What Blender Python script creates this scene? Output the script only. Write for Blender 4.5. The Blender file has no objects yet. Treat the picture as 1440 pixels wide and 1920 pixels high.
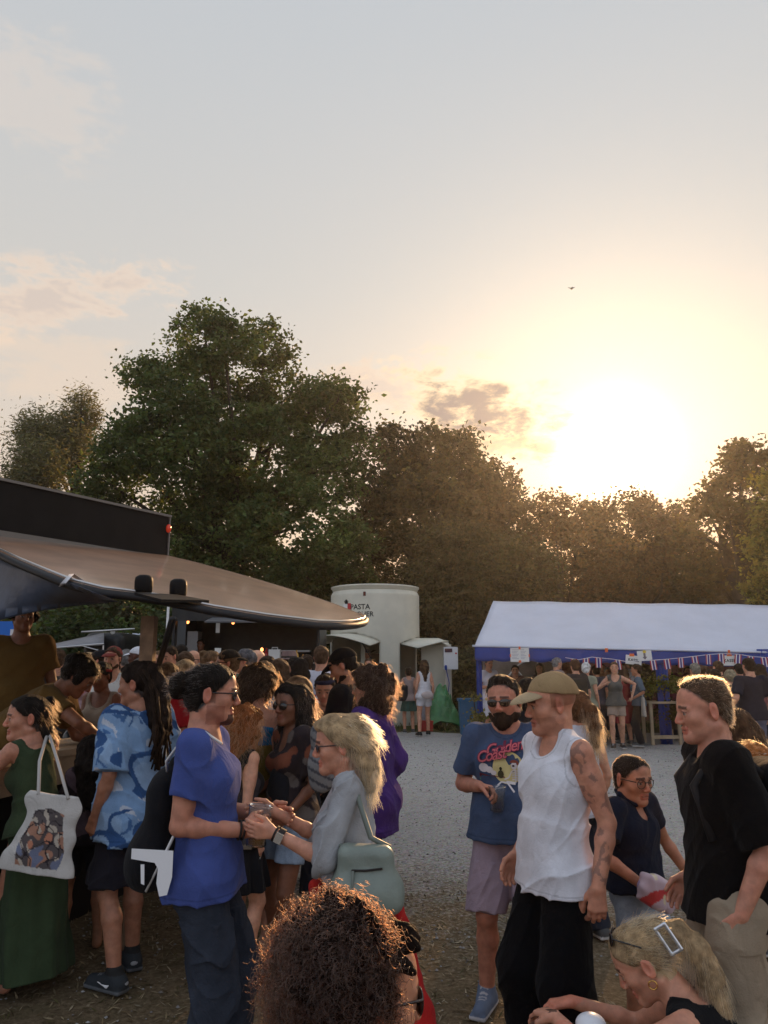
import bpy, math, random
import numpy as np
from mathutils import Vector, Matrix
random.seed(7)
rng = np.random.default_rng(7)
R_ = math.radians
SC = bpy.context.scene
COL = SC.collection

# ------------------------------------------------------------------ camera
CAM_H, FPX, PITCH = 1.66, 1442.0, R_(11.05)
cam_d = bpy.data.cameras.new('camera')
cam = bpy.data.objects.new('camera', cam_d)
COL.objects.link(cam)
cam.location = (0, 0, CAM_H)
cam.rotation_euler = (R_(90) + PITCH, 0, 0)
cam_d.sensor_fit = 'VERTICAL'
cam_d.sensor_height = 36.0
cam_d.sensor_width = 27.0
cam_d.lens = 36.0 * FPX / 1920.0
cam_d.clip_start = 0.05
cam_d.clip_end = 3000
SC.camera = cam

def ray(px, py):
    a, b = (px - 720) / FPX, (960 - py) / FPX
    c, s = math.cos(PITCH), math.sin(PITCH)
    return np.array([a, c - b * s, s + b * c])

def at(px, py, d):
    """world point seen at a pixel of the 1440x1920 photograph, d metres ahead"""
    r = ray(px, py)
    return np.array([0, 0, CAM_H]) + r * (d / r[1])

# ------------------------------------------------------------------ node helpers
class NT:
    def __init__(s, nt): s.t = nt; s.n = nt.nodes; s.l = nt.links
    def node(s, kind, **kw):
        n = s.n.new(kind)
        for k, v in kw.items(): setattr(n, k, v)
        return n
    def put(s, sock, v):
        if isinstance(v, bpy.types.NodeSocket): s.l.new(v, sock)
        elif isinstance(v, (tuple, list)) and len(v) == 3 and sock.type == 'RGBA': sock.default_value = (*v, 1)
        else: sock.default_value = v
    def m(s, op, a, b=None, c=None, clamp=False):
        n = s.node('ShaderNodeMath', operation=op, use_clamp=clamp)
        for i, v in enumerate((a, b, c)):
            if v is not None: s.put(n.inputs[i], v)
        return n.outputs[0]
    def vm(s, op, a, b=None):
        n = s.node('ShaderNodeVectorMath', operation=op)
        s.put(n.inputs[0], a)
        if b is not None: s.put(n.inputs[1], b)
        return n.outputs['Value'] if op in ('DOT_PRODUCT', 'LENGTH') else n.outputs[0]
    def mix(s, f, a, b, blend='MIX'):
        n = s.node('ShaderNodeMix', data_type='RGBA', blend_type=blend)
        s.put(n.inputs[0], f); s.put(n.inputs[6], a); s.put(n.inputs[7], b)
        return n.outputs[2]
    def ramp(s, f, stops):
        n = s.node('ShaderNodeValToRGB')
        e = n.color_ramp.elements
        while len(e) < len(stops): e.new(0.5)
        for i, (p, c) in enumerate(stops):
            e[i].position = p; e[i].color = (*c, 1) if len(c) == 3 else c
        s.put(n.inputs[0], f)
        return n.outputs[0]
    def noise(s, vec, scale, detail=4, rough=.55, dist=0.0):
        n = s.node('ShaderNodeTexNoise')
        if vec is not None: s.put(n.inputs['Vector'], vec)
        n.inputs['Scale'].default_value = scale; n.inputs['Detail'].default_value = detail
        n.inputs['Roughness'].default_value = rough; n.inputs['Distortion'].default_value = dist
        return n.outputs['Fac']
    def smooth(s, v, lo, hi):
        n = s.node('ShaderNodeMapRange', interpolation_type='SMOOTHSTEP')
        s.put(n.inputs[0], v); n.inputs[1].default_value = lo; n.inputs[2].default_value = hi
        return n.outputs[0]

# ------------------------------------------------------------------ sky
SUN_R = ray(1152, 838); SUN_R = SUN_R / np.linalg.norm(SUN_R)
SUN_EL = math.asin(SUN_R[2]); SUN_AZ = math.atan2(SUN_R[0], SUN_R[1])
W = bpy.data.worlds.new('World'); SC.world = W; W.use_nodes = True
n = NT(W.node_tree); n.n.clear()
out = n.node('ShaderNodeOutputWorld'); bg = n.node('ShaderNodeBackground')
bg.inputs['Strength'].default_value = 0.1
n.l.new(bg.outputs[0], out.inputs[0])
sky = n.node('ShaderNodeTexSky', sky_type='NISHITA', sun_disc=False)
sky.sun_elevation = SUN_EL; sky.sun_rotation = SUN_AZ
sky.air_density = 1.4; sky.dust_density = 3.0; sky.ozone_density = 1.2
tc = n.node('ShaderNodeTexCoord').outputs['Generated']
dirv = n.vm('NORMALIZE', tc)
sep = n.node('ShaderNodeSeparateXYZ'); n.put(sep.inputs[0], dirv)
zc = n.m('MAXIMUM', sep.outputs[2], 0.0)
sund = tuple(float(v) for v in SUN_R)
md = n.m('MAXIMUM', n.vm('DOT_PRODUCT', dirv, sund), 0.0)
hz = tuple(float(v) for v in (math.sin(SUN_AZ), math.cos(SUN_AZ), 0))
toward = n.m('MULTIPLY_ADD', n.vm('DOT_PRODUCT', dirv, hz), .5, .5)
warm = n.ramp(zc, [(0, (.78, .53, .34)), (.12, (.78, .575, .42)), (.27, (.70, .60, .51)), (.45, (.60, .58, .55)), (.7, (.53, .555, .58)), (1, (.52, .58, .66))])
cool = n.ramp(zc, [(0, (.80, .74, .74)), (.2, (.73, .78, .90)), (.5, (.62, .69, .84)), (1, (.52, .58, .68))])
haze_c = n.mix(n.smooth(toward, .25, .8), cool, warm)
haze_c = n.mix(1.0, haze_c, (10, 10, 10), 'MULTIPLY')
base = n.mix(.90, sky.outputs[0], haze_c)
az = n.m('ARCTAN2', sep.outputs[0], sep.outputs[1]); el = n.m('ARCSINE', sep.outputs[2])
def cloud(base, px, py, wpx, hpx, lit, core, scale, gain=1.0, tilt=0.0):
    r = ray(px, py); r = r / np.linalg.norm(r)
    a0, e0 = math.atan2(r[0], r[1]), math.asin(r[2])
    du = n.m('SUBTRACT', az, a0); dv = n.m('SUBTRACT', el, e0)
    dv = n.m('MULTIPLY_ADD', du, tilt, dv)
    u = n.m('DIVIDE', du, wpx / FPX); v = n.m('DIVIDE', dv, hpx / FPX)
    r2 = n.m('ADD', n.m('MULTIPLY', u, u), n.m('MULTIPLY', v, v))
    fall = n.m('SUBTRACT', 1.0, n.m('SQRT', r2))
    sv = n.vm('MULTIPLY', dirv, (1.0, 1.0, 2.2))
    nz = n.noise(sv, scale, 7, .62, .25)
    dens = n.m('MULTIPLY_ADD', n.m('SUBTRACT', nz, .5), 3.0, n.m('MULTIPLY_ADD', fall, .9, .08))
    al = n.m('MULTIPLY', n.smooth(dens, .0, .75), gain)
    al = n.m('MULTIPLY', al, n.smooth(fall, -.35, .1))
    cc = n.mix(n.smooth(dens, .3, .95), lit, core)
    return n.mix(al, base, cc)
base = cloud(base, 40, 180, 190, 105, (8.0, 6.6, 5.4), (7.4, 6.2, 5.3), 18, .32)
base = cloud(base, 60, 560, 270, 70, (9.2, 6.9, 5.1), (6.6, 5.3, 4.5), 22, .62, -.25)
base = cloud(base, 690, 722, 150, 50, (8.8, 6.6, 4.7), (7.2, 5.7, 4.7), 24, .6)
base = cloud(base, 900, 770, 200, 95, (10.2, 7.6, 4.6), (3.4, 2.8, 2.6), 22, 1.0, .25)
base = cloud(base, 960, 835, 120, 22, (9.0, 6.2, 3.4), (5.6, 4.2, 3.0), 30, .7)
base = cloud(base, 130, 700, 260, 70, (9.0, 6.7, 4.7), (8.4, 6.4, 4.8), 14, .35)
g1 = n.m('ADD', n.m('MULTIPLY', n.m('POWER', md, 1300.0), 60.0), n.m('MULTIPLY', n.m('POWER', md, 320.0), 1.3))
g2 = n.m('MULTIPLY', n.m('POWER', md, 60.0), 1.7)
glow = n.mix(1.0, n.mix(1.0, (1, .93, .70), g1, 'MULTIPLY'), n.mix(1.0, (1, .66, .30), g2, 'MULTIPLY'), 'ADD')
n.put(bg.inputs['Color'], n.mix(1.0, base, glow, 'ADD'))

# ------------------------------------------------------------------ sun, exposure
sl = bpy.data.lights.new('sun', 'SUN'); so = bpy.data.objects.new('sun', sl); COL.objects.link(so)
sl.energy = 4.4; sl.angle = R_(2.0); sl.color = (1.0, .58, .27)
so.rotation_euler = Vector([-v for v in SUN_R]).to_track_quat('-Z', 'Y').to_euler()
so.location = (10, 20, 12)
vs = SC.view_settings
vs.view_transform = 'Standard'; vs.look = 'None'; vs.gamma = 1; vs.exposure = 0.15; vs.use_curve_mapping = False
SC.cycles.use_denoising = True
SC.cycles.max_bounces = 6; SC.cycles.diffuse_bounces = 3; SC.cycles.glossy_bounces = 3
SC.cycles.transmission_bounces = 4; SC.cycles.transparent_max_bounces = 8
SC.cycles.sample_clamp_indirect = 4

# ------------------------------------------------------------------ materials
MATS = {}
def pmat(name, color=None, rough=.8, metal=0.0, spec=.3, bump=0.0, bscale=60, var=0.0, vscale=6, attr=False,
         trans=0.0, sss=0.0, fold=0.0, sheen=0.0, coat=0.0, alpha=None, emit=None, ior=None, stretch=None):
    key = name
    if key in MATS: return MATS[key]
    m = bpy.data.materials.new(name); m.use_nodes = True
    t = NT(m.node_tree); b = t.n['Principled BSDF']
    tcn = t.node('ShaderNodeTexCoord').outputs['Object']
    if attr:
        a = t.node('ShaderNodeAttribute', attribute_name='Col'); c = a.outputs['Color']
    else:
        rgb = t.node('ShaderNodeRGB'); rgb.outputs[0].default_value = (*color, 1); c = rgb.outputs[0]
    if var:
        f = t.noise(tcn, vscale, 5, .6)
        lo = t.mix(1.0, c, (1 - var,) * 3, 'MULTIPLY'); hi = t.mix(1.0, c, (1 + var,) * 3, 'MULTIPLY')
        c = t.mix(t.smooth(f, .3, .7), lo, hi)
    t.put(b.inputs['Base Color'], c)
    b.inputs['Roughness'].default_value = rough; b.inputs['Metallic'].default_value = metal
    b.inputs['Specular IOR Level'].default_value = spec
    if sheen: b.inputs['Sheen Weight'].default_value = sheen
    if coat: b.inputs['Coat Weight'].default_value = coat; b.inputs['Coat Roughness'].default_value = .12
    if sss:
        b.inputs['Subsurface Weight'].default_value = sss; b.inputs['Subsurface Radius'].default_value = (.9, .35, .2)
        b.inputs['Subsurface Scale'].default_value = .012
    if trans: b.inputs['Transmission Weight'].default_value = trans
    if ior: b.inputs['IOR'].default_value = ior
    if emit:
        b.inputs['Emission Color'].default_value = (*emit[0], 1); b.inputs['Emission Strength'].default_value = emit[1]
    if bump:
        v = tcn
        if stretch: v = t.vm('MULTIPLY', tcn, stretch)
        bn = t.node('ShaderNodeBump'); bn.inputs['Strength'].default_value = bump; bn.inputs['Distance'].default_value = .02
        t.put(bn.inputs['Height'], t.noise(v, bscale, 6, .6)); t.put(b.inputs['Normal'], bn.outputs[0])
        if fold:   # soft creases of hanging cloth
            fv = t.vm('MULTIPLY', tcn, (1.0, 1.0, .7)); b2 = t.node('ShaderNodeBump'); b2.inputs['Strength'].default_value = fold; b2.inputs['Distance'].default_value = .03
            f1 = t.noise(fv, 7, 2, .5, 1.2); f1 = t.m('ABSOLUTE', t.m('SUBTRACT', f1, .5)); f2 = t.noise(fv, 15, 2, .5, .8); f2 = t.m('ABSOLUTE', t.m('SUBTRACT', f2, .5))
            t.put(b2.inputs['Height'], t.m('ADD', t.m('MINIMUM', f1, .12), t.m('MULTIPLY', t.m('MINIMUM', f2, .1), .5))); t.l.new(bn.outputs[0], b2.inputs['Normal']); t.put(b.inputs['Normal'], b2.outputs[0])
    MATS[key] = m
    return m

def leafmat(name, var=.35, attr=True, transl=.45, tcol=(1.5, 1.35, .6)):
    if name in MATS: return MATS[name]
    m = bpy.data.materials.new(name); m.use_nodes = True
    t = NT(m.node_tree); t.n.clear()
    o = t.node('ShaderNodeOutputMaterial')
    c = t.node('ShaderNodeAttribute', attribute_name='Col').outputs['Color']
    d = t.node('ShaderNodeBsdfPrincipled'); t.put(d.inputs['Base Color'], c); d.inputs['Roughness'].default_value = .55
    d.inputs['Specular IOR Level'].default_value = .25
    tr = t.node('ShaderNodeBsdfTranslucent'); t.put(tr.inputs[0], t.mix(1.0, c, tcol, 'MULTIPLY'))
    mx = t.node('ShaderNodeMixShader'); mx.inputs[0].default_value = transl
    t.l.new(d.outputs[0], mx.inputs[1]); t.l.new(tr.outputs[0], mx.inputs[2]); t.l.new(mx.outputs[0], o.inputs[0])
    MATS[name] = m
    return m

def hairmat(name, rough=.35):
    if name in MATS: return MATS[name]
    m = bpy.data.materials.new(name); m.use_nodes = True
    t = NT(m.node_tree); t.n.clear()
    o = t.node('ShaderNodeOutputMaterial')
    h = t.node('ShaderNodeBsdfHairPrincipled')
    try: h.parametrization = 'COLOR'
    except Exception: pass
    c = t.node('ShaderNodeAttribute', attribute_name='Col').outputs['Color']
    t.put(h.inputs['Color'], c)
    h.inputs['Roughness'].default_value = rough
    t.l.new(h.outputs[0], o.inputs[0])
    MATS[name] = m
    return m

SKIN = pmat('skin', attr=True, rough=.5, spec=.35, bump=.08, bscale=220, var=.15, vscale=26, sss=.25)
CLOTH = pmat('cloth', attr=True, rough=.92, spec=.07, bump=.25, bscale=160, var=.10, vscale=9, sheen=.04, fold=.5)
DENIM = pmat('denim', attr=True, rough=.9, spec=.12, fold=.6, bump=.35, bscale=160, var=.28, vscale=7)
HAIRM = pmat('hair_mass', attr=True, rough=.6, spec=.08, bump=.9, bscale=38, var=.35, vscale=30, stretch=(3, 3, .6))
STRAND = hairmat('hair_strand')
SHOEM = pmat('shoe', attr=True, rough=.75, spec=.2, bump=.2, bscale=60)
PLAST = pmat('plastic', attr=True, rough=.3, spec=.5)

# ------------------------------------------------------------------ mesh helpers
def link(o, parent=None):
    COL.objects.link(o)
    if parent is not None: o.parent = parent
    return o

def mesh_np(name, V, F, mat, cols=None, parent=None, smooth=True):
    """V (n,3), F list of (k,m) int arrays"""
    me = bpy.data.meshes.new(name)
    if not isinstance(F, list): F = [F]
    F = [np.asarray(f, dtype=np.int32) for f in F if len(f)]
    nl = sum(f.size for f in F); nf = sum(len(f) for f in F)
    me.vertices.add(len(V)); me.vertices.foreach_set('co', np.ascontiguousarray(V, dtype=np.float32).ravel())
    me.loops.add(nl); me.polygons.add(nf)
    me.loops.foreach_set('vertex_index', np.concatenate([f.ravel() for f in F]) if F else np.zeros(0, np.int32))
    tot = np.concatenate([np.full(len(f), f.shape[1], np.int32) for f in F])
    st = np.concatenate([[0], np.cumsum(tot)[:-1]]).astype(np.int32)
    me.polygons.foreach_set('loop_start', st)
    me.polygons.foreach_set('use_smooth', np.full(nf, smooth, bool))
    me.update(calc_edges=True)
    if cols is not None:
        cols = np.asarray(cols, dtype=np.float32)
        if cols.ndim == 1: cols = np.tile(cols[None, :], (len(V), 1))
        a = me.color_attributes.new('Col', 'FLOAT_COLOR', 'POINT')
        a.data.foreach_set('color', np.concatenate([cols, np.ones((len(V), 1), np.float32)], 1).ravel())
    me.materials.append(mat)
    o = bpy.data.objects.new(name, me)
    return link(o, parent)

class MB:
    """collects boxes, tubes, prisms and sheets; builds ONE mesh object"""
    def __init__(s): s.v = []; s.f = []; s.c = []
    def add(s, V, F, col=None):
        o = len(s.v)
        s.v.extend([tuple(map(float, v)) for v in V]); s.f.extend([tuple(i + o for i in f) for f in F])
        s.c.extend([col or (.5, .5, .5)] * len(V)); return s
    def box(s, lo, hi, M=None, col=None):
        x0, y0, z0 = lo; x1, y1, z1 = hi
        V = [(x0, y0, z0), (x1, y0, z0), (x1, y1, z0), (x0, y1, z0), (x0, y0, z1), (x1, y0, z1), (x1, y1, z1), (x0, y1, z1)]
        if M is not None: V = [tuple(M @ Vector(v)) for v in V]
        return s.add(V, [(0, 3, 2, 1), (4, 5, 6, 7), (0, 1, 5, 4), (1, 2, 6, 5), (2, 3, 7, 6), (3, 0, 4, 7)], col)
    def tube(s, pts, r, seg=8, col=None, cap=True):
        pts = [np.array(p, float) for p in pts]; k = len(pts)
        rs = r if isinstance(r, (list, tuple, np.ndarray)) else [r] * k
        V = []; prev = None
        for i, p in enumerate(pts):
            t = pts[min(i + 1, k - 1)] - pts[max(i - 1, 0)]; t = t / (np.linalg.norm(t) + 1e-9)
            if prev is None:
                a = np.array([0, 0, 1.]) if abs(t[2]) < .9 else np.array([1., 0, 0])
                u = np.cross(t, a)
            else: u = prev - t * np.dot(prev, t)
            u /= np.linalg.norm(u) + 1e-9; prev = u; w = np.cross(t, u)
            for j in range(seg):
                an = 2 * math.pi * j / seg
                V.append(p + rs[i] * (u * math.cos(an) + w * math.sin(an)))
        F = [(i * seg + j, i * seg + (j + 1) % seg, (i + 1) * seg + (j + 1) % seg, (i + 1) * seg + j) for i in range(k - 1) for j in range(seg)]
        if cap: F += [tuple(range(seg))[::-1], tuple((k - 1) * seg + j for j in range(seg))]
        return s.add(V, F, col)
    def lathe(s, prof, c, seg=24, col=None, ax=None, a0=0, a1=None):
        full = a1 is None; a1 = a0 + 2 * math.pi if full else a1
        m = seg if full else seg + 1
        V = []
        for r, z in prof:
            for j in range(m):
                an = a0 + (a1 - a0) * j / seg
                p = np.array([r * math.cos(an), r * math.sin(an), z])
                if ax is not None: p = np.array(ax) @ p
                V.append(p + np.array(c))
        F = []
        for i in range(len(prof) - 1):
            for j in range(seg):
                j2 = (j + 1) % m if full else j + 1
                F.append((i * m + j, i * m + j2, (i + 1) * m + j2, (i + 1) * m + j))
        return s.add(V, F, col)
    def sheet(s, grid, col=None):
        """grid[i][j] of points"""
        ni, nj = len(grid), len(grid[0])
        V = [p for row in grid for p in row]
        F = [(i * nj + j, i * nj + j + 1, (i + 1) * nj + j + 1, (i + 1) * nj + j) for i in range(ni - 1) for j in range(nj - 1)]
        return s.add(V, F, col)
    def slab(s, top, th, col=None, nrm=(0, 0, -1)):
        """thick sheet from a grid: offset copy + rim"""
        ni, nj = len(top), len(top[0]); o = np.array(nrm, float) * th
        a = [np.array(p, float) for row in top for p in row]; b = [p + o for p in a]; N = len(a)
        F = [(i * nj + j, i * nj + j + 1, (i + 1) * nj + j + 1, (i + 1) * nj + j) for i in range(ni - 1) for j in range(nj - 1)]
        F += [tuple(N + q for q in f[::-1]) for f in F]
        rim = [j for j in range(nj)] + [i * nj + nj - 1 for i in range(1, ni)] + [(ni - 1) * nj + j for j in range(nj - 2, -1, -1)] + [i * nj for i in range(ni - 2, 0, -1)]
        for q in range(len(rim)):
            u, w = rim[q], rim[(q + 1) % len(rim)]
            F.append((w, u, N + u, N + w))
        return s.add(a + b, F, col)
    def build(s, name, mat, parent=None, smooth=False, world=True):
        V = np.array(s.v, np.float32)
        if parent is not None and world:
            V = V - np.array(parent.location, np.float32)
        fs = {}
        for f in s.f: fs.setdefault(len(f), []).append(f)
        return mesh_np(name, V, [np.array(q) for q in fs.values()], mat, np.array(s.c), parent, smooth)

def tag(o, label=None, cat=None, group=None, kind=None):
    if label: o['label'] = label
    if cat: o['category'] = cat
    if group: o['group'] = group
    if kind: o['kind'] = kind
    return o

def thing(name, label, cat, loc=(0, 0, 0), group=None):
    o = bpy.data.objects.new(name, None); COL.objects.link(o)
    o.location = tuple(float(v) for v in loc); o.empty_display_size = .1
    return tag(o, label, cat, group)

# ------------------------------------------------------------------ signed distance shapes
def v3(*a): return np.array(a, dtype=np.float32)
def rx(a): c, s = math.cos(a), math.sin(a); return np.array([[1, 0, 0], [0, c, -s], [0, s, c]], np.float32)
def ry(a): c, s = math.cos(a), math.sin(a); return np.array([[c, 0, s], [0, 1, 0], [-s, 0, c]], np.float32)
def rz(a): c, s = math.cos(a), math.sin(a); return np.array([[c, -s, 0], [s, c, 0], [0, 0, 1]], np.float32)

class Shape:
    def __init__(s): s.p = []
    def _a(s, f, op, k, lo, hi): s.p.append((f, op, k, np.minimum(lo, hi), np.maximum(lo, hi))); return s
    def cone(s, a, b, ra, rb, k=.02, op='+', cut=None, cut0=None):
        a = np.asarray(a, np.float32); b = np.asarray(b, np.float32); ab = b - a; L2 = float(ab @ ab) + 1e-9; L = math.sqrt(L2); d = ab / L
        def f(P):
            q = P - a
            t = (q @ ab) / L2
            tt = np.clip(t, 0, 1)
            w = q - tt[:, None] * ab
            r = np.sqrt((w * w).sum(1)) - (ra + (rb - ra) * tt)
            if cut is not None: r = np.maximum(r, (t - cut) * L)
            if cut0 is not None: r = np.maximum(r, (cut0 - t) * L)
            return r
        m = max(ra, rb)
        return s._a(f, op, k, np.minimum(a, b) - m, np.maximum(a, b) + m)
    def path(s, pts, rs, k=.02, op='+'):
        for i in range(len(pts) - 1): s.cone(pts[i], pts[i + 1], rs[i], rs[i + 1], k, op)
        return s
    def ell(s, c, r, R=None, k=.03, op='+'):
        c = np.asarray(c, np.float32); r = np.asarray(r, np.float32)
        def f(P):
            q = P - c
            if R is not None: q = q @ R
            a = q / r; k0 = np.sqrt((a * a).sum(1)) + 1e-6
            b = a / r; k1 = np.sqrt((b * b).sum(1)) + 1e-6
            return k0 * (k0 - 1) / k1
        m = float(r.max())
        return s._a(f, op, k, c - m, c + m)
    def frus(s, c, R, z0, z1, a0, a1, folds=0, famp=0.0, ph=0.0, k=.02, pw=1.0, op='+'):
        """elliptic frustum in frame (c,R): a0=(cx,cy,rx,ry) at z0, a1 at z1"""
        c = np.asarray(c, np.float32); a0 = np.asarray(a0, np.float32); a1 = np.asarray(a1, np.float32)
        def f(P):
            q = (P - c) @ R
            t = np.clip((q[:, 2] - z0) / (z1 - z0), 0, 1) ** pw
            e = a0[None] + (a1 - a0)[None] * t[:, None]
            x = (q[:, 0] - e[:, 0]) / e[:, 2]; y = (q[:, 1] - e[:, 1]) / e[:, 3]
            rr = np.sqrt(x * x + y * y) + 1e-6
            d = (rr - 1) * np.minimum(e[:, 2], e[:, 3])
            if folds:
                an = np.arctan2(y, x)
                d = d + famp * t * (np.sin(an * folds + ph + 2.0 * np.sin(q[:, 2] * 5 + an)) + .5 * np.sin(an * (folds * 2 + 1) + ph * 2))
            lo, hi = min(z0, z1), max(z0, z1)
            return np.maximum(d, np.maximum(lo - q[:, 2], q[:, 2] - hi))
        m = max(a0[2], a0[3], a1[2], a1[3]) + abs(famp) * 1.5
        pts = [c + R @ v3(x + sx * m, y + sy * m, z) for (x, y, z) in ((a0[0], a0[1], z0), (a1[0], a1[1], z1)) for sx in (-1, 1) for sy in (-1, 1)]
        return s._a(f, op, k, np.min(pts, 0), np.max(pts, 0))
    def rbox(s, c, h, R=None, r=.01, k=.01, op='+'):
        c = np.asarray(c, np.float32); h = np.asarray(h, np.float32)
        def f(P):
            q = P - c
            if R is not None: q = q @ R
            q = np.abs(q) - (h - r)
            return np.sqrt((np.maximum(q, 0) ** 2).sum(1)) + np.minimum(q.max(1), 0) - r
        m = float(np.linalg.norm(h))
        return s._a(f, op, k, c - m, c + m)
    def clip(s, nrm, c, k=.004):
        nrm = np.asarray(nrm, np.float32); nrm = nrm / np.linalg.norm(nrm); c = float(c)
        s.p.append((lambda P: P @ nrm - c, 'c', k, None, None)); return s
    def clipp(s, nrm, pt, k=.004):
        nrm = np.asarray(nrm, np.float32); nrm = nrm / np.linalg.norm(nrm)
        return s.clip(nrm, float(nrm @ np.asarray(pt, np.float32)), k)

def smin(a, b, k):
    h = np.maximum(k - np.abs(a - b), 0) / k
    return np.minimum(a, b) - h * h * (k * .25)
def smax(a, b, k):
    h = np.maximum(k - np.abs(a - b), 0) / k
    return np.maximum(a, b) + h * h * (k * .25)

_B = 8
_g = np.arange(_B + 1, dtype=np.float32)
_OFF = np.stack(np.meshgrid(_g, _g, _g, indexing='ij'), -1).reshape(-1, 3)
def mesh_sdf(shape, vox, disp=None, amp=0.0, slack=.015, box=None):
    """surface-nets polygonisation of a Shape on a sparse grid -> V, quads"""
    pr = shape.p
    adds = [p for p in pr if p[1] == '+']
    lo = np.min([p[3] for p in adds], 0) - amp - 2 * vox; hi = np.max([p[4] for p in adds], 0) + amp + 2 * vox
    if box is not None: lo = np.maximum(lo, box[0]); hi = np.minimum(hi, box[1])
    bs = _B * vox; nb = np.ceil((hi - lo) / bs).astype(int) + 1
    gi = np.stack(np.meshgrid(*[np.arange(k) for k in nb], indexing='ij'), -1).reshape(-1, 3)
    cen = (lo + (gi + .5) * bs).astype(np.float32)
    rad = bs * .87
    def op(a, b, o, k):
        if o == '+': return smin(a, b, k)
        return smax(a, -b, k) if o == '-' else smax(a, b, k)
    dp = []; dc = np.full(len(cen), 1e3, np.float32)
    for f, o, k, *_ in pr:
        d = f(cen); dp.append(d); dc = op(dc, d, o, k)
    keep = np.abs(dc) < rad + slack + amp
    gi = gi[keep]; dcK = dc[keep]; nk = len(gi)
    if nk == 0: return np.zeros((0, 3), np.float32), np.zeros((0, 4), np.int32)
    pts = ((lo + gi * bs)[:, None, :] + _OFF[None] * vox).astype(np.float32)
    n3 = (_B + 1) ** 3
    D = np.full((nk, n3), 1e3, np.float32)
    for (f, o, k, *_), d in zip(pr, dp):
        dk = d[keep]
        if o == '+': m = dk < np.maximum(dcK, 0) + 2 * rad + k + slack
        elif o == '-': m = dk < 2 * rad + k + slack
        else: m = dk > -2 * rad - k
        ix = np.nonzero(m)[0]
        if len(ix) == 0: continue
        D[ix] = op(D[ix], f(pts[ix].reshape(-1, 3)).reshape(len(ix), n3).astype(np.float32), o, k)
    if disp is not None: D = D + disp(pts.reshape(-1, 3)).reshape(nk, n3).astype(np.float32)
    Vv = D.reshape(nk, _B + 1, _B + 1, _B + 1)
    S = Vv < 0
    cnt = np.zeros((nk, _B, _B, _B), np.int8)
    for a in (0, 1):
        for b in (0, 1):
            for c in (0, 1): cnt += S[:, a:a + _B, b:b + _B, c:c + _B]
    act = (cnt > 0) & (cnt < 8)
    bi, ii, jj, kk = np.nonzero(act)
    M = len(bi)
    cv = np.empty((M, 2, 2, 2), np.float32)
    for a in (0, 1):
        for b in (0, 1):
            for c in (0, 1): cv[:, a, b, c] = Vv[bi, ii + a, jj + b, kk + c]
    acc = np.zeros((M, 3), np.float32); num = np.zeros(M, np.float32)
    for ax in range(3):
        for u in (0, 1):
            for w in (0, 1):
                i0 = [u, w]; i0.insert(ax, 0); i1 = [u, w]; i1.insert(ax, 1)
                a = cv[(slice(None), *i0)]; b = cv[(slice(None), *i1)]
                m = (a < 0) != (b < 0)
                t = np.where(m, a / np.where(m, a - b, 1), 0)
                p = np.tile(np.array(i0, np.float32), (M, 1)); p[:, ax] = t
                acc += p * m[:, None]; num += m
    loc = np.stack([ii, jj, kk], 1)
    gc = gi[bi] * _B + loc
    V = (lo + (gc + acc / num[:, None]) * vox).astype(np.float32)
    NN = (nb * _B + 2).astype(np.int64)
    lid = (gc[:, 0].astype(np.int64) * NN[1] + gc[:, 1]) * NN[2] + gc[:, 2]
    order = np.argsort(lid); sl_ = lid[order]
    def look(c):
        q = (c[:, 0].astype(np.int64) * NN[1] + c[:, 1]) * NN[2] + c[:, 2]
        p = np.searchsorted(sl_, q); p = np.clip(p, 0, M - 1)
        return np.where(sl_[p] == q, order[p], -1)
    Q = []
    for ax in range(3):
        i1 = [0, 0, 0]; i1[ax] = 1
        a = cv[:, 0, 0, 0]; b = cv[(slice(None), *i1)]
        m = np.nonzero((a < 0) != (b < 0))[0]
        if len(m) == 0: continue
        e1 = np.zeros(3, int); e2 = np.zeros(3, int); e1[(ax + 1) % 3] = 1; e2[(ax + 2) % 3] = 1
        c0 = gc[m]
        q = np.stack([m, look(c0 - e1), look(c0 - e1 - e2), look(c0 - e2)], 1)
        q = np.where((a[m] < 0)[:, None], q, q[:, ::-1])
        Q.append(q[(q >= 0).all(1)])
    return V, np.concatenate(Q).astype(np.int32)

def wrinkle(seed, amp, freq):
    r = np.random.default_rng(seed)
    K = r.normal(0, 1, (4, 3)).astype(np.float32) * freq; L = r.normal(0, 1, (4, 3)).astype(np.float32) * freq * .7; ph = r.uniform(0, 6, (4, 2))
    def f(P):
        o = 0
        for i in range(4): o = o + np.sin(P @ K[i] + ph[i, 0] + 1.6 * np.sin(P @ L[i] + ph[i, 1]))
        return amp * .5 * o
    return f
def nfield(seed, freq):
    g = wrinkle(seed, 1.0, freq)
    return lambda P: g(np.asarray(P, np.float32))
# ------------------------------------------------------------------ people
def nrm(v): v = np.asarray(v, np.float32); return v / (np.linalg.norm(v) + 1e-9)
def ik(a, t, l1, l2, pole):
    d = t - a; L = float(np.linalg.norm(d)); mx = (l1 + l2) * .997
    if L > mx: t = a + d / L * mx; d = t - a; L = mx
    L = max(L, abs(l1 - l2) + .02)
    x = (l1 * l1 - l2 * l2 + L * L) / (2 * L); h = math.sqrt(max(l1 * l1 - x * x, 0))
    e = nrm(d); pl = np.asarray(pole, np.float32); pl = pl - e * (pl @ e)
    return a + e * x + nrm(pl) * h, t

SK = dict(pale=(.60, .37, .27), light=(.52, .30, .21), tan=(.42, .22, .14), olive=(.34, .18, .11), brown=(.20, .095, .055), dark=(.10, .045, .028))
PEOPLE = []

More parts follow.
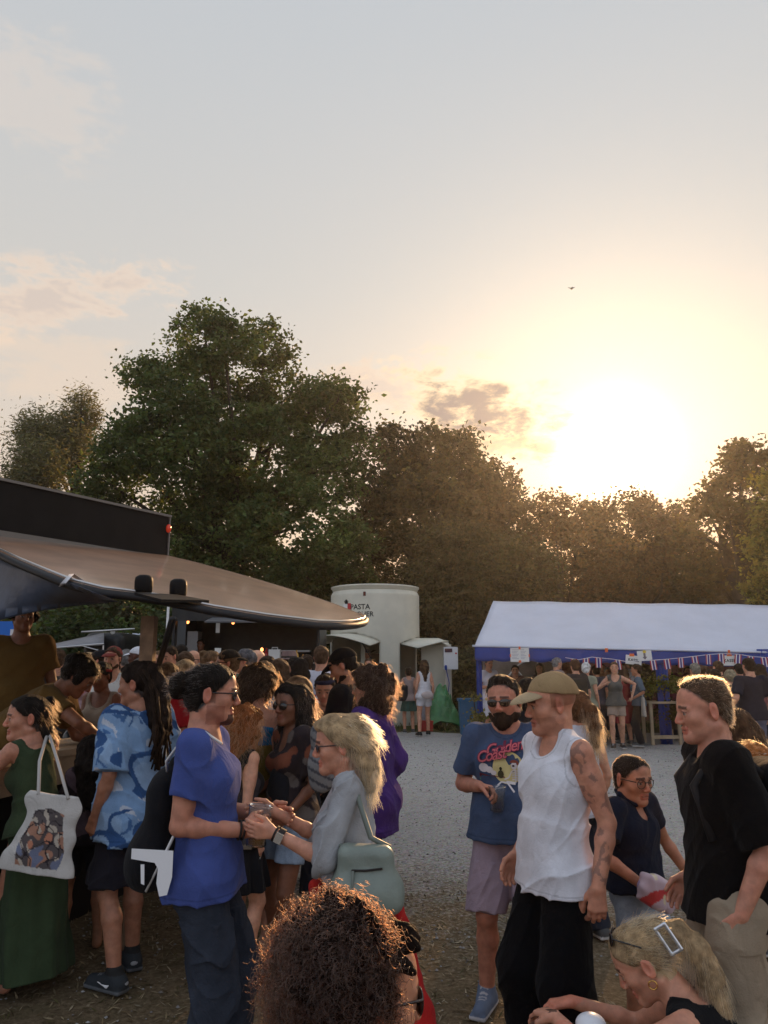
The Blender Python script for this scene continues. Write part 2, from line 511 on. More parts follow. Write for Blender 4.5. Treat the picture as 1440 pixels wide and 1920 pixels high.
class Person:
    def __init__(p, label, px=None, d=5.0, X=None, H=1.75, sex='m', skin='light', yaw=0, lean=(0, 0), twist=0, head=(0, 0, 0), hs=1.0,
                 fat=0.0, armR=None, armL=None, poleR=(.25, -1, -.1), poleL=(.25, -1, -.1), handR=None, handL=None,
                 footR=(.10, 0.0), footL=(.10, 0.0), toe=(8, 8), pelvis=None, shod=True, sw=None, thin=1.0, group='people in the festival crowd',
                 vox=None, z0=0.0, headpx=None, kneeR=(.12, 1, 0), kneeL=(.12, 1, 0), footz=(0, 0), paint=None, headpx_z=1.6):
        s = H / 1.75; p.s = s; p.H = H; p.sex = sex; p.hs = hs; p.d = d; p.label = label; p.fat = fat
        p.skin = np.array(SK[skin] if isinstance(skin, str) else skin, np.float32) * np.array([1.10, .95, .86], np.float32)
        if X is None: X = (px - 720) / FPX * (d * math.cos(PITCH) + (min(headpx_z, H - .15) - CAM_H) * math.sin(PITCH))
        p.loc = np.array([X, d, z0], np.float32); p.yaw = R_(yaw)
        p.vox = vox or min(max((.00145 if d < 4.6 else .0016) * d, .0046), .0140)
        f = sex == 'f'
        dz = 0.0
        for _pass in range(3 if headpx else 1):
            if _pass:
                e = p.w(p.E); c_, s_ = math.cos(PITCH), math.sin(PITCH)
                dep = e[1] * c_ + (e[2] - CAM_H) * s_
                p.loc[0] += (headpx[0] - 720) / FPX * dep - e[0]
                if pelvis is not None: dz += float(at(headpx[0], headpx[1], float(e[1]))[2]) - float(e[2])
            p._solve(H, s, f, sex, twist, lean, head, hs, (pelvis[0], pelvis[1], pelvis[2] + dz) if pelvis is not None else None, sw, armR, armL, poleR, poleL, footR, footL, footz, kneeR, kneeL, toe, handR, handL)
        p.paintfn = paint; p.shod = shod
        w = thin * (1 + .25 * fat)
        p._finish(f, thin, fat, w, s, group)

    def _solve(p, H, s, f, sex, twist, lean, head, hs, pelvis, sw, armR, armL, poleR, poleL, footR, footL, footz, kneeR, kneeL, toe, handR, handL):
        Rp = rz(R_(twist * .3)); Rt = rz(R_(twist)) @ ry(R_(lean[1])) @ rx(-R_(lean[0]))
        p.Rt = Rt; p.Rp = Rp; p.Rb = rx(-R_(lean[0] * .3))
        P = np.array(pelvis if pelvis is not None else (0, 0, .53 * H), np.float32); p.P = P
        T = lambda x, y, z: P + Rt @ v3(x, y, z) * s
        p.T = T
        hy, hp, hr = head
        p.Rh = rz(R_(hy)) @ rx(-R_(hp)) @ ry(R_(hr))
        nk = P + Rt @ v3(0, -.01 * s, .30 * H)
        Rn = rz(R_(hy * .4)) @ rx(-R_(lean[0] * .45 + hp * .45)) @ ry(R_(lean[1] * .5 + hr * .4))
        p.E = nk + Rn @ v3(0, .022 * s, .17 * H - .113 * hs); p.N = nk
        p.sw = (sw or (.158 if not f else .138)) * s
        J = {}
        for sd, sg in (('R', 1), ('L', -1)):
            sh = P + Rt @ v3(sg * p.sw, -.012 * s, .282 * H)
            a = (armR if sd == 'R' else armL) or (.075, .06, -.515)
            pole = poleR if sd == 'R' else poleL
            # arms are given in the standing person's own axes (out, forward, up), metres at 1.75 m
            el, wr = ik(sh, sh + v3(sg * a[0], a[1], a[2]) * s, .172 * H, .148 * H, v3(sg * pole[0], pole[1], pole[2]))
            hip = P + Rp @ v3(sg * .088 * s, 0, -.015 * H)
            ft = footR if sd == 'R' else footL
            fz = footz[0 if sd == 'R' else 1]
            an0 = v3(sg * ft[0], ft[1], .047 * H + fz)
            kp = kneeR if sd == 'R' else kneeL
            kn, an = ik(hip, an0, .245 * H, .236 * H, v3(sg * kp[0], kp[1], kp[2]))
            J['sh' + sd], J['el' + sd], J['wr' + sd], J['hp' + sd], J['kn' + sd], J['an' + sd] = sh, el, wr, hip, kn, an
            J['toe' + sd] = rz(-sg * R_(toe[0 if sd == 'R' else 1]))
            hd = (handR if sd == 'R' else handL) or {}
            J['hand' + sd] = hd
        p.J = J

    def _finish(p, f, thin, fat, w, s, group):
        if not f:
            tor = [((0, 0, .0), (.165 * thin + .02 * fat, .118 + .02 * fat, .125)), ((0, .005, .13), (.148 * w, .108 * w, .14)), ((0, 0, .29), (.158 * thin + .015 * fat, .118 + .01 * fat, .17)),
                   ((.075, .05, .365), (.085, .065, .075)), ((-.075, .05, .365), (.085, .065, .075)), ((0, -.02, .43), (.15, .085, .09))]
            if fat > .2: tor.append(((0, .05 * fat, .10), (.15 * w, .115 * w, .14)))
        else:
            tor = [((0, -.005, -.01), (.165 * thin + .02 * fat, .118, .12)), ((0, .0, .14), (.125 * w, .092 * w, .13)), ((0, -.005, .29), (.135 * thin, .100, .16)),
                   ((.07, .075, .325), (.066, .062, .066)), ((-.07, .075, .325), (.066, .062, .066)), ((0, -.02, .43), (.128, .075, .08))]
            if fat > .2: tor.append(((0, .05 * fat, .10), (.14 * w, .11 * w, .13)))
        p.tor = tor
        p.ar = np.array([.060, .048, .041, .041, .028]) * s * (1 if not f else .84) * (1 + .12 * fat) * (.6 + .4 * thin)
        p.lr = np.array([.088, .058, .056, .036]) * s * (1 if not f else .98) * (1 + .10 * fat) * (.6 + .4 * thin)
        p.parts = {}
        PEOPLE.append(p)
        p.root = None
        p.make_body(group)

    # --- frames
    def w(p, q):
        """local -> world"""
        return rz(p.yaw) @ np.asarray(q, np.float32) + p.loc
    def hp(p, x, y, z): return p.E + p.Rh @ v3(x, y, z) * p.hs

    def torso(p, S, inf=0.0, k=.06):
        s = p.s
        for c, r in p.tor: S.ell(p.T(*c), (v3(*r) + inf) * s, p.Rt, k * s)
        for sg in (1, -1):   # shoulders, trapezius
            sh = p.J['shR' if sg > 0 else 'shL']
            S.cone(p.T(0, -.02, .455), sh, .062 * s + inf, (.050 if p.sex != 'f' else .042) * s + inf, .04 * s)
            S.cone(p.T(0, -.025, .545), sh + p.Rt @ v3(-sg * .04 * s, 0, .012 * s), .040 * s + inf * .6, .040 * s + inf * .6, .035 * s)
        return S

    def hand(p, S, sd):
        s = p.s * (1 if p.sex != 'f' else .92); sg = 1 if sd == 'R' else -1
        J = p.J; h = J['hand' + sd]; wr = J['wr' + sd]
        fd = nrm(wr - J['el' + sd])
        dr = nrm(v3(sg * h['dir'][0], h['dir'][1], h['dir'][2])) if 'dir' in h else fd
        pn = v3(sg * h['pn'][0], h['pn'][1], h['pn'][2]) if 'pn' in h else v3(-sg, .15, 0)
        pn = nrm(pn - dr * (pn @ dr)); sx = np.cross(dr, pn)
        # thumb side: forward/up
        th = h.get('thumb', (0, 1, .3)); th = v3(sg * th[0], th[1], th[2])
        if sx @ th < 0: sx = -sx
        curl = h.get('curl', .35)
        c0 = wr + dr * .012 * s
        J['palm' + sd] = wr + dr * .055 * s + pn * .03 * s; J['hdir' + sd] = dr; J['hpn' + sd] = pn; J['hsx' + sd] = sx
        if p.vox > .0095:
            S.ell(wr + dr * .05 * s, (.046 * s, .036 * s, .019 * s), np.stack([dr, sx, pn], 1), .02 * s)
            S.cone(wr + dr * .085 * s, wr + dr * .14 * s + pn * .05 * curl * s, .024 * s, .014 * s, .02 * s)
            S.cone(wr + dr * .03 * s + sx * .025 * s, wr + dr * .085 * s + sx * .05 * s + pn * .02 * s, .014 * s, .010 * s, .012 * s)
            return
        for i, (off, L) in enumerate(((.030, .078), (.010, .086), (-.010, .080), (-.029, .063))):
            kn = wr + (dr * .088 - dr * abs(off - .01) * .25 + sx * off) * s
            S.cone(c0 + sx * off * .55 * s, kn, .0155 * s, .0115 * s, .014 * s)
            spread = sx * (off * .9)
            a = curl * 1.25 + .1; q = kn; r = .0092 * s
            for j, fr in enumerate((.44, .32, .24)):
                dd = nrm(dr * math.cos(a) + pn * math.sin(a) + spread)
                q2 = q + dd * L * fr * s
                S.cone(q, q2, r, r * .93, .006 * s); q = q2; r *= .93; a += curl * 1.15
        q = wr + (dr * .022 + sx * .026 + pn * .006) * s
        d1 = nrm(dr * .72 + sx * (.75 - .4 * curl) + pn * (.15 + .6 * curl)); q2 = q + d1 * .042 * s
        d2 = nrm(dr * (.95 - .3 * curl) + sx * (.25 - .4 * curl) + pn * (.1 + .8 * curl)); q3 = q2 + d2 * .032 * s; q4 = q3 + nrm(d2 + pn * .3 * curl) * .024 * s
        S.cone(q, q2, .0165 * s, .0115 * s, .014 * s); S.cone(q2, q3, .0110 * s, .0098 * s, .006 * s); S.cone(q3, q4, .0098 * s, .008 * s, .005 * s)

    def headshape(p, S):
        h, R, hp = p.hs, p.Rh, p.hp
        f = p.sex != 'm'
        E = lambda c, r, k=.03, op='+': S.ell(hp(*c), v3(*r) * h, R, k * h, op)
        E((0, -.018, .032), (.074, .095, .081)); E((0, .030, .038), (.062, .056, .056), .04)
        E((0, .030, -.040), (.056 if f else .058, .056, .068), .03)
        jr = .019 if f else .023
        for g in (1, -1):
            S.cone(hp(g * .046, .0, -.060), hp(g * .012, .066, -.096), jr * h, (jr - .004) * h, .03 * h)
            E((g * .040, .052, -.022), (.026, .026, .024), .03)
            S.cone(hp(g * .012, .088, .020), hp(g * .046, .072, .018), .0085 * h, .0075 * h, .014 * h)
        E((0, .074, -.096), (.020, .017, .017), .02)
        for g in (1, -1):
            E((g * .031, .104, -.001), (.019, .018, .012), .014, '-')
            E((g * .031, .0755, -.002), (.0135, .0125, .0125), .004)
        S.cone(hp(0, .088, .006), hp(0, .1055, -.030), .0085 * h, .0112 * h, .012 * h)
        for g in (1, -1): E((g * .012, .098, -.036), (.0085, .011, .0075), .008)
        S.cone(hp(-.017, .0855, -.0605), hp(.017, .0855, -.0605), .0068 * h, .0068 * h, .006 * h)
        S.cone(hp(-.014, .0845, -.0725), hp(.014, .0845, -.0725), .0078 * h, .0078 * h, .006 * h)
        if p.d < 4.6:
            S.cone(hp(-.020, .0915, -.0665), hp(.020, .0915, -.0665), .0020 * h, .0020 * h, .003 * h, '-')
            for g in (1, -1):
                S.path([hp(g * .017, .0835, .003), hp(g * .030, .0880, .0075), hp(g * .045, .0800, .002)], [.0034 * h, .0036 * h, .003 * h], .004 * h)
                S.path([hp(g * .018, .0835, -.008), hp(g * .030, .0865, -.0105), hp(g * .044, .0790, -.007)], [.0026 * h] * 3, .005 * h)
                S.ell(hp(g * .0065, .1010, -.0425), v3(.0042, .0045, .0035) * h, R, .003 * h, '-')
                S.path([hp(g * .018, .0935, -.036), hp(g * .028, .0810, -.055), hp(g * .031, .0740, -.070)], [.0012 * h] * 3, .007 * h, '-')
                S.cone(hp(g * .058, -.022, -.06), p.N + p.Rt @ v3(g * .018, .045, -.01) * p.s, .013 * h, .011 * h, .022 * h)
        for g in (1, -1):
            Re = R @ rz(-g * .45) @ ry(0)
            S.ell(hp(g * .077, -.014, -.006), v3(.0085, .020, .033) * h, Re, .010 * h)
            if p.vox < .007: S.ell(hp(g * .087, -.008, -.004), v3(.006, .010, .018) * h, Re, .006 * h, '-')

    def make_body(p, group):
        S = Shape(); s, J = p.s, p.J
        p.torso(S)
        for g in (1, -1): S.ell(p.T(g * .075, -.055, -.035), v3(.085, .08, .085) * s, p.Rt, .05 * s)
        nr = (.056 if p.sex == 'm' else .047) * (s * .5 + .5 * p.hs)
        S.cone(p.hp(0, -.028, -.06), p.N + p.Rt @ v3(0, 0, -.01), nr, nr * 1.12, .035 * s)
        for sd in 'RL':
            a = p.ar; sg = 1 if sd == 'R' else -1
            sh, el, wr = J['sh' + sd], J['el' + sd], J['wr' + sd]
            S.cone(sh, el, a[0] * .95, a[2] * .92, .03 * s)
            S.ell(sh * .62 + el * .38, (a[1] * 1.02, a[1] * 1.02, .09 * s), np.stack([nrm(np.cross(el - sh, v3(0, 1, .01))), nrm(np.cross(el - sh, np.cross(el - sh, v3(0, 1, .01)))), nrm(el - sh)], 1), .03 * s)
            m = el * .72 + wr * .28
            S.cone(el, m, a[2] * .88, a[3] * .97, .012 * s); S.cone(m, wr, a[3] * .97, a[4], .015 * s)
            p.hand(S, sd)
            hp_, kn, an = J['hp' + sd], J['kn' + sd], J['an' + sd]; l = p.lr
            S.cone(hp_, kn, l[0], l[1] * .95, .045 * s)
            bk = nrm(np.cross(np.cross(kn - an, p.J['toe' + sd] @ v3(0, 1, 0)), kn - an)) * -1
            if bk @ (p.J['toe' + sd] @ v3(0, -1, 0)) < 0: bk = -bk
            cm = kn * .68 + an * .32 + bk * .018 * s
            S.cone(kn, cm, l[1] * .86, l[2] * .97, .015 * s); S.cone(cm, an, l[2] * .97, l[3], .02 * s)
            t = J['toe' + sd]; fz = an[2] - .047 * p.H
            F = lambda x, y, z: v3(an[0], an[1], fz) + t @ v3(x, y, z) * s
            S.cone(an, F(0, -.035, .035), l[3] * .95, .032 * s, .03 * s)
            S.cone(F(0, -.03, .032), F(.0, .09, .028), .034 * s, .034 * s, .03 * s)
            S.cone(F(-.015, .10, .022), F(-.018, .165, .016), .024 * s, .017 * s, .02 * s); S.cone(F(.022, .09, .020), F(.026, .14, .014), .022 * s, .014 * s, .02 * s)
        p.headshape(S)
        V, Q = mesh_sdf(S, p.vox)
        regs = []
        if p.d < 4.6: regs.append((p.E + p.Rh @ v3(0, 0, -.01), .155 * p.hs, .0027))
        if p.d < 4.6:
            for sd in 'RL': regs.append((J['palm' + sd], .125 * s, .0030))
        for c_, R, vx in regs:
            V2, Q2 = mesh_sdf(S, vx, box=(c_ - R - .01, c_ + R + .01))
            d1 = np.linalg.norm(V[Q].mean(1) - c_, axis=1); d2 = np.linalg.norm(V2[Q2].mean(1) - c_, axis=1)
            Q = np.concatenate([Q[d1 > R - p.vox * 1.2], Q2[d2 < R] + len(V)]); V = np.concatenate([V, V2])
        if regs:
            us = np.unique(Q); mp = np.zeros(len(V), np.int32); mp[us] = np.arange(len(us)); V = V[us]; Q = mp[Q]
        C = np.tile(p.skin[None], (len(V), 1))
        # natural colour: lips, brows, eyes, nose and ear flush
        q = ((V - p.E) @ p.Rh) / p.hs
        x, y, z = np.abs(q[:, 0]), q[:, 1], q[:, 2]
        mi = (x < .024) & (y > .075) & (z < -.052) & (z > -.082); C[mi] = p.skin * np.array([.90, .64, .62])
        mi = (x > .010) & (x < .052) & (y > .055) & (np.abs(z - .022 + (x - .03) * .1) < .0055); C[mi] = p.skin * .22
        for g in (1, -1):
            c = np.array([g * .031, .0755, -.002]); de = np.linalg.norm(q - c, axis=1)
            mi = (de < .0145) & (np.abs(z + .002) < .0075) & (y > .078); C[mi] = (.30, .26, .23)
            mi &= np.abs(q[:, 0] - g * .031) < .006; C[mi] = (.03, .02, .015)
        if p.d < 4.6:
            mi = (x < .021) & (y > .080) & (np.abs(z + .0665) < .0020); C[mi] = p.skin * np.array([.35, .22, .22])  # shade in the crease between the lips, painted as a dark line
            mi = (x > .015) & (x < .047) & (y > .074) & (np.abs(z - .0062 + (x - .03) ** 2 * 12) < .0018); C[mi] = p.skin * .25
            bl = nfield(77, 34)(q) + .6 * nfield(78, 75)(q); C = C * (1 + np.clip(bl, -1.5, 1.5)[:, None] * np.array([.03, .055, .06]))
        mi = (np.linalg.norm(q - np.array([0, .106, -.03]), axis=1) < .018); C[mi] *= np.array([1.06, .85, .82])
        mi = (x > .076) & (np.abs(z) < .05); C[mi] *= np.array([1.08, .86, .84])
        if p.paintfn: C = p.paintfn(p, V, q, C)
        o = mesh_np('person', V, Q, SKIN, C)
        o.location = p.loc.tolist(); o.rotation_euler = (0, 0, p.yaw)
        tag(o, p.label, 'person', group)
        p.root = o

    def part(p, name, S, mat, col, vox=None, disp=None, amp=0, parent=None, label=None):
        V, Q = mesh_sdf(S, vox or p.vox, disp, amp)
        if len(V) == 0: return None
        c = col(V, p) if callable(col) else np.array(col, np.float32)
        o = mesh_np(name, V, Q, mat, c, parent or p.root)
        if label: o['label'] = label
        return o

    # --- clothing
    def top(p, col, sleeve=.55, hem=-.06, loose=.012, neck='crew', name='shirt', hemr=(.182, .145), mat=None, wr=.004, sl_r=None, seed=None, straps=None, label=None, sleeveL=None, bottom=True, armhole=1.0, legl=.030):
        s, J = p.s, p.J; S = Shape(); inf = loose
        tor = p.tor
        for c, r in tor: S.ell(p.T(*c), (v3(*r) + inf) * s, p.Rt, .06 * s)
        tank = neck in ('tank', 'strap', 'off')
        for sg in (1, -1):
            sh = J['shR' if sg > 0 else 'shL']
            if neck != 'off':
                S.cone(p.T(0, -.02, .455), sh, (.066 + inf * .8) * s, ((.054 if p.sex != 'f' else .046) + inf * .7) * s, .04 * s)
                S.cone(p.T(0, -.025, .535), sh + p.Rt @ v3(-sg * .04 * s, 0, .010 * s), (.042 + inf * .5) * s, (.044 + inf * .5) * s, .035 * s)
        if hem < .02:
            for g in (1, -1): S.ell(p.T(g * .075, -.055, -.035), (v3(.085, .08, .085) + inf + .012) * s, p.Rt, .05 * s)
            for sd in 'RL':
                S.cone(J['hp' + sd], J['kn' + sd], p.lr[0] + (inf * .6 + legl) * s * .85, p.lr[1] + (inf + legl) * s, .04 * s, cut=.42)
            hx, hy = hemr; hx += .02 * p.fat; hy += .035 * p.fat
            S.frus(p.P, p.Rt, hem * s, .16 * s, (0, .012 * p.fat * s, hx * s, hy * s), (0, .012 * p.fat * s, (p.tor[1][1][0] + inf * .3 - .012) * s, (p.tor[1][1][1] + inf * .3 - .012 + .02 * p.fat) * s), 5, -.006 * s, 1.3, .07 * s)
        S.clipp(-p.Rt @ v3(0, 0, 1), p.P + p.Rt @ v3(0, 0, hem) * s)
        for sd in 'RL':
            sl = sleeve if (sd == 'R' or sleeveL is None) else sleeveL
            sg = 1 if sd == 'R' else -1
            sh, el, wr_ = J['sh' + sd], J['el' + sd], J['wr' + sd]
            r = sl_r or (p.ar[0] * 1.0 + (.004 + inf * .8) * s)
            if sl > 0 and not tank:
                if sl <= 1: S.cone(sh, el, r, p.ar[2] + (.020 + inf * .9) * s, .035 * s, cut=sl)
                else:
                    S.cone(sh, el, r, p.ar[2] + (.012 + inf) * s, .035 * s)
                    S.cone(el, wr_, p.ar[2] + (.012 + inf) * s, p.ar[4] + (.010 + inf) * s, .03 * s, cut=sl - 1)
            elif tank and armhole > 0:
                Ra = p.Rt
                S.ell(sh + p.Rt @ v3(sg * .050, .015, -.030) * s, v3(.060, .085, .105) * s * armhole, Ra, .012 * s, '-')
        n0 = p.N + p.Rt @ v3(0, .0, .02) * s
        ns = .5 + .5 * p.hs / max(s, .3)
        if neck == 'crew':
            S.ell(n0 + p.Rt @ v3(0, .035, .022) * s, v3(.072, .092, .055) * s * ns, p.Rt @ rx(-.45), .008 * s, '-')
        elif neck == 'v':
            S.ell(n0 + p.Rt @ v3(0, .02, .03) * s, v3(.068, .08, .06) * s, p.Rt @ rx(-.4), .01 * s, '-')
            S.ell(n0 + p.Rt @ v3(0, .09, -.05) * s, v3(.035, .06, .095) * s, p.Rt @ rx(-.3), .01 * s, '-')
        elif neck == 'tank':
            S.ell(n0 + p.Rt @ v3(0, .055, -.005) * s, v3(.078, .090, .085) * s, p.Rt @ rx(-.35), .012 * s, '-')
        elif neck == 'strap':
            S.ell(n0 + p.Rt @ v3(0, .05, -.02) * s, v3(.085, .16, .11) * s, p.Rt @ rx(-.15), .012 * s, '-')
        elif neck == 'off':
            S.clipp(p.Rt @ v3(0, .10, 1), p.T(0, 0, .43), .01)
        base_col = col; tl = [p.E + p.Rh @ v3(0, 0, -.1), None]
        cuts = [f_ for f_, o_, *_ in S.p if o_ == '-']; hemp = p.P + p.Rt @ v3(0, 0, hem) * s; upv = p.Rt @ v3(0, 0, 1)
        def col(V, p_, base_col=base_col):
            C = base_col(V, p_) if callable(base_col) else np.tile(np.array(base_col, np.float32)[None], (len(V), 1))
            C = np.array(C, np.float32)
            hd_ = (V - hemp) @ upv; C[(hd_ > .016 * s) & (hd_ < .022 * s)] *= .72
            for f_ in cuts:
                dv = f_(V); C[(dv < .020 * s) & (dv > .014 * s)] *= .72
            return C
        w0 = creases(seed or int(p.d * 100 + p.H * 1000), wr * s * 1.15, 8.5 / s); w = lambda P: np.minimum(w0(P), loose * s * .7)
        o = p.part(name, S, mat or CLOTH, col, None, w, wr * s * 3.4, label=label)
        p.parts[name] = o
        return o

    def legsw(p, col, length=1.0, loose=.014, name='trousers', mat=None, top=.08, flare=0.0, wr=.004, seed=3, label=None, hemr=None, extra=None):
        """length 1 = to the ankle, .5 = to the knee"""
        s, J = p.s, p.J; S = Shape()
        for c, r in (p.tor[0], p.tor[1]): S.ell(p.T(*c), (v3(*r) + min(loose * .5, .007)) * s, p.Rt, .05 * s)
        for g in (1, -1): S.ell(p.T(g * .075, -.055, -.035), (v3(.085, .08, .085) + min(loose * .5, .008)) * s, p.Rt, .05 * s)
        S.clipp(p.Rt @ v3(0, 0, 1), p.P + p.Rt @ v3(0, 0, top) * s)
        for sd in 'RL':
            hp_, kn, an = J['hp' + sd], J['kn' + sd], J['an' + sd]; l = p.lr
            if length <= .5:
                S.cone(hp_, kn, l[0] + min(loose, .010) * s, l[1] + (loose * 1.5 + .012 + flare) * s, .045 * s, cut=length * 2)
            else:
                S.cone(hp_, kn, l[0] + min(loose, .010) * s, l[1] + (loose + .008 + flare * .3) * s, .045 * s)
                S.cone(kn, an, l[1] + (loose + .008 + flare * .3) * s, l[3] + (loose + .02 + flare) * s, .04 * s, cut=(length - .5) * 2 + .06)
        if extra: extra(S)
        w1 = creases(seed, wr * s * 1.2, 9 / s); w = lambda P: np.where(P[:, 2] > p.P[2] - .16 * s, np.clip(w1(P), -.002, .004), np.minimum(w1(P), loose * s * .7))
        o = p.part(name, S, mat or CLOTH, col, None, w, wr * s * 3.4, label=label)
        p.parts[name] = o
        return o

    def skirt(p, col, z0=.1, z1=-.45, r1=(.26, .22), name='skirt', mat=None, folds=7, famp=.02, r0=None, seed=5, pw=.8, c1=(0, 0), label=None):
        s = p.s; S = Shape()
        r0 = r0 or (p.tor[1][1][0] + .012, p.tor[1][1][1] + .012)
        S.frus(p.P, p.Rb, z0 * s, z1 * s, (0, 0, r0[0] * s, r0[1] * s), (c1[0] * s, c1[1] * s, r1[0] * s, r1[1] * s), folds, famp * s, seed, .03 * s, pw)
        for c, r in (p.tor[0],): S.ell(p.T(*c), (v3(*r) + .014) * s, p.Rt, .05 * s)
        for g in (1, -1): S.ell(p.T(g * .075, -.055, -.035), (v3(.085, .08, .085) + .012) * s, p.Rt, .05 * s)
        S.clipp(p.Rb @ v3(0, 0, 1), p.P + p.Rb @ v3(0, 0, z0) * s)
        o = p.part(name, S, mat or CLOTH, col, None, wrinkle(seed, .003 * s, 9 / s), .008 * s, label=label); p.parts[name] = o
        return o

    def shoes(p, col, sole=(.6, .58, .55), high=0.0, name='shoe', sock=None):
        s, J = p.s, p.J
        for sd in 'RL':
            an = J['an' + sd]; t = J['toe' + sd]; fz = an[2] - .047 * p.H
            F = lambda x, y, z: v3(an[0], an[1], fz) + t @ v3(x, y, z) * s
            S = Shape()
            S.cone(F(0, -.045, .045), F(0, .03, .050), .043 * s, .044 * s, .03 * s); S.cone(F(0, .03, .045), F(-.005, .15, .030), .044 * s, .040 * s, .03 * s)
            S.cone(an + v3(0, 0, .005 + high) * s, F(0, -.03, .045), p.lr[3] + .010 * s, .042 * s, .03 * s)
            S.rbox(F(0, .055, .016), v3(.046, .135, .016) * s, t, .014 * s, .008 * s)
            S.clip(v3(0, 0, -1), -fz + .0); S.clip(v3(0, 0, 1), an[2] + (.028 + high) * s)
            def cf(V, p_, fz=fz, an=an, t=t):
                c = np.tile(np.array(col, np.float32), (len(V), 1)); c[V[:, 2] < fz + .024 * s] = sole
                q = (V - an) @ t
                lace = (q[:, 1] > .03 * s) & (q[:, 1] < .11 * s) & (np.abs(q[:, 0]) < .022 * s) & (np.sin(q[:, 1] * 330 / s) > .2) & (V[:, 2] > fz + .055 * s)
                c[lace] = .6 * np.array(sole) + .1
                if sock is not None: c[V[:, 2] > an[2] + .012 * s] = sock
                return c
            p.part(name, S, SHOEM, cf, min(p.vox, .009))
        return p

    # --- hair and head wear
    def hair(p, col, style='short', t=.010, front=-.009, name='hair', strands=0, slen=.05, curl=0.0, srad=.0006, scol=None, extra=None, amp=.004, freq=70, ears=True, out=.5, parts=None, vox=None, flow=None, seed=11, low=None, npt=6, rootlim=None):
        S = Shape(); h = p.hs; hp = p.hp; R = p.Rh
        E = lambda c, r, k=.02, op='+': S.ell(hp(*c), v3(*r) * h, R, k * h, op)
        if style != 'balding':
            E((0, -.018, .032), (.074 + t, .095 + t, .081 + t)); E((0, .030, .038), (.062 + t, .056 + t, .056 + t), .04)
            if low is None: E((0, -.045, -.02), (.062 + t * .8, .06 + t, .07), .02)
            S.clipp(R @ v3(0, .75, -.66), p.E + R @ v3(0, .75, -.66) / 1.0 * 0 + R @ (v3(0, .75, -.66) * (-front) * h), .004)
            if ears and style in ('short', 'bun', 'tail', 'dread'):
                for g in (1, -1): S.rbox(hp(g * .085, .008, -.035), v3(.022, .030, .045) * h, R, .012 * h, .01 * h, '-')
        else:
            E((0, -.026, .018), (.074 + t, .092 + t, .076 + t)); E((0, -.045, -.02), (.062 + t, .062 + t, .07), .02)
            S.clipp(R @ v3(0, .75, -.66), hp(0, -.012, .0), .004)
            for g in (1, -1): S.rbox(hp(g * .085, .012, -.035), v3(.022, .030, .045) * h, R, .012 * h, .01 * h, '-')
        # additions are kept out of the hairline clip by a second shape list joined after it
        if extra: extra(S, hp, h)
        w = wrinkle(seed, amp * h, freq / h)
        vx = vox or min(p.vox, .010)
        V, Q = mesh_sdf(S, vx, w, amp * h * 2.2)
        c = np.array(col, np.float32)
        g = nfield(seed + 5, 45 / h)(V)
        C = c[None] * (1 + .22 * np.clip(g, -1.5, 1.5))[:, None]
        o = mesh_np(name, V, Q, HAIRM, C, p.root); p.parts['hair'] = o
        bo = p.root.data; nv = len(bo.vertices); co = np.empty(nv * 3, np.float32); bo.vertices.foreach_get('co', co); co = co.reshape(-1, 3)
        q = ((co - p.E) @ R) / h; ca = bo.color_attributes['Col']; cl = np.empty(nv * 4, np.float32); ca.data.foreach_get('color', cl); cl = cl.reshape(-1, 4)
        hv = q @ np.array([0, .75, -.66], np.float32) + front + .004 * nfield(seed + 9, 90)(q)
        m = np.clip((.010 - hv) / .014, 0, 1) * (np.linalg.norm(q - np.array([0, -.018, .03]), axis=1) < .15) * (q[:, 2] > -.075) * (np.abs(q[:, 0]) < .0765)
        m = m * (1 - ((q[:, 2] < .012) & (q[:, 1] > -.015)) * .75)
        cl[:, :3] = cl[:, :3] * (1 - m[:, None]) + c[None] * 1.25 * m[:, None]; ca.data.foreach_set('color', cl.ravel())
        if strands: p.strands(o, V, Q, strands, slen, curl, srad, scol if scol is not None else col, out, flow, seed, npt, rootlim=rootlim)
        return o

    def strands(p, hair, V, Q, count, slen, curl, srad, col, out, flow=None, seed=1, npt=6, name='hair_strands', rootlim=None):
        r = np.random.default_rng(seed)
        nr = np.zeros((len(V), 3), np.float32)
        fn = np.cross(V[Q[:, 2]] - V[Q[:, 0]], V[Q[:, 3]] - V[Q[:, 1]])
        for j in range(4): np.add.at(nr, Q[:, j], fn)
        nr /= np.linalg.norm(nr, axis=1, keepdims=True) + 1e-9
        pool = np.arange(len(V))
        if rootlim is not None: pool = pool[((V - p.E) @ p.Rh)[:, 1] < rootlim]
        ix = pool[r.integers(0, len(pool), count)]
        P0 = V[ix] - nr[ix] * .004; N0 = nr[ix]
        L = slen * r.uniform(.5, 1.25, count)
        q = (P0 - p.E) @ p.Rh
        fl = flow(q, r) @ p.Rh.T if flow else np.tile(v3(0, -.2, -1.0), (count, 1))
        fl = fl + r.normal(0, .25, (count, 3))
        d0 = N0 * out + fl; d0 /= np.linalg.norm(d0, axis=1, keepdims=True)
        ts = np.linspace(0, 1, npt)
        pts = np.zeros((count, npt, 3), np.float32)
        a = r.normal(0, 1, (count, 3)); u = np.cross(d0, a); u /= np.linalg.norm(u, axis=1, keepdims=True) + 1e-9; w = np.cross(d0, u)
        ph = r.uniform(0, 6.28, count); tw = r.uniform(.7, 1.3, count)
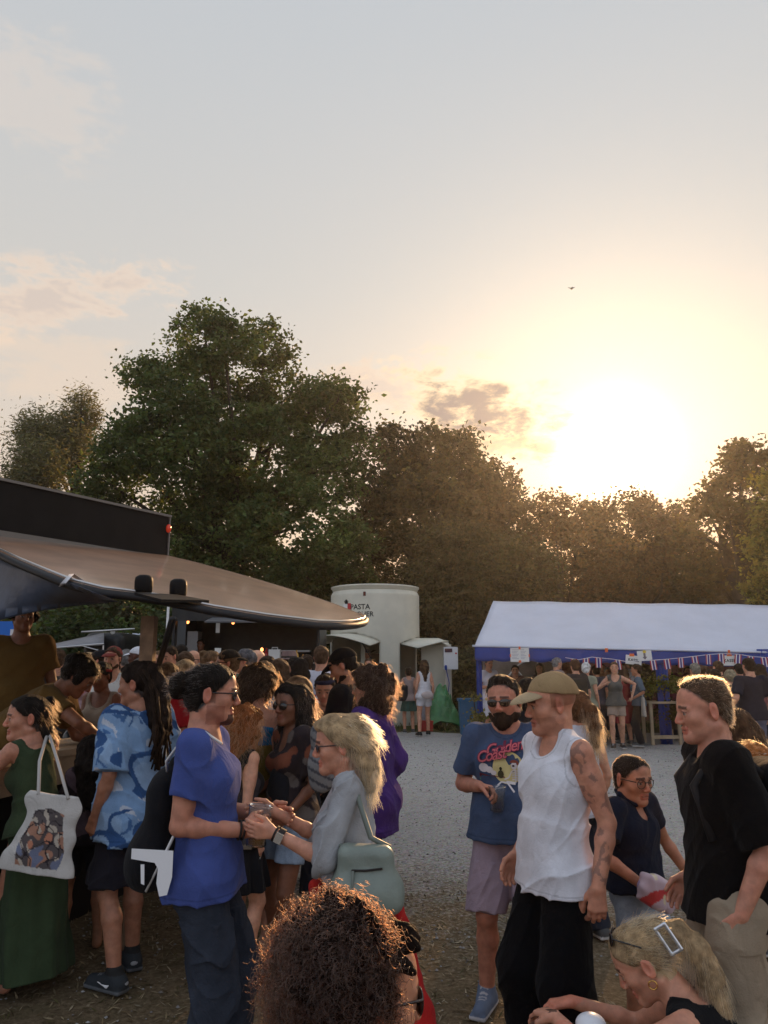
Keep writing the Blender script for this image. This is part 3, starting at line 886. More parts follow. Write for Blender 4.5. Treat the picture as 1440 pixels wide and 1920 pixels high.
        for j, t in enumerate(ts):
            base = P0 + d0 * (L * t)[:, None] + np.array([0, 0, -1]) * (L * .35 * t * t)[:, None]
            an = ph + t * (npt - 1) * 1.25 * tw
            rr = (curl * min(1, t * 3))
            pts[:, j] = base + u * (np.cos(an) * rr)[:, None] + w * (np.sin(an) * rr)[:, None]
        cu = bpy.data.hair_curves.new(name)
        cu.add_curves([npt] * count)
        cu.attributes['position'].data.foreach_set('vector', pts.reshape(-1))
        rad = cu.attributes.new('radius', 'FLOAT', 'POINT')
        rad.data.foreach_set('value', np.tile(np.linspace(1, .45, npt) * srad, count).astype(np.float32))
        ca = cu.attributes.new('Col', 'FLOAT_COLOR', 'CURVE')
        cc = np.array(col)[None] * r.uniform(.7, 1.35, (count, 1))
        ca.data.foreach_set('color', np.concatenate([cc, np.ones((count, 1))], 1).astype(np.float32).ravel())
        cu.materials.append(STRAND)
        o = bpy.data.objects.new(name, cu); link(o, hair)
        return o

    def beard(p, col, t=.010, name='beard', moust=True):
        S = Shape(); h = p.hs; hp = p.hp
        E = lambda c, r, k=.02, op='+': S.ell(hp(*c), v3(*r) * h, p.Rh, k * h, op)
        jr = .022 + t
        for g in (1, -1):
            S.cone(hp(g * .052, -.002, -.035), hp(g * .044, .012, -.068), .016 * h, (jr - .004) * h, .02 * h)
            S.cone(hp(g * .046, .010, -.068), hp(g * .012, .066, -.100), jr * h, jr * h, .03 * h)
        E((0, .072, -.100), (.028, .022 + t * .6, .024 + t), .02)
        if moust: S.cone(hp(-.024, .084, -.060), hp(.024, .084, -.060), .0105 * h, .0105 * h, .01 * h); S.cone(hp(-.02, .08, -.075), hp(.02, .08, -.075), .013 * h, .013 * h, .01 * h)
        S.clipp(p.Rh @ v3(0, -.2, 1), hp(0, .08, -.048))
        return p.part(name, S, HAIRM, col, min(p.vox, .006), wrinkle(3, .003, 90), .006)

    def glasses(p, col=(.012, .010, .010), up=None, name='sunglasses', lens=(.027, .020), thick=.005, ring=False, lenscol=None):
        h = p.hs; S = Shape()
        if up: Rg = p.Rh @ rx(R_(up[2])); c = p.hp(0, up[0], up[1])
        else: Rg = p.Rh; c = p.hp(0, .097, .0)
        G = lambda x, y, z: c + Rg @ v3(x, y, z) * h
        vx = .0024 if p.d < 5 else .004
        rr = .0022 if p.d < 5 else .0035
        for g in (1, -1):
            lr = Rg @ rz(-g * .22)
            if not ring: S.ell(G(g * .033, -.004, -.004), v3(lens[0], thick, lens[1]) * h, lr, .003)
            else:
                k = 12
                for i in range(k):
                    a0, a1 = 2 * math.pi * i / k, 2 * math.pi * (i + 1) / k
                    o = v3(g * .031, -.004, -.004)
                    q0 = o + rz(-g * .22) @ v3(lens[0] * math.cos(a0), 0, lens[1] * math.sin(a0)); q1 = o + rz(-g * .22) @ v3(lens[0] * math.cos(a1), 0, lens[1] * math.sin(a1))
                    S.cone(c + Rg @ q0 * h, c + Rg @ q1 * h, rr * h, rr * h, .002)
            S.cone(G(g * .058, -.012, .006), G(g * .081, -.10, .004), rr * h * 1.3, rr * h * 1.3, .003)
        S.cone(G(-.010, .002, .004), G(.010, .002, .004), rr * h * 1.2, rr * h * 1.2, .003)
        return p.part(name, S, pmat('glasses_plastic', attr=True, rough=.08, spec=.6), col, vx)

    def cap(p, col, yaw=0, name='cap', tilt=0, brim=True, brimcol=None):
        h = p.hs; S = Shape(); Rc = p.Rh @ rz(R_(yaw)) @ rx(R_(tilt))
        cc = p.hp(0, -.018, .034); G = lambda x, y, z: cc + Rc @ v3(x, y, z) * h
        S.ell(cc, v3(.090, .110, .097) * h, p.Rh, .01)
        S.clipp(Rc @ v3(0, .16, -1), G(0, 0, .008))
        for a in range(3):   # panel seams
            an = math.pi * a / 3; S.ell(cc, v3(.0035, .2, .2) * h, p.Rh @ rz(an), .012 * h, '-') if False else None
        o = p.part(name, S, CLOTH, col, min(p.vox, .008), wrinkle(5, .0012, 40), .003)
        if brim:
            B = Shape()
            B.ell(G(0, .105, -.012), v3(.078, .088, .035) * h, Rc @ rx(-.22), .004)
            B.ell(G(0, .105, -.020), v3(.080, .092, .034) * h, Rc @ rx(-.22), .003, '-')
            B.ell(cc, v3(.085, .105, .2) * h, p.Rh, .003, '-')
            B.clipp(Rc @ v3(0, -1, 0), G(0, .06, 0))
            p.part('brim', B, CLOTH, brimcol or col, min(p.vox * .6, .005), parent=o)
        return o

    def hat(p, col, band=(.03, .03, .03), name='hat'):
        h = p.hs; S = Shape(); c = p.hp(0, -.015, .07)
        S.frus(c, p.Rh, -.01 * h, .085 * h, (0, 0, .088 * h, .105 * h), (0, 0, .068 * h, .085 * h), k=.01)
        S.ell(c + p.Rh @ v3(0, 0, -.012) * h, v3(.135, .155, .009) * h, p.Rh, .01)
        def cf(V, p_):
            q = (V - c) @ p.Rh; C = np.tile(np.array(col, np.float32), (len(V), 1)); C[(q[:, 2] > .0) & (q[:, 2] < .022 * h) & (np.hypot(q[:, 0], q[:, 1]) < .115 * h)] = band
            return C
        return p.part(name, S, CLOTH, cf, .007)

def creases(seed, amp, freq):
    g1, g2, g3 = wrinkle(seed, 1.0, freq), wrinkle(seed + 1, 1.0, freq * 1.9), wrinkle(seed + 2, 1.0, freq * .6)
    A = np.array([[1, .25, .15], [.2, 1, -.2], [.5, .35, .62]], np.float32)
    def f(P):
        Q = P @ A
        return amp * (1.1 * g3(P) - 1.7 * np.exp(-np.abs(g1(Q)) * 3.0) + .7 - .9 * np.exp(-np.abs(g2(Q)) * 2.8))
    return f
def tex_mix(cols, freq, seed, th=(0.0,)):
    """cloth printed with irregular patches"""
    fs = [nfield(seed + 7 * i, freq * (1 + .35 * i)) for i in range(len(cols) - 1)]
    def f(V, p):
        C = np.tile(np.array(cols[0], np.float32), (len(V), 1))
        for i, c in enumerate(cols[1:]): C[fs[i](V) > (th[i] if i < len(th) else .5)] = c
        return C
    return f

def project_print(p, target, name, polys, front=True, off=.0025, mat=None, label=None):
    """polys: list of (V2 (n,2) in metres x,z local; faces; colour) laid onto a garment by casting rays along the wearer's own front axis"""
    from mathutils.bvhtree import BVHTree
    me = target.data
    vs_ = [v.co for v in me.vertices]
    bvh = BVHTree.FromPolygons(vs_, [tuple(q.vertices) for q in me.polygons])
    V, F, C = [], [], []
    sgn = 1 if front else -1
    for li, (v2, faces, colr) in enumerate(polys):
        base = len(V)
        for x, z in v2:
            hit = bvh.ray_cast(Vector((x, .7 * sgn, z)), Vector((0, -sgn, 0)))
            y = hit[0].y + sgn * (off + .0006 * li) if hit[0] is not None else .1 * sgn
            V.append((x, y, z))
        F += [tuple(i + base for i in f) for f in faces]; C += [colr] * len(v2)
    fs = {}
    for f in F: fs.setdefault(len(f), []).append(f)
    o = mesh_np(name, np.array(V), [np.array(q) for q in fs.values()], mat or CLOTH, np.array(C), p.root)
    if label: o['label'] = label
    o.parent = target
    return o

def text_mesh(txt, size, shear=0.0, spacing=1.0, bold=0.0):
    """2D glyph mesh (V2, faces), centred on its own width, baseline at 0"""
    cu = bpy.data.curves.new('lettering', 'FONT'); cu.body = txt; cu.size = size; cu.shear = shear; cu.space_character = spacing
    cu.offset = bold; cu.resolution_u = 3
    ob = bpy.data.objects.new('lettering', cu)
    me = bpy.data.meshes.new_from_object(ob)
    V = np.array([v.co[:2] for v in me.vertices]); F = [tuple(q.vertices) for q in me.polygons]
    bpy.data.objects.remove(ob); bpy.data.curves.remove(cu); bpy.data.meshes.remove(me)
    if len(V): V[:, 0] -= (V[:, 0].min() + V[:, 0].max()) / 2
    return V, F
def disc2(cx, cz, rx_, rz_, seg=20, a0=0, a1=2 * math.pi):
    V = [(cx, cz)] + [(cx + rx_ * math.cos(a0 + (a1 - a0) * i / seg), cz + rz_ * math.sin(a0 + (a1 - a0) * i / seg)) for i in range(seg + 1)]
    return np.array(V), [(0, i + 1, i + 2) for i in range(seg)]
def line2(pts, w):
    V, F = [], []
    for i in range(len(pts) - 1):
        a, b = np.array(pts[i], float), np.array(pts[i + 1], float); t = b - a; t /= np.linalg.norm(t) + 1e-9; nn = np.array([-t[1], t[0]]) * w / 2
        k = len(V); V += [a + nn, a - nn, b - nn, b + nn]; F.append((k, k + 1, k + 2, k + 3))
    return np.array(V), F
# ------------------------------------------------------------------ ground
def ground_material():
    m = bpy.data.materials.new('ground'); m.use_nodes = True; t = NT(m.node_tree); b = t.n['Principled BSDF']
    P = t.node('ShaderNodeNewGeometry').outputs['Position']
    sp = t.node('ShaderNodeSeparateXYZ'); t.put(sp.inputs[0], P)
    x, y = sp.outputs[0], sp.outputs[1]
    n1 = t.noise(P, .55, 5, .6); n2 = t.noise(P, 4.5, 6, .65); n3 = t.noise(P, 38, 6, .7); n4 = t.noise(P, 130, 4, .7)
    vo = t.node('ShaderNodeTexVoronoi'); t.put(vo.inputs['Vector'], P); vo.inputs['Scale'].default_value = 55
    # gravel: grey limestone grit; soil: trodden dry grass
    grit = t.ramp(n3, [(.25, (.23, .215, .20)), (.5, (.44, .415, .385)), (.75, (.61, .58, .545))])
    grit = t.mix(t.smooth(n4, .52, .72), grit, (.10, .10, .105))
    grit = t.mix(t.m('MULTIPLY', t.smooth(n2, .5, .72), .5), grit, (.19, .175, .155))
    grit = t.mix(.25, grit, vo.outputs['Color'], 'SOFT_LIGHT')
    soil = t.ramp(n3, [(.25, (.065, .046, .027)), (.5, (.17, .125, .075)), (.8, (.34, .26, .16))])
    soil = t.mix(t.smooth(n2, .45, .75), soil, (.10, .08, .042))
    gx = t.smooth(t.m('ADD', x, t.m('MULTIPLY', t.m('SUBTRACT', n1, .5), 2.4)), -1.5, -.3)
    gy = t.smooth(t.m('ADD', y, t.m('MULTIPLY', t.m('SUBTRACT', n2, .5), 3.5)), 3.2, 9.8)
    gf = t.m('SUBTRACT', 1.0, t.smooth(t.m('ADD', y, t.m('MULTIPLY', t.m('SUBTRACT', n2, .5), 1.2)), 18.9, 19.4))
    g = t.m('MULTIPLY', t.m('MULTIPLY', gx, gy), gf)
    sp2 = t.smooth(t.m('ADD', t.m('MULTIPLY', g, 1.2), t.m('MULTIPLY', t.m('SUBTRACT', n3, .5), 1.5)), .18, .92)
    far = t.smooth(y, 18.9, 20)
    grass = t.ramp(n3, [(.3, (.025, .032, .010)), (.6, (.07, .075, .028)), (.85, (.15, .13, .055))])
    soil = t.mix(far, soil, grass)
    t.put(b.inputs['Base Color'], t.mix(sp2, soil, grit)); b.inputs['Roughness'].default_value = .95; b.inputs['Specular IOR Level'].default_value = .1
    bn = t.node('ShaderNodeBump'); bn.inputs['Strength'].default_value = .7; bn.inputs['Distance'].default_value = .03
    t.put(bn.inputs['Height'], t.m('ADD', n3, t.m('MULTIPLY', n4, .5))); t.put(b.inputs['Normal'], bn.outputs[0])
    return m
GM = ground_material()
def hgt(x, y): return .012 * np.sin(x * 2.1 + np.sin(y * 1.3)) + .010 * np.sin(y * 3.3 + x * 1.7) + .006 * np.sin(x * 7.1) * np.sin(y * 6.3) - .012
xs = np.arange(-16, 16.01, .16); ys = np.arange(1, 25.01, .16)
gx, gy = np.meshgrid(xs, ys, indexing='ij')
V = np.stack([gx, gy, hgt(gx, gy) * np.minimum(1, np.minimum(np.minimum(gx + 16, 16 - gx), np.minimum(gy - 1, 25 - gy)) / 2)], -1).reshape(-1, 3)
nx, ny = gx.shape; i = np.arange(nx - 1)[:, None] * ny + np.arange(ny - 1)[None]
F = np.stack([i, i + ny, i + ny + 1, i + 1], -1).reshape(-1, 4)
big = [(-900, -300), (900, -300), (900, 1500), (-900, 1500)]; inn = [(-16, 1), (16, 1), (16, 25), (-16, 25)]
k = len(V); V = np.concatenate([V, [(a, b, 0) for a, b in big], [(a, b, 0) for a, b in inn]])
F2 = np.array([(k + q, k + (q + 1) % 4, k + 4 + (q + 1) % 4, k + 4 + q) for q in range(4)])
tag(mesh_np('ground', V, [np.concatenate([F, F2])], GM, smooth=True), kind='structure')

def scatter_quads(n_, cx, cols, size, lift, flat=.3, asp=.35, bend=0.0):
    c = cx; r = rng
    a = r.uniform(0, 2 * np.pi, n_); el = r.normal(0, flat, n_)
    d = np.stack([np.cos(a) * np.cos(el), np.sin(a) * np.cos(el), np.abs(np.sin(el))], 1)
    s_ = np.stack([-np.sin(a), np.cos(a), r.normal(0, .4, n_)], 1); s_ /= np.linalg.norm(s_, axis=1, keepdims=True)
    L = (size * r.uniform(.4, 1.5, n_))[:, None]; w = L * asp
    p0 = c - d * L * .5; p1 = c + s_ * w * .5; p2 = c + d * L * .5; p3 = c - s_ * w * .5
    V = np.stack([p0, p1, p2, p3], 1); V[:, :, 2] += lift
    F = np.arange(n_ * 4).reshape(-1, 4)
    C = np.repeat(np.array(cols)[r.integers(0, len(cols), n_)] * r.uniform(.6, 1.3, (n_, 1)), 4, 0)
    return V.reshape(-1, 3), F, C
# straw, leaf litter and loose stones lying on the trodden ground
n_ = 42000
yy = 2.2 + 6.5 * rng.power(1.6, n_)[::1] * 1.0; xx = rng.uniform(-1, 1, n_) * (1.2 + yy * .62)
cl = nfield(5, 1.5)(np.stack([xx, yy, yy * 0], 1)); kp = (cl > -.9) & ((yy < 6.4) | (xx < -1.3))
xx, yy = xx[kp], yy[kp]; c = np.stack([xx, yy, hgt(xx, yy)], 1)
V, F, C = scatter_quads(len(c), c, [(.20, .15, .08), (.30, .235, .14), (.13, .09, .045), (.09, .08, .03), (.36, .30, .2)], .045, .008, .35, .16)
tag(mesh_np('dry_grass', V, [F], leafmat('straw', transl=.2, tcol=(1, 1, 1)), C, smooth=False), kind='stuff')
n_ = 9000
yy = 3 + 14 * rng.power(1.2, n_); xx = rng.uniform(-1, 1, n_) * (1 + yy * .6)
c = np.stack([xx, yy, hgt(xx, yy) + .004], 1); rr = rng.uniform(.003, .011, n_) * (1 + .03 * yy)
oct_ = np.array([(1, 0, 0), (0, 1, 0), (-1, 0, 0), (0, -1, 0), (0, 0, .7), (0, 0, -.5)], float)
V = c[:, None] + (oct_[None] * rr[:, None, None]) * rng.uniform(.6, 1.4, (n_, 6, 1)); V = V.reshape(-1, 3)
f8 = np.array([(0, 1, 4), (1, 2, 4), (2, 3, 4), (3, 0, 4), (1, 0, 5), (2, 1, 5), (3, 2, 5), (0, 3, 5)])
F = (np.arange(n_)[:, None, None] * 6 + f8[None]).reshape(-1, 3)
C = np.repeat(np.array([(.30, .29, .28), (.22, .21, .20), (.38, .37, .35), (.16, .14, .12)])[rng.integers(0, 4, n_)], 6, 0)
tag(mesh_np('gravel', V, [F], pmat('stone', attr=True, rough=.9, spec=.15), C, smooth=False), kind='stuff')
# rough grass along the far edge of the yard
n_ = 9000
xx = rng.uniform(-14, 14, n_); yy = rng.uniform(19.0, 25, n_) ; c = np.stack([xx, yy, np.full(n_, .06)], 1)
V, F, C = scatter_quads(n_, c, [(.09, .10, .03), (.14, .13, .05), (.05, .07, .02)], .2, 0, .9, .12)
tag(mesh_np('grass', V, [F], leafmat('grassblade', transl=.35, tcol=(1.1, 1.2, .7)), C, smooth=False), kind='stuff')

# ------------------------------------------------------------------ trees
def crown(lobes, nclump, per, sig, leaf, col, seed, asp=.62, fill=.72, flatz=.6, shrink=.92, stray=1.10):
    r = np.random.default_rng(seed)
    c = np.array([l[0] for l in lobes], float); R = np.array([l[1] for l in lobes], float) * shrink
    pr = R ** 2; pr /= pr.sum(); k = r.choice(len(R), nclump, p=pr)
    d = r.normal(0, 1, (nclump, 3)); d /= np.linalg.norm(d, axis=1, keepdims=True)
    rad = r.uniform(fill ** 2, 1.0, nclump) ** .5 * np.where(r.random(nclump) < .25, r.uniform(1.0, stray, nclump), 1)
    cc = c[k] + d * (R[k] * rad)[:, None] * np.array([1, .9, 1])
    cb = np.exp(r.normal(0, .28, nclump)); sz = np.exp(r.normal(0, .25, nclump))
    q = np.repeat(np.arange(nclump), per)
    p = cc[q] + r.normal(0, 1, (len(q), 3)) * np.array([1, 1, flatz]) * (sig * sz[q])[:, None]
    n_ = len(p)
    a = r.normal(0, 1, (n_, 3)); a[:, 2] = a[:, 2] * .6 - .25; a /= np.linalg.norm(a, axis=1, keepdims=True)
    b = np.cross(a, r.normal(0, 1, (n_, 3))); b /= np.linalg.norm(b, axis=1, keepdims=True) + 1e-9
    L = (leaf * r.uniform(.6, 1.4, n_))[:, None]
    up = np.cross(a, b) * L * .18
    V = np.stack([p - a * L * .5, p + b * L * asp * .5 + up, p + a * L * .5, p - b * L * asp * .5 + up], 1).reshape(-1, 3)
    F = np.arange(n_ * 4).reshape(-1, 4)
    C = np.array(col)[None] * (cb[q] * r.uniform(.75, 1.3, n_))[:, None] * np.stack([r.uniform(.85, 1.2, n_), np.ones(n_), r.uniform(.8, 1.1, n_)], 1)
    return V, F, np.repeat(C, 4, 0)

BARK = pmat('bark', (.055, .043, .032), rough=.95, spec=.1, bump=.8, bscale=14, var=.35, vscale=5, stretch=(3, 3, .5))
def tree(name, label, px, d, lobes_px, trunk_r, nclump, per, sig, leaf, col, seed, cat='tree', group='trees behind the festival ground', transl=.45, trunk_top=.62, depth=.8, **kw):
    """lobes_px: (px, py, r px) of each mass of the crown as seen in the photograph at d metres"""
    r = np.random.default_rng(seed + 100)
    sc = d / FPX * 1.04
    lobes = [(at(a, b, d) + np.array([0, r.normal(0, 1) * c_ * sc * depth, 0]), c_ * sc) for a, b, c_ in lobes_px]
    base = np.array([at(px, 1242, d)[0], d, 0.0])
    t = thing(name, label, cat, base, group)
    V, F, C = crown(lobes, nclump, per, sig, leaf, col, seed, **kw)
    mesh_np('crown', V - base, [F], leafmat('leaf_%d' % int(transl * 100), transl=transl), C, t, smooth=False)
    zt = max(l[0][2] for l in lobes); mb = MB()
    hub = base + np.array([0, 0, (zt) * trunk_top])
    wob = lambda s_: r.normal(0, s_, 3)
    trunk = [base + np.array([0, 0, -.2]), base + np.array([0, 0, zt * .2]) + wob(.1), base + np.array([0, 0, zt * .42]) + wob(.15), hub + wob(.2)]
    mb.tube(trunk, [trunk_r * 1.25, trunk_r, trunk_r * .8, trunk_r * .5], 9)
    for lc, lr in lobes:
        f = r.uniform(.3, .95); s0 = base + (hub - base) * f
        mid = (s0 + lc) / 2 + wob(.25) + np.array([0, 0, -.1 * lr])
        mb.tube([s0, mid, lc, lc + (lc - mid) * .12 + wob(.1)], [trunk_r * .38, trunk_r * .24, trunk_r * .10, trunk_r * .03], 6)
    mb.build('trunk', BARK, t, True)
    return t

tree('oak_tree', 'tallest broad green tree, standing alone above the food stall roof', 430, 30,
     [(395, 655, 70), (440, 690, 60), (490, 640, 62), (345, 690, 55), (300, 725, 55), (270, 700, 35), (310, 780, 62), (420, 755, 95), (520, 750, 80), (600, 745, 50), (635, 765, 55), (650, 830, 50),
      (380, 860, 110), (500, 880, 120), (600, 890, 80), (270, 870, 60), (245, 825, 32), (300, 970, 95), (420, 1000, 110), (560, 1010, 110), (655, 1020, 50), (620, 1075, 70), (460, 1090, 100), (340, 1085, 90), (225, 920, 55), (190, 930, 45)],
     .42, 1250, 66, .31, .19, (.075, .108, .034), 1, transl=.32, fill=.60, shrink=.88)
tree('willow_tree', 'thin grey green willow left of the tallest tree, bare trunk top showing', 125, 36,
     [(112, 805, 40), (138, 775, 28), (148, 748, 16), (85, 825, 36), (66, 815, 18), (60, 870, 36), (140, 850, 36), (28, 905, 22), (105, 905, 52), (8, 930, 26)],
     .30, 420, 60, .34, .24, (.12, .12, .07), 2, transl=.45, asp=.22, flatz=1.1, trunk_top=.8, shrink=.9, stray=1.02)
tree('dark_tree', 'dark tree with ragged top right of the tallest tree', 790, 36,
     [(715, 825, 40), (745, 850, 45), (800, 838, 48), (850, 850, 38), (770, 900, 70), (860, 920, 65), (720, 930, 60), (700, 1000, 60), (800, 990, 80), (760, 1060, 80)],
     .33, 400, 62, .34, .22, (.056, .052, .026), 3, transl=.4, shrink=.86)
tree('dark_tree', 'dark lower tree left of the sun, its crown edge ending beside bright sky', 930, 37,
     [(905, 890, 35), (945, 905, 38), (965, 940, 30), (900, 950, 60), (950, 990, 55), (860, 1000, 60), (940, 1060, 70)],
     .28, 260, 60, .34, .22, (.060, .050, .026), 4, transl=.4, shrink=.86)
tree('leafy_bush', 'rounded olive bush behind the space between kiosk and tent', 870, 27,
     [(860, 1050, 75), (930, 1040, 65), (810, 1090, 60), (980, 1080, 65), (880, 1130, 90), (800, 1160, 70), (960, 1150, 80), (860, 1220, 80), (950, 1220, 80), (760, 1200, 60), (800, 1270, 70), (880, 1290, 70)],
     .14, 900, 58, .27, .15, (.068, .064, .030), 5, 'bush', transl=.35, trunk_top=.4, fill=.75)
tree('scrub_tree', 'sparse pale topped tree directly below the sun', 1060, 38,
     [(1040, 935, 28), (1050, 965, 38), (1010, 980, 40), (1090, 985, 45), (1040, 1030, 65), (1110, 1060, 70), (1000, 1060, 60)],
     .2, 210, 56, .34, .20, (.080, .056, .032), 6, transl=.5, shrink=.86)
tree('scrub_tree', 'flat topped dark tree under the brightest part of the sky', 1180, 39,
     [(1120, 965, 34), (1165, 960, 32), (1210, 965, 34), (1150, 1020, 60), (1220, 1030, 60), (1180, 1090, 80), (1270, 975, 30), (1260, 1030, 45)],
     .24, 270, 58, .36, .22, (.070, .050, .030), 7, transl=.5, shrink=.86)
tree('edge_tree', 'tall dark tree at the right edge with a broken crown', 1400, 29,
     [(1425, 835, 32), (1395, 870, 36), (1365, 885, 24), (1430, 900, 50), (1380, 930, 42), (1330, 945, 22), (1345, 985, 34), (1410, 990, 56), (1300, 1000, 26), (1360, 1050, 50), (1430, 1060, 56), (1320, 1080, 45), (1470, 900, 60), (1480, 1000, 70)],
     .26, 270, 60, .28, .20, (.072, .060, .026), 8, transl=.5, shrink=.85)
tree('young_tree', 'yellow green leafy branches nearest on the right above the white tent', 1475, 21,
     [(1455, 905, 26), (1470, 960, 40), (1425, 1020, 24), (1450, 1060, 34), (1415, 1105, 20), (1460, 1120, 36), (1500, 1050, 60)],
     .10, 260, 46, .17, .13, (.17, .16, .045), 9, transl=.5, depth=.5)
def mass(name, px0, px1, d, z1, n_, leaf, col, seed, th=3.0):
    r = np.random.default_rng(seed); x0, x1 = at(px0, 1242, d)[0], at(px1, 1242, d)[0]
    nb = int((x1 - x0) / 1.0) + 2
    lob = [(np.array([r.uniform(x0, x1), d + r.uniform(-th / 2, th / 2), z1 * r.uniform(.05, .82)]), z1 * r.uniform(.13, .26)) for _ in range(nb * 3)]
    V, F, C = crown(lob, n_, 44, leaf * 1.9, leaf, col, seed, fill=.55)
    V = V[:, :]; V[:, 2] = np.abs(V[:, 2])
    return tag(mesh_np(name, V, [F], leafmat('leaf_35', transl=.35), C, smooth=False), kind='stuff')
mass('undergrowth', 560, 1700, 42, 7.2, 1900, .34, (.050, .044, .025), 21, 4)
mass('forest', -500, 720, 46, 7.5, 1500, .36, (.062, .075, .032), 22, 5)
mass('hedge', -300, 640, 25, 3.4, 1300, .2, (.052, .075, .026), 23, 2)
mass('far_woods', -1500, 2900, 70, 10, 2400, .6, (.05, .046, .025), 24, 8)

# ------------------------------------------------------------------ food stall with raised hatch (left)
A_, B_, C_ = at(313, 1041, 7.5), at(690, 1160, 5.6), at(385, 1138, 4.4)
_n = np.cross(B_ - A_, C_ - A_); _n /= np.linalg.norm(_n)
if _n[2] < 0: _n = -_n
def on_plane(px, py):
    o = np.array([0, 0, CAM_H]); r = ray(px, py); return o + r * (((A_ - o) @ _n) / (r @ _n))
BLK = pmat('black_paint', (.009, .008, .008), rough=.6, spec=.12, var=.2)
stall = thing('food_stall', 'dark food stall with raised glossy brown hatch and wooden counter', 'food stall', (-2.6, 5.5, 0))
out_px = [(313, 1041), (360, 1052), (420, 1068), (480, 1085), (540, 1103), (590, 1119), (630, 1133), (660, 1145), (678, 1152), (687, 1158), (684, 1163), (668, 1167), (640, 1169), (600, 1168), (550, 1162), (500, 1156), (450, 1148), (400, 1140), (350, 1130), (300, 1120), (250, 1112), (190, 1105), (130, 1090), (75, 1068), (30, 1049), (-40, 1016), (-80, 995)]
O = [on_plane(*q) for q in out_px]
hl = on_plane(-80, 995)
cpt = np.mean(O, 0)
rings = [[cpt + (q - cpt) * f + _n * .03 * (1 - f * f) for q in O] for f in (.02, .35, .65, .85, .96, 1.0)]
mb = MB(); m_ = len(O)
top = [p for r in rings for p in r]; bot = [p - _n * .035 for p in top]; N = len(top); nr_ = len(rings)
F = [(i * m_ + j, i * m_ + (j + 1) % m_, (i + 1) * m_ + (j + 1) % m_, (i + 1) * m_ + j) for i in range(nr_ - 1) for j in range(m_)]
F2 = [tuple(N + q for q in f[::-1]) for f in F]; F3 = [((nr_ - 1) * m_ + j, N + (nr_ - 1) * m_ + j, N + (nr_ - 1) * m_ + (j + 1) % m_, (nr_ - 1) * m_ + (j + 1) % m_)[::-1] for j in range(m_)]
mb.add(top + bot, F + F2 + F3 + [tuple(range(m_))[::-1]])
flap = mb.build('hatch', pmat('hatch_gloss', (.32, .20, .135), rough=.42, spec=.4, var=.18, vscale=3, coat=.8, bump=.03, bscale=3), stall, True)
mb = MB(); mb.tube([q - _n * .02 for q in O[:-1]], .024, 6)
o = mb.build('edge_seal', pmat('rubber', (.022, .022, .024), rough=.55, spec=.3), None, True); o.parent = stall; o.location = (-np.array(stall.location)).tolist()
def to_child(o, root):
    o.parent = root; o.location = tuple(-np.array(root.location)); return o
mb = MB(); mb.tube([q + _n * .012 + (cpt - q) * .012 for q in O[8:26]], .008, 5)
to_child(mb.build('edge_trim', pmat('alloy', (.55, .54, .53), rough=.3, metal=.8), None, True), stall)
# upright black panel with light trim and a red marker lamp
ud = hl - A_; ud[2] = 0; ud /= np.linalg.norm(ud)
bk = np.array([ud[1], -ud[0], 0]); bk = bk if bk[1] > 0 else -bk
zt0 = at(313, 970, 7.5)[2]; L_ = 6.0
mb = MB()
def wallbox(mb, s0, s1, z0, z1, t0, t1, col=None):
    P = [A_ + ud * a + bk * b for a, b in ((s0, t0), (s1, t0), (s1, t1), (s0, t1))]
    V = [(p[0], p[1], z) for z in (z0, z1) for p in P]
    mb.add(V, [(0, 1, 2, 3), (7, 6, 5, 4), (0, 4, 5, 1), (1, 5, 6, 2), (2, 6, 7, 3), (3, 7, 4, 0)], col)
wallbox(mb, 0, L_, A_[2] - .02, zt0, 0, .5)
to_child(mb.build('upper_panel', BLK, None), stall)
mb = MB(); wallbox(mb, -.02, L_, zt0, zt0 + .022, -.02, .52); wallbox(mb, -.018, -.002, A_[2], zt0 + .01, -.01, .03)
to_child(mb.build('panel_trim', pmat('trim_grey', (.16, .15, .14), rough=.5, metal=.2), None), stall)
mb = MB(); wallbox(mb, 0, L_, A_[2] - .075, A_[2] - .022, -.05, .04); to_child(mb.build('hinge_rail', pmat('trim_grey', None), None), stall)
S = Shape(); S.ell(at(316, 991, 7.45), (.026, .026, .044)); V, Q = mesh_sdf(S, .008)
to_child(mesh_np('marker_lamp', V, Q, pmat('red_lens', (.5, .03, .015), rough=.2, spec=.5, emit=((1, .08, .02), .12))), stall)
# post, struts and counter
pb = at(276, 1240, 4.75); pt = on_plane(290, 1125); wood = pmat('brown_timber', (.24, .15, .09), rough=.7, var=.3, vscale=8, bump=.2)
mb = MB(); pz = pt[2] - .06
mb.box((pb[0] - .04, pb[1] - .04, 0.0), (pb[0] + .04, pb[1] + .04, pz)); to_child(mb.build('post', wood, None), stall)
for off in (0, .07):
    mb = MB(); mb.tube([at(296 + off * 60, 1245, 4.85), on_plane(325 + off * 90, 1142) - _n * .05], .012, 8); to_child(mb.build('gas_strut', pmat('rubber', None), None, True), stall)
ca, cb_ = np.array([-2.42, 3.6, 0]), np.array([-1.66, 6.75, 0]); ct = (cb_ - ca) / np.linalg.norm(cb_ - ca); cn = np.array([-ct[1], ct[0], 0])
pine = pmat('pale_pine', (.42, .32, .21), rough=.6, var=.18, vscale=4, bump=.1, bscale=20, stretch=(1, 6, 1))
mb = MB()
def along(mb, a, b, z0, z1, n0, n1):
    P = [a + cn * n0, b + cn * n0, b + cn * n1, a + cn * n1]
    mb.add([(p[0], p[1], z) for z in (z0, z1) for p in P], [(3, 2, 1, 0), (4, 5, 6, 7), (0, 1, 5, 4), (1, 2, 6, 5), (2, 3, 7, 6), (3, 0, 4, 7)])
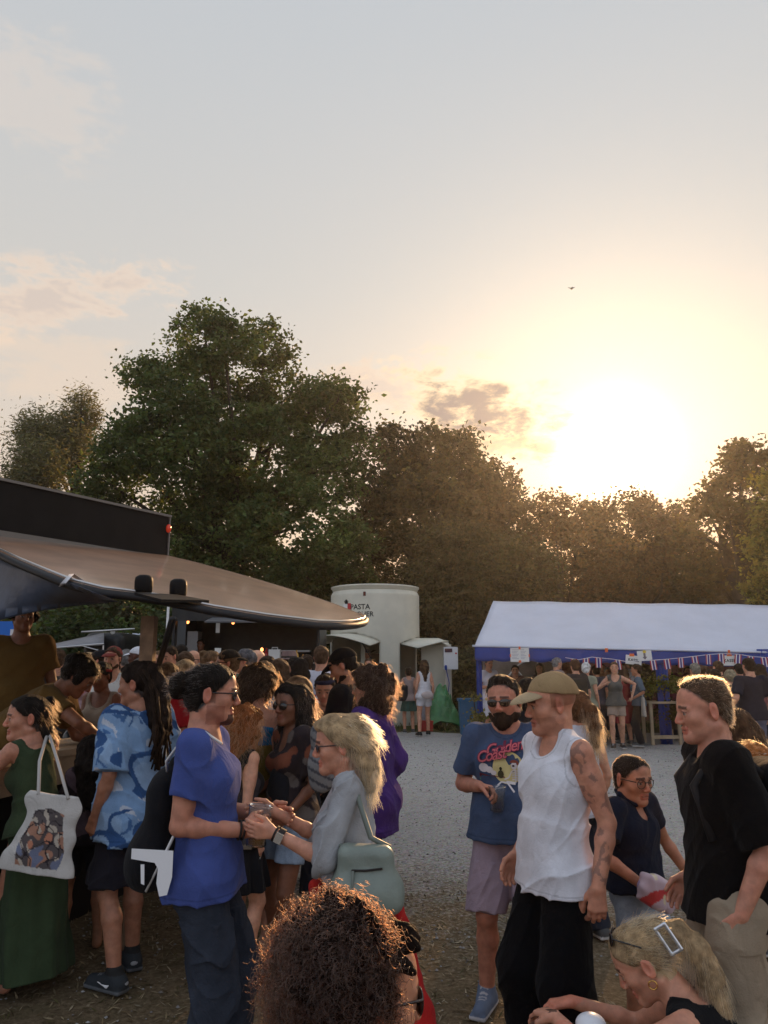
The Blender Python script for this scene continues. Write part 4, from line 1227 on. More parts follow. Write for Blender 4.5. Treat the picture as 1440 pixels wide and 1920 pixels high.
along(mb, ca, cb_, 1.07, 1.11, -.02, .46); to_child(mb.build('counter', pine, None), stall)
mb = MB(); along(mb, ca, cb_, .90, 1.068, 0, .03); to_child(mb.build('counter_fascia', pine, None), stall)
mb = MB(); along(mb, ca, cb_, .0, .898, .06, .12); to_child(mb.build('front_panel', BLK, None), stall)
mb = MB(); mb.box((-4.6, 5.75, 0), (-2.62, 7.2, .32)); to_child(mb.build('stall_floor', wood, None), stall)
# two round black lamps and a plate on the near edge of the hatch
for a, b in ((268, 1108), (333, 1114)):
    p0 = on_plane(a, b + 6); mb = MB()
    mb.lathe([(.0, .10), (.030, .098), (.048, .085), (.052, .06), (.050, .012), (.046, 0), (0, 0)], p0 + _n * .01, 16)
    o = mb.build('lamp', BLK, None, True); to_child(o, stall)
mb = MB(); P = [on_plane(*q) + _n * .03 for q in ((250, 1121), (330, 1124), (390, 1135), (300, 1134))]
mb.slab([[P[0], P[1]], [P[3], P[2]]], .015); to_child(mb.build('lamp_plate', BLK, None), stall)
mb = MB(); P = [on_plane(158, 1092), on_plane(132, 1086) + _n * .03, on_plane(118, 1094), at(108, 1108, 4.95), at(98, 1126, 4.92)]
sd_ = np.array([.018, -.01, 0]); mb.slab([[p - sd_, p + sd_] for p in P], .004, nrm=(0, .7, -.7))
to_child(mb.build('strap', pmat('white_strap', (.62, .62, .64), rough=.6), None, True), stall)
# dark blue tarpaulin hanging below the near edge
g = []
for i in range(9):
    u = i / 8; pa = on_plane(-60 + 275 * u, 1006 + 118 * u ** .9); lowpy = 1182 - 55 * u - 8 * math.sin(u * 3.1); pbm = at(-60 + 275 * u, lowpy + 0 * u, 4.95 - .35 * u)
    g.append([pa + (pbm - pa) * v + np.array([0, .05 * math.sin(v * 3 + u * 5), 0]) for v in np.linspace(.02, 1, 6)])
mb = MB(); mb.slab(g, .006, nrm=(.3, .9, 0))
tag(mb.build('tarpaulin', pmat('navy_tarp', (.035, .05, .085), rough=.45, spec=.4, var=.25, vscale=5, bump=.25, bscale=7), None, True), 'dark blue tarpaulin hanging under the near edge of the hatch', 'tarpaulin')
# blue and white banner behind the staff
mb = MB(); p0, p1 = at(-40, 1165, 8.5), at(28, 1250, 8.5)
mb.box((p0[0], 8.5, p1[2]), (p1[0], 8.52, p0[2]))
bann = thing('banner', 'blue and white banner at the far left behind the staff', 'banner', (p0[0], 8.5, p1[2]))
to_child(mb.build('banner_cloth', pmat('banner_blue', (.03, .17, .62), rough=.6), None), bann)
mb = MB(); q0, q1 = at(20, 1180, 8.49), at(27, 1232, 8.49); mb.box((q0[0], 8.485, q1[2]), (q1[0], 8.497, q0[2])); to_child(mb.build('stripe', pmat('white_print', (.75, .75, .76), rough=.6), None), bann)

# ------------------------------------------------------------------ black food truck behind the crowd
D = 17.0
xl, xr = at(318, 1242, D)[0], at(598, 1242, D)[0]
tr = thing('food_truck', 'black food truck with open serving side behind the crowd', 'food truck', ((xl + xr) / 2, D + 1, 0))
dk = pmat('truck_black', (.016, .017, .018), rough=.4, var=.3)
mb = MB()
mb.box((xl, D, .35), (xr, D + .06, 1.62)); mb.box((xl, D, 2.55), (xr, D + .06, 2.95))
mb.box((xl, D + .06, .35), (xl + .06, D + 2.1, 2.95)); mb.box((xr - .06, D + .06, .35), (xr, D + 2.1, 2.95)); mb.box((xl + .06, D + 2.04, .35), (xr - .06, D + 2.1, 2.95))
mb.box((xl, D, 2.95), (xr, D + 2.1, 3.0)); mb.box((xl + .06, D + .06, .35), (xr - .06, D + 2.04, .45))
to_child(mb.build('body', dk, None), tr)
mb = MB(); mb.box((xl + .4, D - .28, 1.625), (xr - .1, D + .25, 1.66)); to_child(mb.build('serving_shelf', pmat('steel', (.40, .40, .41), rough=.35, metal=.8), None), tr)
mb = MB(); mb.box((xl + .14, D - .02, .35), (xl + .32, D + .04, 2.55)); to_child(mb.build('door_frame', pmat('truck_grey', (.05, .055, .06), rough=.5), None), tr)
for k in range(2):
    mb = MB(); x = xl + .75 + k * 1.25; mb.box((x, D + 1.5, 1.8 + .1 * k), (x + .9, D + 2.0, 1.84 + .1 * k)); to_child(mb.build('shelf', pmat('steel', None), None), tr)
mb = MB(); mb.box((xl + .18, D + .7, 1.66), (xl + .42, D + 1.1, 2.35)); mb.box((xl + .17, D + .68, 1.98), (xl + .43, D + .7, 2.03)); to_child(mb.build('oven', pmat('steel', None), None), tr)
mb = MB(); g = [[(xl + .9 + (xr - xl - .8) * u, D - .05 - .75 * v, 2.62 - .12 * v) for v in (0, .5, 1)] for u in np.linspace(0, 1, 6)]
mb.slab(g, .03); to_child(mb.build('awning', pmat('awning_grey', (.10, .10, .105), rough=.7), None), tr)
for x_ in (-.75, .75):
    mb = MB(); mb.lathe([(0, -.1), (.33, -.1), (.36, -.06), (.36, .06), (.33, .1), (0, .1)], ((xl + xr) / 2 + x_, D + .12, .36), 20, ax=np.array([[1, 0, 0], [0, 0, 1], [0, 1, 0]])); to_child(mb.build('wheel', pmat('rubber', None), None, True), tr)
for a, b in ((437, 1167), (352, 1166), (491, 1218)):
    p0 = at(a, b, D + .5); S = Shape(); S.ell(p0, (.035, .035, .045)); V, Q = mesh_sdf(S, .01)
    to_child(mesh_np('bulb', V, Q, pmat('warm_bulb', (.9, .5, .2), emit=((1, .36, .1), 3.5))), tr)
mb = MB(); p0 = at(405, 1170, D - .02); mb.box((p0[0], D - .014, p0[2] - .19), (p0[0] + .085, D - .008, p0[2] + .02)); to_child(mb.build('menu_card', pmat('paper', (.72, .71, .68), rough=.7), None), tr)
mb = MB(); pl = at(315, 1150, 16.2); mb.box((pl[0] - .022, 16.18, 0), (pl[0] + .022, 16.22, 2.85)); tag(mb.build('tent_pole', pmat('white_paint', (.75, .75, .74), rough=.4), None), 'white upright pole left of the black truck', 'pole')
zsh = 1.66
def bottle(px, d, z, h, r, col, label, name='bottle', cat='bottle'):
    p0 = at(px, 1242, d); mb = MB(); mb.lathe([(0, 0), (r, 0), (r, h * .58), (r * .8, h * .68), (r * .36, h * .78), (r * .36, h), (0, h)], (p0[0], d, z), 14)
    return tag(mb.build(name, pmat('bottle_%02d%02d%02d' % tuple(int(c * 99) for c in col), col, rough=.25, spec=.5), None, True), label, cat)
bottle(499, D - .1, zsh, .30, .06, (.35, .02, .02), 'red sauce bottle on the truck shelf beside the white canister')
mb = MB(); p0 = at(515, 1230, D - .1); mb.box((p0[0] - .12, D - .2, zsh), (p0[0] + .12, D, zsh + .27)); mb.tube([(p0[0] - .06, D - .1, zsh + .27), (p0[0] - .06, D - .1, zsh + .31), (p0[0] + .06, D - .1, zsh + .31), (p0[0] + .06, D - .1, zsh + .27)], .012, 6)
tag(mb.build('canister', pmat('white_plastic', (.62, .62, .60), rough=.4), None), 'white plastic canister with handle on the truck shelf', 'canister')
bottle(556, D - .05, zsh, .26, .045, (.55, .30, .05), 'taller yellow bottle at the right end of the truck shelf')
bottle(568, D - .05, zsh, .17, .055, (.42, .19, .05), 'short amber jar at the right end of the truck shelf', 'jar', 'jar')
mb = MB(); p0 = at(408, 1222, D - .15); mb.add([(p0[0] - .05, D - .15, zsh), (p0[0] + .05, D - .15, zsh), (p0[0] + .03, D - .13, zsh + .30), (p0[0] - .03, D - .13, zsh + .28)], [(0, 1, 2, 3)]); g = [[(p0[0] - .05 + .1 * u - .02 * v * (1 - 2 * u), D - .15 + .02 * v, zsh + .3 * v) for v in (0, 1)] for u in (0, .5, 1)]
mb = MB(); mb.slab(g, .01, nrm=(0, 1, 0)); tag(mb.build('paper_sleeve', pmat('paper', None), None), 'folded white paper sleeve standing on the truck shelf', 'paper')

# ------------------------------------------------------------------ far left stands: black trailer, grey awning, white van
D = 20.0
bt = thing('black_trailer', 'small rounded black trailer with a white lamp, far behind the staff', 'trailer', (at(195, 1242, D)[0], D, 0))
S = Shape(); p0, p1 = at(155, 1178, D), at(232, 1178, D)
S.rbox(((p0[0] + p1[0]) / 2, D + .9, 1.5), ((p1[0] - p0[0]) / 2, .9, .92), None, .22); V, Q = mesh_sdf(S, .06); to_child(mesh_np('body', V, Q, dk), bt)
mb = MB(); q = at(211, 1185, D - .03); mb.lathe([(0, 0), (.055, 0), (.06, .02), (0, .03)], q, 16, ax=np.array([[1, 0, 0], [0, 0, 1], [0, -1, 0]])); to_child(mb.build('lamp', pmat('white_plastic', None), None, True), bt)
mb = MB(); mb.tube([(p0[0], D - .06, 2.42), (p1[0] + .3, D - .06, 2.5)], .025, 6); to_child(mb.build('roof_rail', pmat('alloy', None), None, True), bt)
aw = thing('grey_canopy', 'low grey fabric canopy on a thin frame beside the black trailer', 'canopy', (at(140, 1242, 18)[0], 18, 0))
g = [[at(85 + 110 * u, 1216 - 8 * u - 22 * v * (.25 + u * .75), 17.6 + 2.4 * v) for v in np.linspace(0, 1, 4)] for u in np.linspace(0, 1, 6)]
mb = MB(); mb.slab(g, .02); to_child(mb.build('canopy_cloth', pmat('awning_pale', (.20, .20, .215), rough=.7, var=.15), None, True), aw)
for a in (88, 194):
    mb = MB(); q = at(a, 1210, 17.6); mb.tube([(q[0], q[1], 0), q], .016, 6); to_child(mb.build('pole', pmat('alloy', None), None), aw)
mb = MB(); mb.tube([at(85, 1216, 17.6), at(195, 1207, 17.6)], .016, 6); mb.tube([at(150, 1210, 17.6), at(194, 1222, 17.6)], .012, 6); to_child(mb.build('frame', pmat('alloy', None), None), aw)
D = 24
vn = thing('white_van', 'white van roof showing between the trailer and the wooden post', 'van', (at(250, 1242, D)[0], D, 0))
p0, p1 = at(228, 1176, D), at(285, 1176, D); S = Shape(); S.rbox(((p0[0] + p1[0]) / 2, D + 2.2, 1.45), ((p1[0] - p0[0]) / 2 + .3, 2.2, 1.1), None, .25); V, Q = mesh_sdf(S, .08)
to_child(mesh_np('body', V, Q, pmat('van_white', (.60, .64, .72), rough=.3, spec=.5)), vn)
mb = MB(); mb.box((p0[0] - .1, D - .012, 1.35), (p1[0] + .1, D - .002, 1.95)); to_child(mb.build('window', pmat('tinted_glass', (.02, .04, .09), rough=.08, spec=.6), None), vn)

# ------------------------------------------------------------------ can-shaped pasta kiosk
D = 22.0; cx = at(703, 1242, D)[0]; RK = 83.5 / FPX * D * .985; zK = at(703, 1104, D - 1.2)[2]; zR = at(703, 1095, D - 1.2)[2]
kio = thing('pasta_kiosk', 'cream can shaped pasta kiosk with raised curved hatches', 'kiosk', (cx, D, 0))
cream = pmat('cream_paint', (.60, .575, .47), rough=.45, spec=.4, var=.06, vscale=2)
def thK(px): # angle on the wall facing the camera
    s_ = (at(px, 1242, D - RK)[0] - cx) / RK; return -math.pi / 2 + math.asin(max(-.999, min(.999, s_ * .985)))
ops = [(thK(614), thK(713), 1.15, at(660, 1203, D - RK)[2], .22), (thK(753), thK(815) + .35, .85, at(770, 1208, D - .6)[2], .16)]
nt, nz_ = 120, 70
def inside(t, z):
    for a0, a1, z0, z1, ar in ops:
        tm = (a0 + a1) / 2; u = (t - tm) / ((a1 - a0) / 2)
        if abs(u) < 1 and z0 < z < z1 + ar * (1 - u * u): return True
    return False
prof = lambda z: RK * (1.0 if z < zK - .10 else (1.0 - .045 * min(1, (z - zK + .10) / .10)))
mb = MB(); V = []; zz = [zK * j / nz_ for j in range(nz_ + 1)]
for j in range(nz_ + 1):
    for i in range(nt): a = 2 * math.pi * i / nt; V.append((cx + prof(zz[j]) * math.cos(a), D + prof(zz[j]) * math.sin(a), zz[j]))
for j in range(nz_ + 1):
    for i in range(nt): a = 2 * math.pi * i / nt; V.append((cx + (prof(zz[j]) - .05) * math.cos(a), D + (prof(zz[j]) - .05) * math.sin(a), zz[j]))
N = (nz_ + 1) * nt; F = []
hole = {}
for j in range(nz_):
    for i in range(nt):
        a = 2 * math.pi * (i + .5) / nt; a = a - 2 * math.pi if a > math.pi / 2 + .01 else a
        hole[(i, j)] = inside(a, (zz[j] + zz[j + 1]) / 2)
for (i, j), h_ in hole.items():
    if h_: continue
    q = (j * nt + i, j * nt + (i + 1) % nt, (j + 1) * nt + (i + 1) % nt, (j + 1) * nt + i)
    F.append(q); F.append(tuple(N + k for k in q[::-1]))
    for di, dj, e in ((1, 0, (1, 2)), (-1, 0, (3, 0)), (0, 1, (2, 3)), (0, -1, (0, 1))):
        if hole.get(((i + di) % nt, j + dj), False): F.append((q[e[1]], q[e[0]], N + q[e[0]], N + q[e[1]]))
mb.add(V, F); to_child(mb.build('wall', cream, None, False), kio)
for pgn in kio.children[0].data.polygons: pgn.use_smooth = abs(pgn.normal.z) < .3
mb = MB(); mb.lathe([(prof(9) - .08, zK - .01), (prof(9), zK), (RK * .965, zK + .03), (RK * .985, zR - .05), (RK * 1.0, zR - .03), (RK * 1.0, zR), (RK * .96, zR + .012), (0, zR + .0)], (cx, D, 0), 64)
to_child(mb.build('roof_rim', cream, None, True), kio)
mb = MB(); mb.lathe([(0, .1), (RK - .06, .1), (RK - .06, .12), (0, .12)], (cx, D, 0), 40); to_child(mb.build('floor', dk, None), kio)
mb = MB(); mb.box((cx - .1, D + .1, .12), (cx + .7, D + .6, 1.9)); to_child(mb.build('kitchen_unit', pmat('brown_inside', (.10, .07, .05), rough=.7), None), kio)
mb = MB(); mb.box((cx - .38, D - .6, .12), (cx - .27, D - .5, 2.6)); to_child(mb.build('inner_post', cream, None), kio)
for q, (a0, a1, z0, z1, ar) in enumerate(ops):
    tm = (a0 + a1) / 2; rd = np.array([math.cos(tm), math.sin(tm), 0]); g = []
    for u in np.linspace(-1, 1, 15):
        t = tm + u * (a1 - a0) / 2; b0 = np.array([cx + RK * 1.01 * math.cos(t), D + RK * 1.01 * math.sin(t), z1 + ar * (1 - u * u) + .01])
        rise = .10 * (1 - u * u) - .02
        g.append([b0 + (rd * .85 * v) * (.55 + .45 * (1 - abs(u) ** 2.2)) + np.array([0, 0, -.10 * v + rise * v * .4]) for v in (0, .33, .66, 1)])
    mb = MB(); mb.slab(g, .025); to_child(mb.build('hatch', cream, None, True), kio)
    mb = MB(); t = tm + .75 * (a1 - a0) / 2; p0 = np.array([cx + RK * math.cos(t), D + RK * math.sin(t), z1 - .45]); mb.tube([p0, g[12][2] - np.array([0, 0, .03])], .012, 6); to_child(mb.build('gas_strut', pmat('rubber', None), None), kio)
    mb = MB(); g = [[(cx + (RK + w_) * math.cos(a0 + (a1 - a0) * u), D + (RK + w_) * math.sin(a0 + (a1 - a0) * u), z0) for w_ in (-.2, .12)] for u in np.linspace(.02, .98, 12)]
    mb.slab(g, .03); to_child(mb.build('serving_ledge', pmat('steel', None), None), kio)
def curved_text(txt, px, py, hpx, name, parent, col, bold=.0):
    size = hpx / FPX * (D - RK) / .70
    V, F = text_mesh(txt, size, bold=bold * size); t0 = thK(px); z0 = at(px, py, D - RK + .02)[2]
    V3 = [(cx + (RK + .004) * math.cos(t0 + v[0] / RK), D + (RK + .004) * math.sin(t0 + v[0] / RK), z0 + v[1]) for v in V]
    mb = MB(); mb.add(V3, F); to_child(mb.build(name, pmat('sign_ink', (.02, .02, .02), rough=.6), None), parent)
curved_text('PASTA', 674, 1142, 9.5, 'lettering', kio, None, .02)
curved_text('CHER', 684, 1155.5, 9.0, 'lettering', kio, None, .02)
def curved_patch(px0, py0, px1, py1, name, mat):
    mb = MB(); za, zb = at(px0, py1, D - RK)[2], at(px0, py0, D - RK)[2]; t0, t1 = thK(px0), thK(px1)
    mb.slab([[(cx + (RK + .006) * math.cos(t), D + (RK + .006) * math.sin(t), z) for z in (za, zb)] for t in np.linspace(t0, t1, 5)], .004, nrm=(0, 1, 0)); to_child(mb.build(name, mat, None), kio)
curved_patch(641, 1131, 649, 1141, 'emblem', pmat('paper', None)); curved_patch(649.3, 1130, 656, 1142, 'emblem', pmat('sign_red', (.45, .02, .03), rough=.5))
mb = MB()
for k in range(9):
    t = thK(647) + (k - 4) * .006; mb.tube([(cx + (RK + .008) * math.cos(t), D + (RK + .008) * math.sin(t), at(647, 1131, D - RK)[2]), (cx + (RK + .02) * math.cos(t + (k - 4) * .008), D + (RK + .02) * math.sin(t + (k - 4) * .008), at(647, 1122 + abs(k - 4), D - RK)[2])], .006, 5)
to_child(mb.build('emblem_sprig', pmat('sign_ink', None), None), kio)
curved_patch(680, 1109, 685, 1117, 'vent', pmat('red_vent', (.10, .015, .01), rough=.4))
# opened side wing and electrical box
kw_ = thing('kiosk_side_wing', 'pale side wing with curved roof standing right of the pasta kiosk', 'side wing', (at(815, 1242, 21.4)[0], 21.4, 0))
p0, p1 = at(790, 1208, 21.6), at(846, 1208, 21.6); mb = MB(); mb.box((p0[0], 21.6, .45), (p1[0], 21.66, p0[2])); to_child(mb.build('panel', cream, None), kw_)
mb = MB(); mb.box((p1[0] - .1, 21.55, .4), (p1[0] - .04, 21.59, p0[2] - .05)); to_child(mb.build('handle_post', pmat('alloy', None), None), kw_)
mb = MB(); g = [[np.array([at(760 + 82 * u, 1242, 21.3)[0], 21.1 + .65 * v, at(800, 1208 - 12 * math.sin(math.pi * min(1, (.15 + v * .6))) + 8 * max(0, u - .8) * 5, 21.3)[2]]) for v in np.linspace(0, 1, 5)] for u in np.linspace(0, 1, 10)]
mb.slab(g, .03); to_child(mb.build('roof', cream, None, True), kw_)
eb = thing('power_box', 'white electrical box with dark label mounted beside the kiosk wing', 'power box', (at(845, 1242, 21.1)[0], 21.1, 0))
p0, p1 = at(832, 1213, 21.0), at(859, 1255, 21.0); mb = MB(); mb.box((p0[0], 21.0, p1[2]), (p1[0], 21.25, p0[2])); to_child(mb.build('cabinet', pmat('box_white', (.72, .72, .73), rough=.4), None), eb)
mb = MB(); mb.box((p0[0] + .05, 21.12, 0), (p0[0] + .10, 21.17, p1[2])); to_child(mb.build('leg', pmat('alloy', None), None), eb)
mb = MB(); q0, q1 = at(834, 1216, 20.99), at(848, 1223, 20.99); mb.box((q0[0], 20.985, q1[2]), (q1[0], 20.998, q0[2])); to_child(mb.build('label_plate', pmat('plate_dark', (.06, .02, .04), rough=.5), None), eb)
mb = MB(); q0 = at(855, 1225, 20.99); mb.lathe([(0, 0), (.025, 0), (.025, .008), (0, .008)], q0, 12, ax=np.array([[1, 0, 0], [0, 0, 1], [0, -1, 0]])); to_child(mb.build('sticker', pmat('sign_red', None), None), eb)
mb = MB(); q0 = at(836, 1252, 20.95); mb.lathe([(0, -.06), (.03, -.06), (.035, .03), (.02, .07), (0, .07)], q0, 10); mb.tube([q0, q0 + np.array([.08, -.03, -.4]), q0 + np.array([.02, 0, -.9])], .012, 6); to_child(mb.build('plug_socket', pmat('plug_blue', (.02, .06, .30), rough=.4), None), eb)

# green tarpaulin heap, red crate, blue bin
def heap(name, label, cat, px0, px1, pyt, d, mat, seed, peak=.35):
    x0, x1 = at(px0, 1300, d)[0], at(px1, 1300, d)[0]; zt = at((px0 + px1) / 2, pyt, d)[2]; f1, f2 = nfield(seed, 3.2), nfield(seed + 1, 8)
    g = []
    for u in np.linspace(0, 1, 40):
        row = []
        for v in np.linspace(0, 1, 26):
            x = x0 + (x1 - x0) * u; y = d - .35 + .9 * v
            e = max(0, 1 - abs((u - peak) / (peak if u < peak else 1 - peak)) ** 2.0) * max(0, math.sin(math.pi * min(.98, .04 + v)))
            z = zt * e ** .8; P = np.array([[x, y, z]])
            rd_ = .34 * float(f1(P)[0]) * .5 * (e ** .5) ; rf = .11 * abs(float(f2(P)[0]))
            row.append((x + rd_ * .4, y - rd_ * .3, max(.01, z + (rd_ * .5 + rf) * min(1, e * 2))))
        g.append(row)
    mb = MB(); mb.sheet(g)
    for i in range(len(mb.f)): mb.f[i] = mb.f[i][::-1]
    return tag(mb.build(name, mat, None, False), label, cat)
heap('tarpaulin_heap', 'crumpled green plastic tarpaulin heap beside the kiosk', 'tarpaulin', 800, 866, 1290, 20.2, pmat('green_sheet', (.05, .20, .07), rough=.35, spec=.5, var=.3, vscale=4), 31, .4)
heap('cloth_heap', 'grey cover thrown over something left of the green tarpaulin', 'cover', 782, 828, 1285, 20.8, pmat('grey_sheet', (.25, .22, .23), rough=.8, var=.2), 33, .5)
cr = thing('red_crate', 'red plastic crate on the grass by the kiosk', 'crate', (at(798, 1300, 19.6)[0], 19.6, 0)); mb = MB()
c0 = at(785, 1350, 19.5)[0]; c1 = at(812, 1350, 19.5)[0]; redp = pmat('red_plastic', (.45, .035, .03), rough=.4)
for (a, b) in (((c0, 19.5, 0), (c1, 19.53, .24)), ((c0, 19.75, 0), (c1, 19.78, .24)), ((c0, 19.53, 0), (c0 + .03, 19.75, .24)), ((c1 - .03, 19.53, 0), (c1, 19.75, .24)), ((c0 + .03, 19.53, 0), (c1 - .03, 19.75, .02))): mb.box(a, b)
to_child(mb.build('crate_body', redp, None), cr); mb = MB(); mb.box((c0 - .01, 19.485, .21), (c1 + .01, 19.499, .25)); to_child(mb.build('rim', redp, None), cr)
bn_ = thing('rubbish_bin', 'blue rubbish bin behind the bearded man', 'bin', (at(880, 1300, 18.6)[0], 18.6, 0))
x0, x1 = at(862, 1340, 18.5)[0], at(900, 1340, 18.5)[0]; zb = at(880, 1312, 18.5)[2]; mb = MB(); binb = pmat('bin_blue', (.035, .13, .25), rough=.5, var=.1)
V = [(x0 + .04, 18.54, .0), (x1 - .04, 18.54, 0), (x1 - .04, 18.9, 0), (x0 + .04, 18.9, 0), (x0, 18.5, zb), (x1, 18.5, zb), (x1, 18.95, zb), (x0, 18.95, zb)]
mb.add(V, [(0, 3, 2, 1), (0, 1, 5, 4), (1, 2, 6, 5), (2, 3, 7, 6), (3, 0, 4, 7), (4, 5, 6, 7)]); to_child(mb.build('bin_body', binb, None), bn_)
mb = MB(); mb.box((x0 - .02, 18.48, zb - .04), (x1 + .02, 18.97, zb + .02)); to_child(mb.build('rim', binb, None), bn_)

# ------------------------------------------------------------------ white party tent
DT = 16.3
tent = thing('party_tent', 'long white party tent with blue valance and open front', 'tent', (4.5, DT, 0))
whitefab = pmat('tent_white', (.56, .58, .66), rough=.65, spec=.25, var=.05, vscale=1.2, bump=.06, bscale=2.2); bluefab = pmat('tent_blue', (.022, .055, .26), rough=.65, var=.15, vscale=3, bump=.1, bscale=6)
EL, ER, RL, RR = at(890, 1211, DT), at(1620, 1227, DT + .2), at(925, 1127, DT + 2.6), at(1620, 1137, DT + 2.8)
nU, nV = 60, 12; g = []
for u in np.linspace(0, 1, nU):
    e = EL + (ER - EL) * u; r_ = RL + (RR - RL) * u; row = []
    for v in np.linspace(0, 1, nV):
        p = e + (r_ - e) * v; bay = abs(math.sin(u * math.pi * 4)); p = p + np.array([0, 0, -.05 * math.sin(math.pi * v) * bay + .012 * math.sin(u * 37 + v * 9)])
        row.append(p)
    g.append(row)
mb = MB(); mb.slab(g, .012); to_child(mb.build('roof', whitefab, None, True), tent)
g2 = []
for u in np.linspace(0, 1, 20):
    r_ = RL + (RR - RL) * u; e = EL + (ER - EL) * u; b_ = np.array([2 * r_[0] - e[0], 2 * r_[1] - e[1], e[2]]); g2.append([r_ + (b_ - r_) * v for v in (0.004, .5, 1)])
mb = MB(); mb.slab(g2, .012); to_child(mb.build('roof', whitefab, None, True), tent)
mb = MB(); bkL = np.array([2 * RL[0] - EL[0], 2 * RL[1] - EL[1], EL[2]]); mb.slab([[EL + np.array([.02, 0, -.02]), RL + np.array([.02, 0, -.03])], [(EL + bkL) / 2 + np.array([.02, 0, -.02]), RL + np.array([.021, .01, -.03])], [bkL + np.array([.02, 0, -.02]), RL + np.array([.022, .02, -.03])]], .01, nrm=(1, 0, 0)); to_child(mb.build('gable', whitefab, None), tent)
# valance with scalloped edge
g = []
nS = 150
for i in range(nS):
    u = i / (nS - 1); e = EL + (ER - EL) * u; sc_ = abs(math.sin(u * math.pi * 21)); h_ = .275 + .035 * sc_
    g.append([e + np.array([0, -.012 + .01 * math.sin(u * 90 + v * 2) * v, -.004 - h_ * v]) for v in np.linspace(0, 1, 5)])
mb = MB(); mb.slab(g, .006, nrm=(0, 1, 0)); to_child(mb.build('valance', bluefab, None, True), tent)
mb = MB(); mb.tube([EL + np.array([-.05, -.02, .0]), ER + np.array([0, -.02, 0])], .022, 8); to_child(mb.build('eave_tube', whitefab, None, True), tent)
for px in (898, 1046, 1240, 1432, 1600):
    q = at(px, 1240, DT + .15); w_ = .06 if px < 1200 else .13; mb = MB(); g = [[(q[0] - w_ + 2 * w_ * u, DT + .13 + .03 * math.sin(u * 14), z) for z in (.0, .6, 1.2, 1.93)] for u in np.linspace(0, 1, 10)]
    mb.slab(g, .02, nrm=(0, 1, 0)); to_child(mb.build('post', bluefab, None, True), tent)
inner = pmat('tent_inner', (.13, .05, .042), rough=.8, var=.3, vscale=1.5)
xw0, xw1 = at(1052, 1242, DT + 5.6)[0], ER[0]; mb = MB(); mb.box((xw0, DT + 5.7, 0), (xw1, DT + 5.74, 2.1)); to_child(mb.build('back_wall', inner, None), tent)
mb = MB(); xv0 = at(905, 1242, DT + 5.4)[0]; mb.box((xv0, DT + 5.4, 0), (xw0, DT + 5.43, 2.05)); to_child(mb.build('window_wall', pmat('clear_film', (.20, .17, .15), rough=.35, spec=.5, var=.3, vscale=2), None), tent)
for pxc in (1010,):
    mb = MB()
    c0 = at(pxc, 1300, DT + 5.3); Rw = 62 / FPX * (DT + 5.3)
    mb.tube([(c0[0] + Rw * math.cos(a), c0[1], c0[2] + Rw * math.sin(a)) for a in np.linspace(0, math.pi, 18)], .022, 6)
    for a in (.9, 1.57, 2.3): mb.tube([(c0[0] + .1 * Rw * math.cos(a), c0[1], c0[2]), (c0[0] + Rw * math.cos(a), c0[1], c0[2] + Rw * math.sin(a))], .018, 6)
    to_child(mb.build('window_arch', pmat('white_paint', None), None, True), tent)
paper = pmat('paper', None); ink = pmat('sign_ink', None); orange = pmat('orange_tape', (.75, .16, .04), rough=.5)
def sign(label, px0, py0, px1, py1, d, text=None, tape=(), lines=0, tilt=0.0, arrow=False, hpx=None):
    c = (at(px0, py0, d) + at(px1, py1, d)) / 2; w_, h_ = abs(at(px1, py0, d)[0] - at(px0, py0, d)[0]) / 2, abs(at(px0, py0, d)[2] - at(px0, py1, d)[2]) / 2
    s_ = thing('paper_sign', label, 'sign', c, 'paper signs on the tent front'); R = ry(tilt)
    mb = MB(); mb.box((-w_, -.002, -h_), (w_, .002, h_)); mb.v = [tuple(R @ v3(*v)) for v in mb.v]; mb.build('sheet', paper, s_, world=False)
    if text:
        V, F = text_mesh(text, hpx / FPX * d / .70, bold=.003, spacing=1.15); mb = MB(); mb.add([tuple(R @ v3(v[0], -.005, v[1] - hpx / FPX * d * .5)) for v in V], F); mb.build('lettering', ink, s_, world=False)
    if lines:
        mb = MB()
        for k in range(lines):
            z = h_ * (.72 - 1.5 * k / lines)
            for x0_, x1_ in ((-.85, -.1 - .3 * ((k * 7) % 3) / 3), (.1, .5 + .3 * ((k * 5) % 3) / 3)): mb.box((w_ * x0_, -.0055, z), (w_ * x1_, -.0045, z + h_ * .05))
        mb.build('print', pmat('faint_ink', (.25, .25, .33), rough=.7), s_, world=False)
    if arrow:
        mb = MB(); mb.add([(-.022, -.005, .05), (.022, -.005, .05), (.022, -.005, -.03), (.05, -.005, -.03), (0, -.005, -.085), (-.05, -.005, -.03), (-.022, -.005, -.03)], [(0, 6, 2, 1), (6, 5, 4), (6, 4, 2), (2, 4, 3)]); mb.v = [tuple(R @ v3(*v)) for v in mb.v]; mb.build('arrow', pmat('arrow_grey', (.16, .14, .16), rough=.6), s_, world=False)
        mb = MB(); mb.lathe([(0, 0), (.035, 0), (.035, .003), (0, .003)], (0, -.004, .075), 12, ax=np.array([[1, 0, 0], [0, 0, 1], [0, -1, 0]])); mb.build('sun_spot', pmat('yellow_ink', (.7, .5, .05), rough=.6), s_, world=False)
    for (tx, tz, tw, th_) in tape:
        mb = MB(); mb.box((w_ * tx - tw, -.009, h_ * tz - th_), (w_ * tx + tw, -.006, h_ * tz + th_)); mb.build('tape', orange, s_, world=False)
    return s_
sign('white price list with faint rows taped to the blue valance', 957, 1215, 992, 1241, DT - .04, lines=7, tape=((0, 1.0, .02, .03), (0, -.95, .025, .025), (-1, -.1, .012, .03), (1, -.1, .012, .03)))
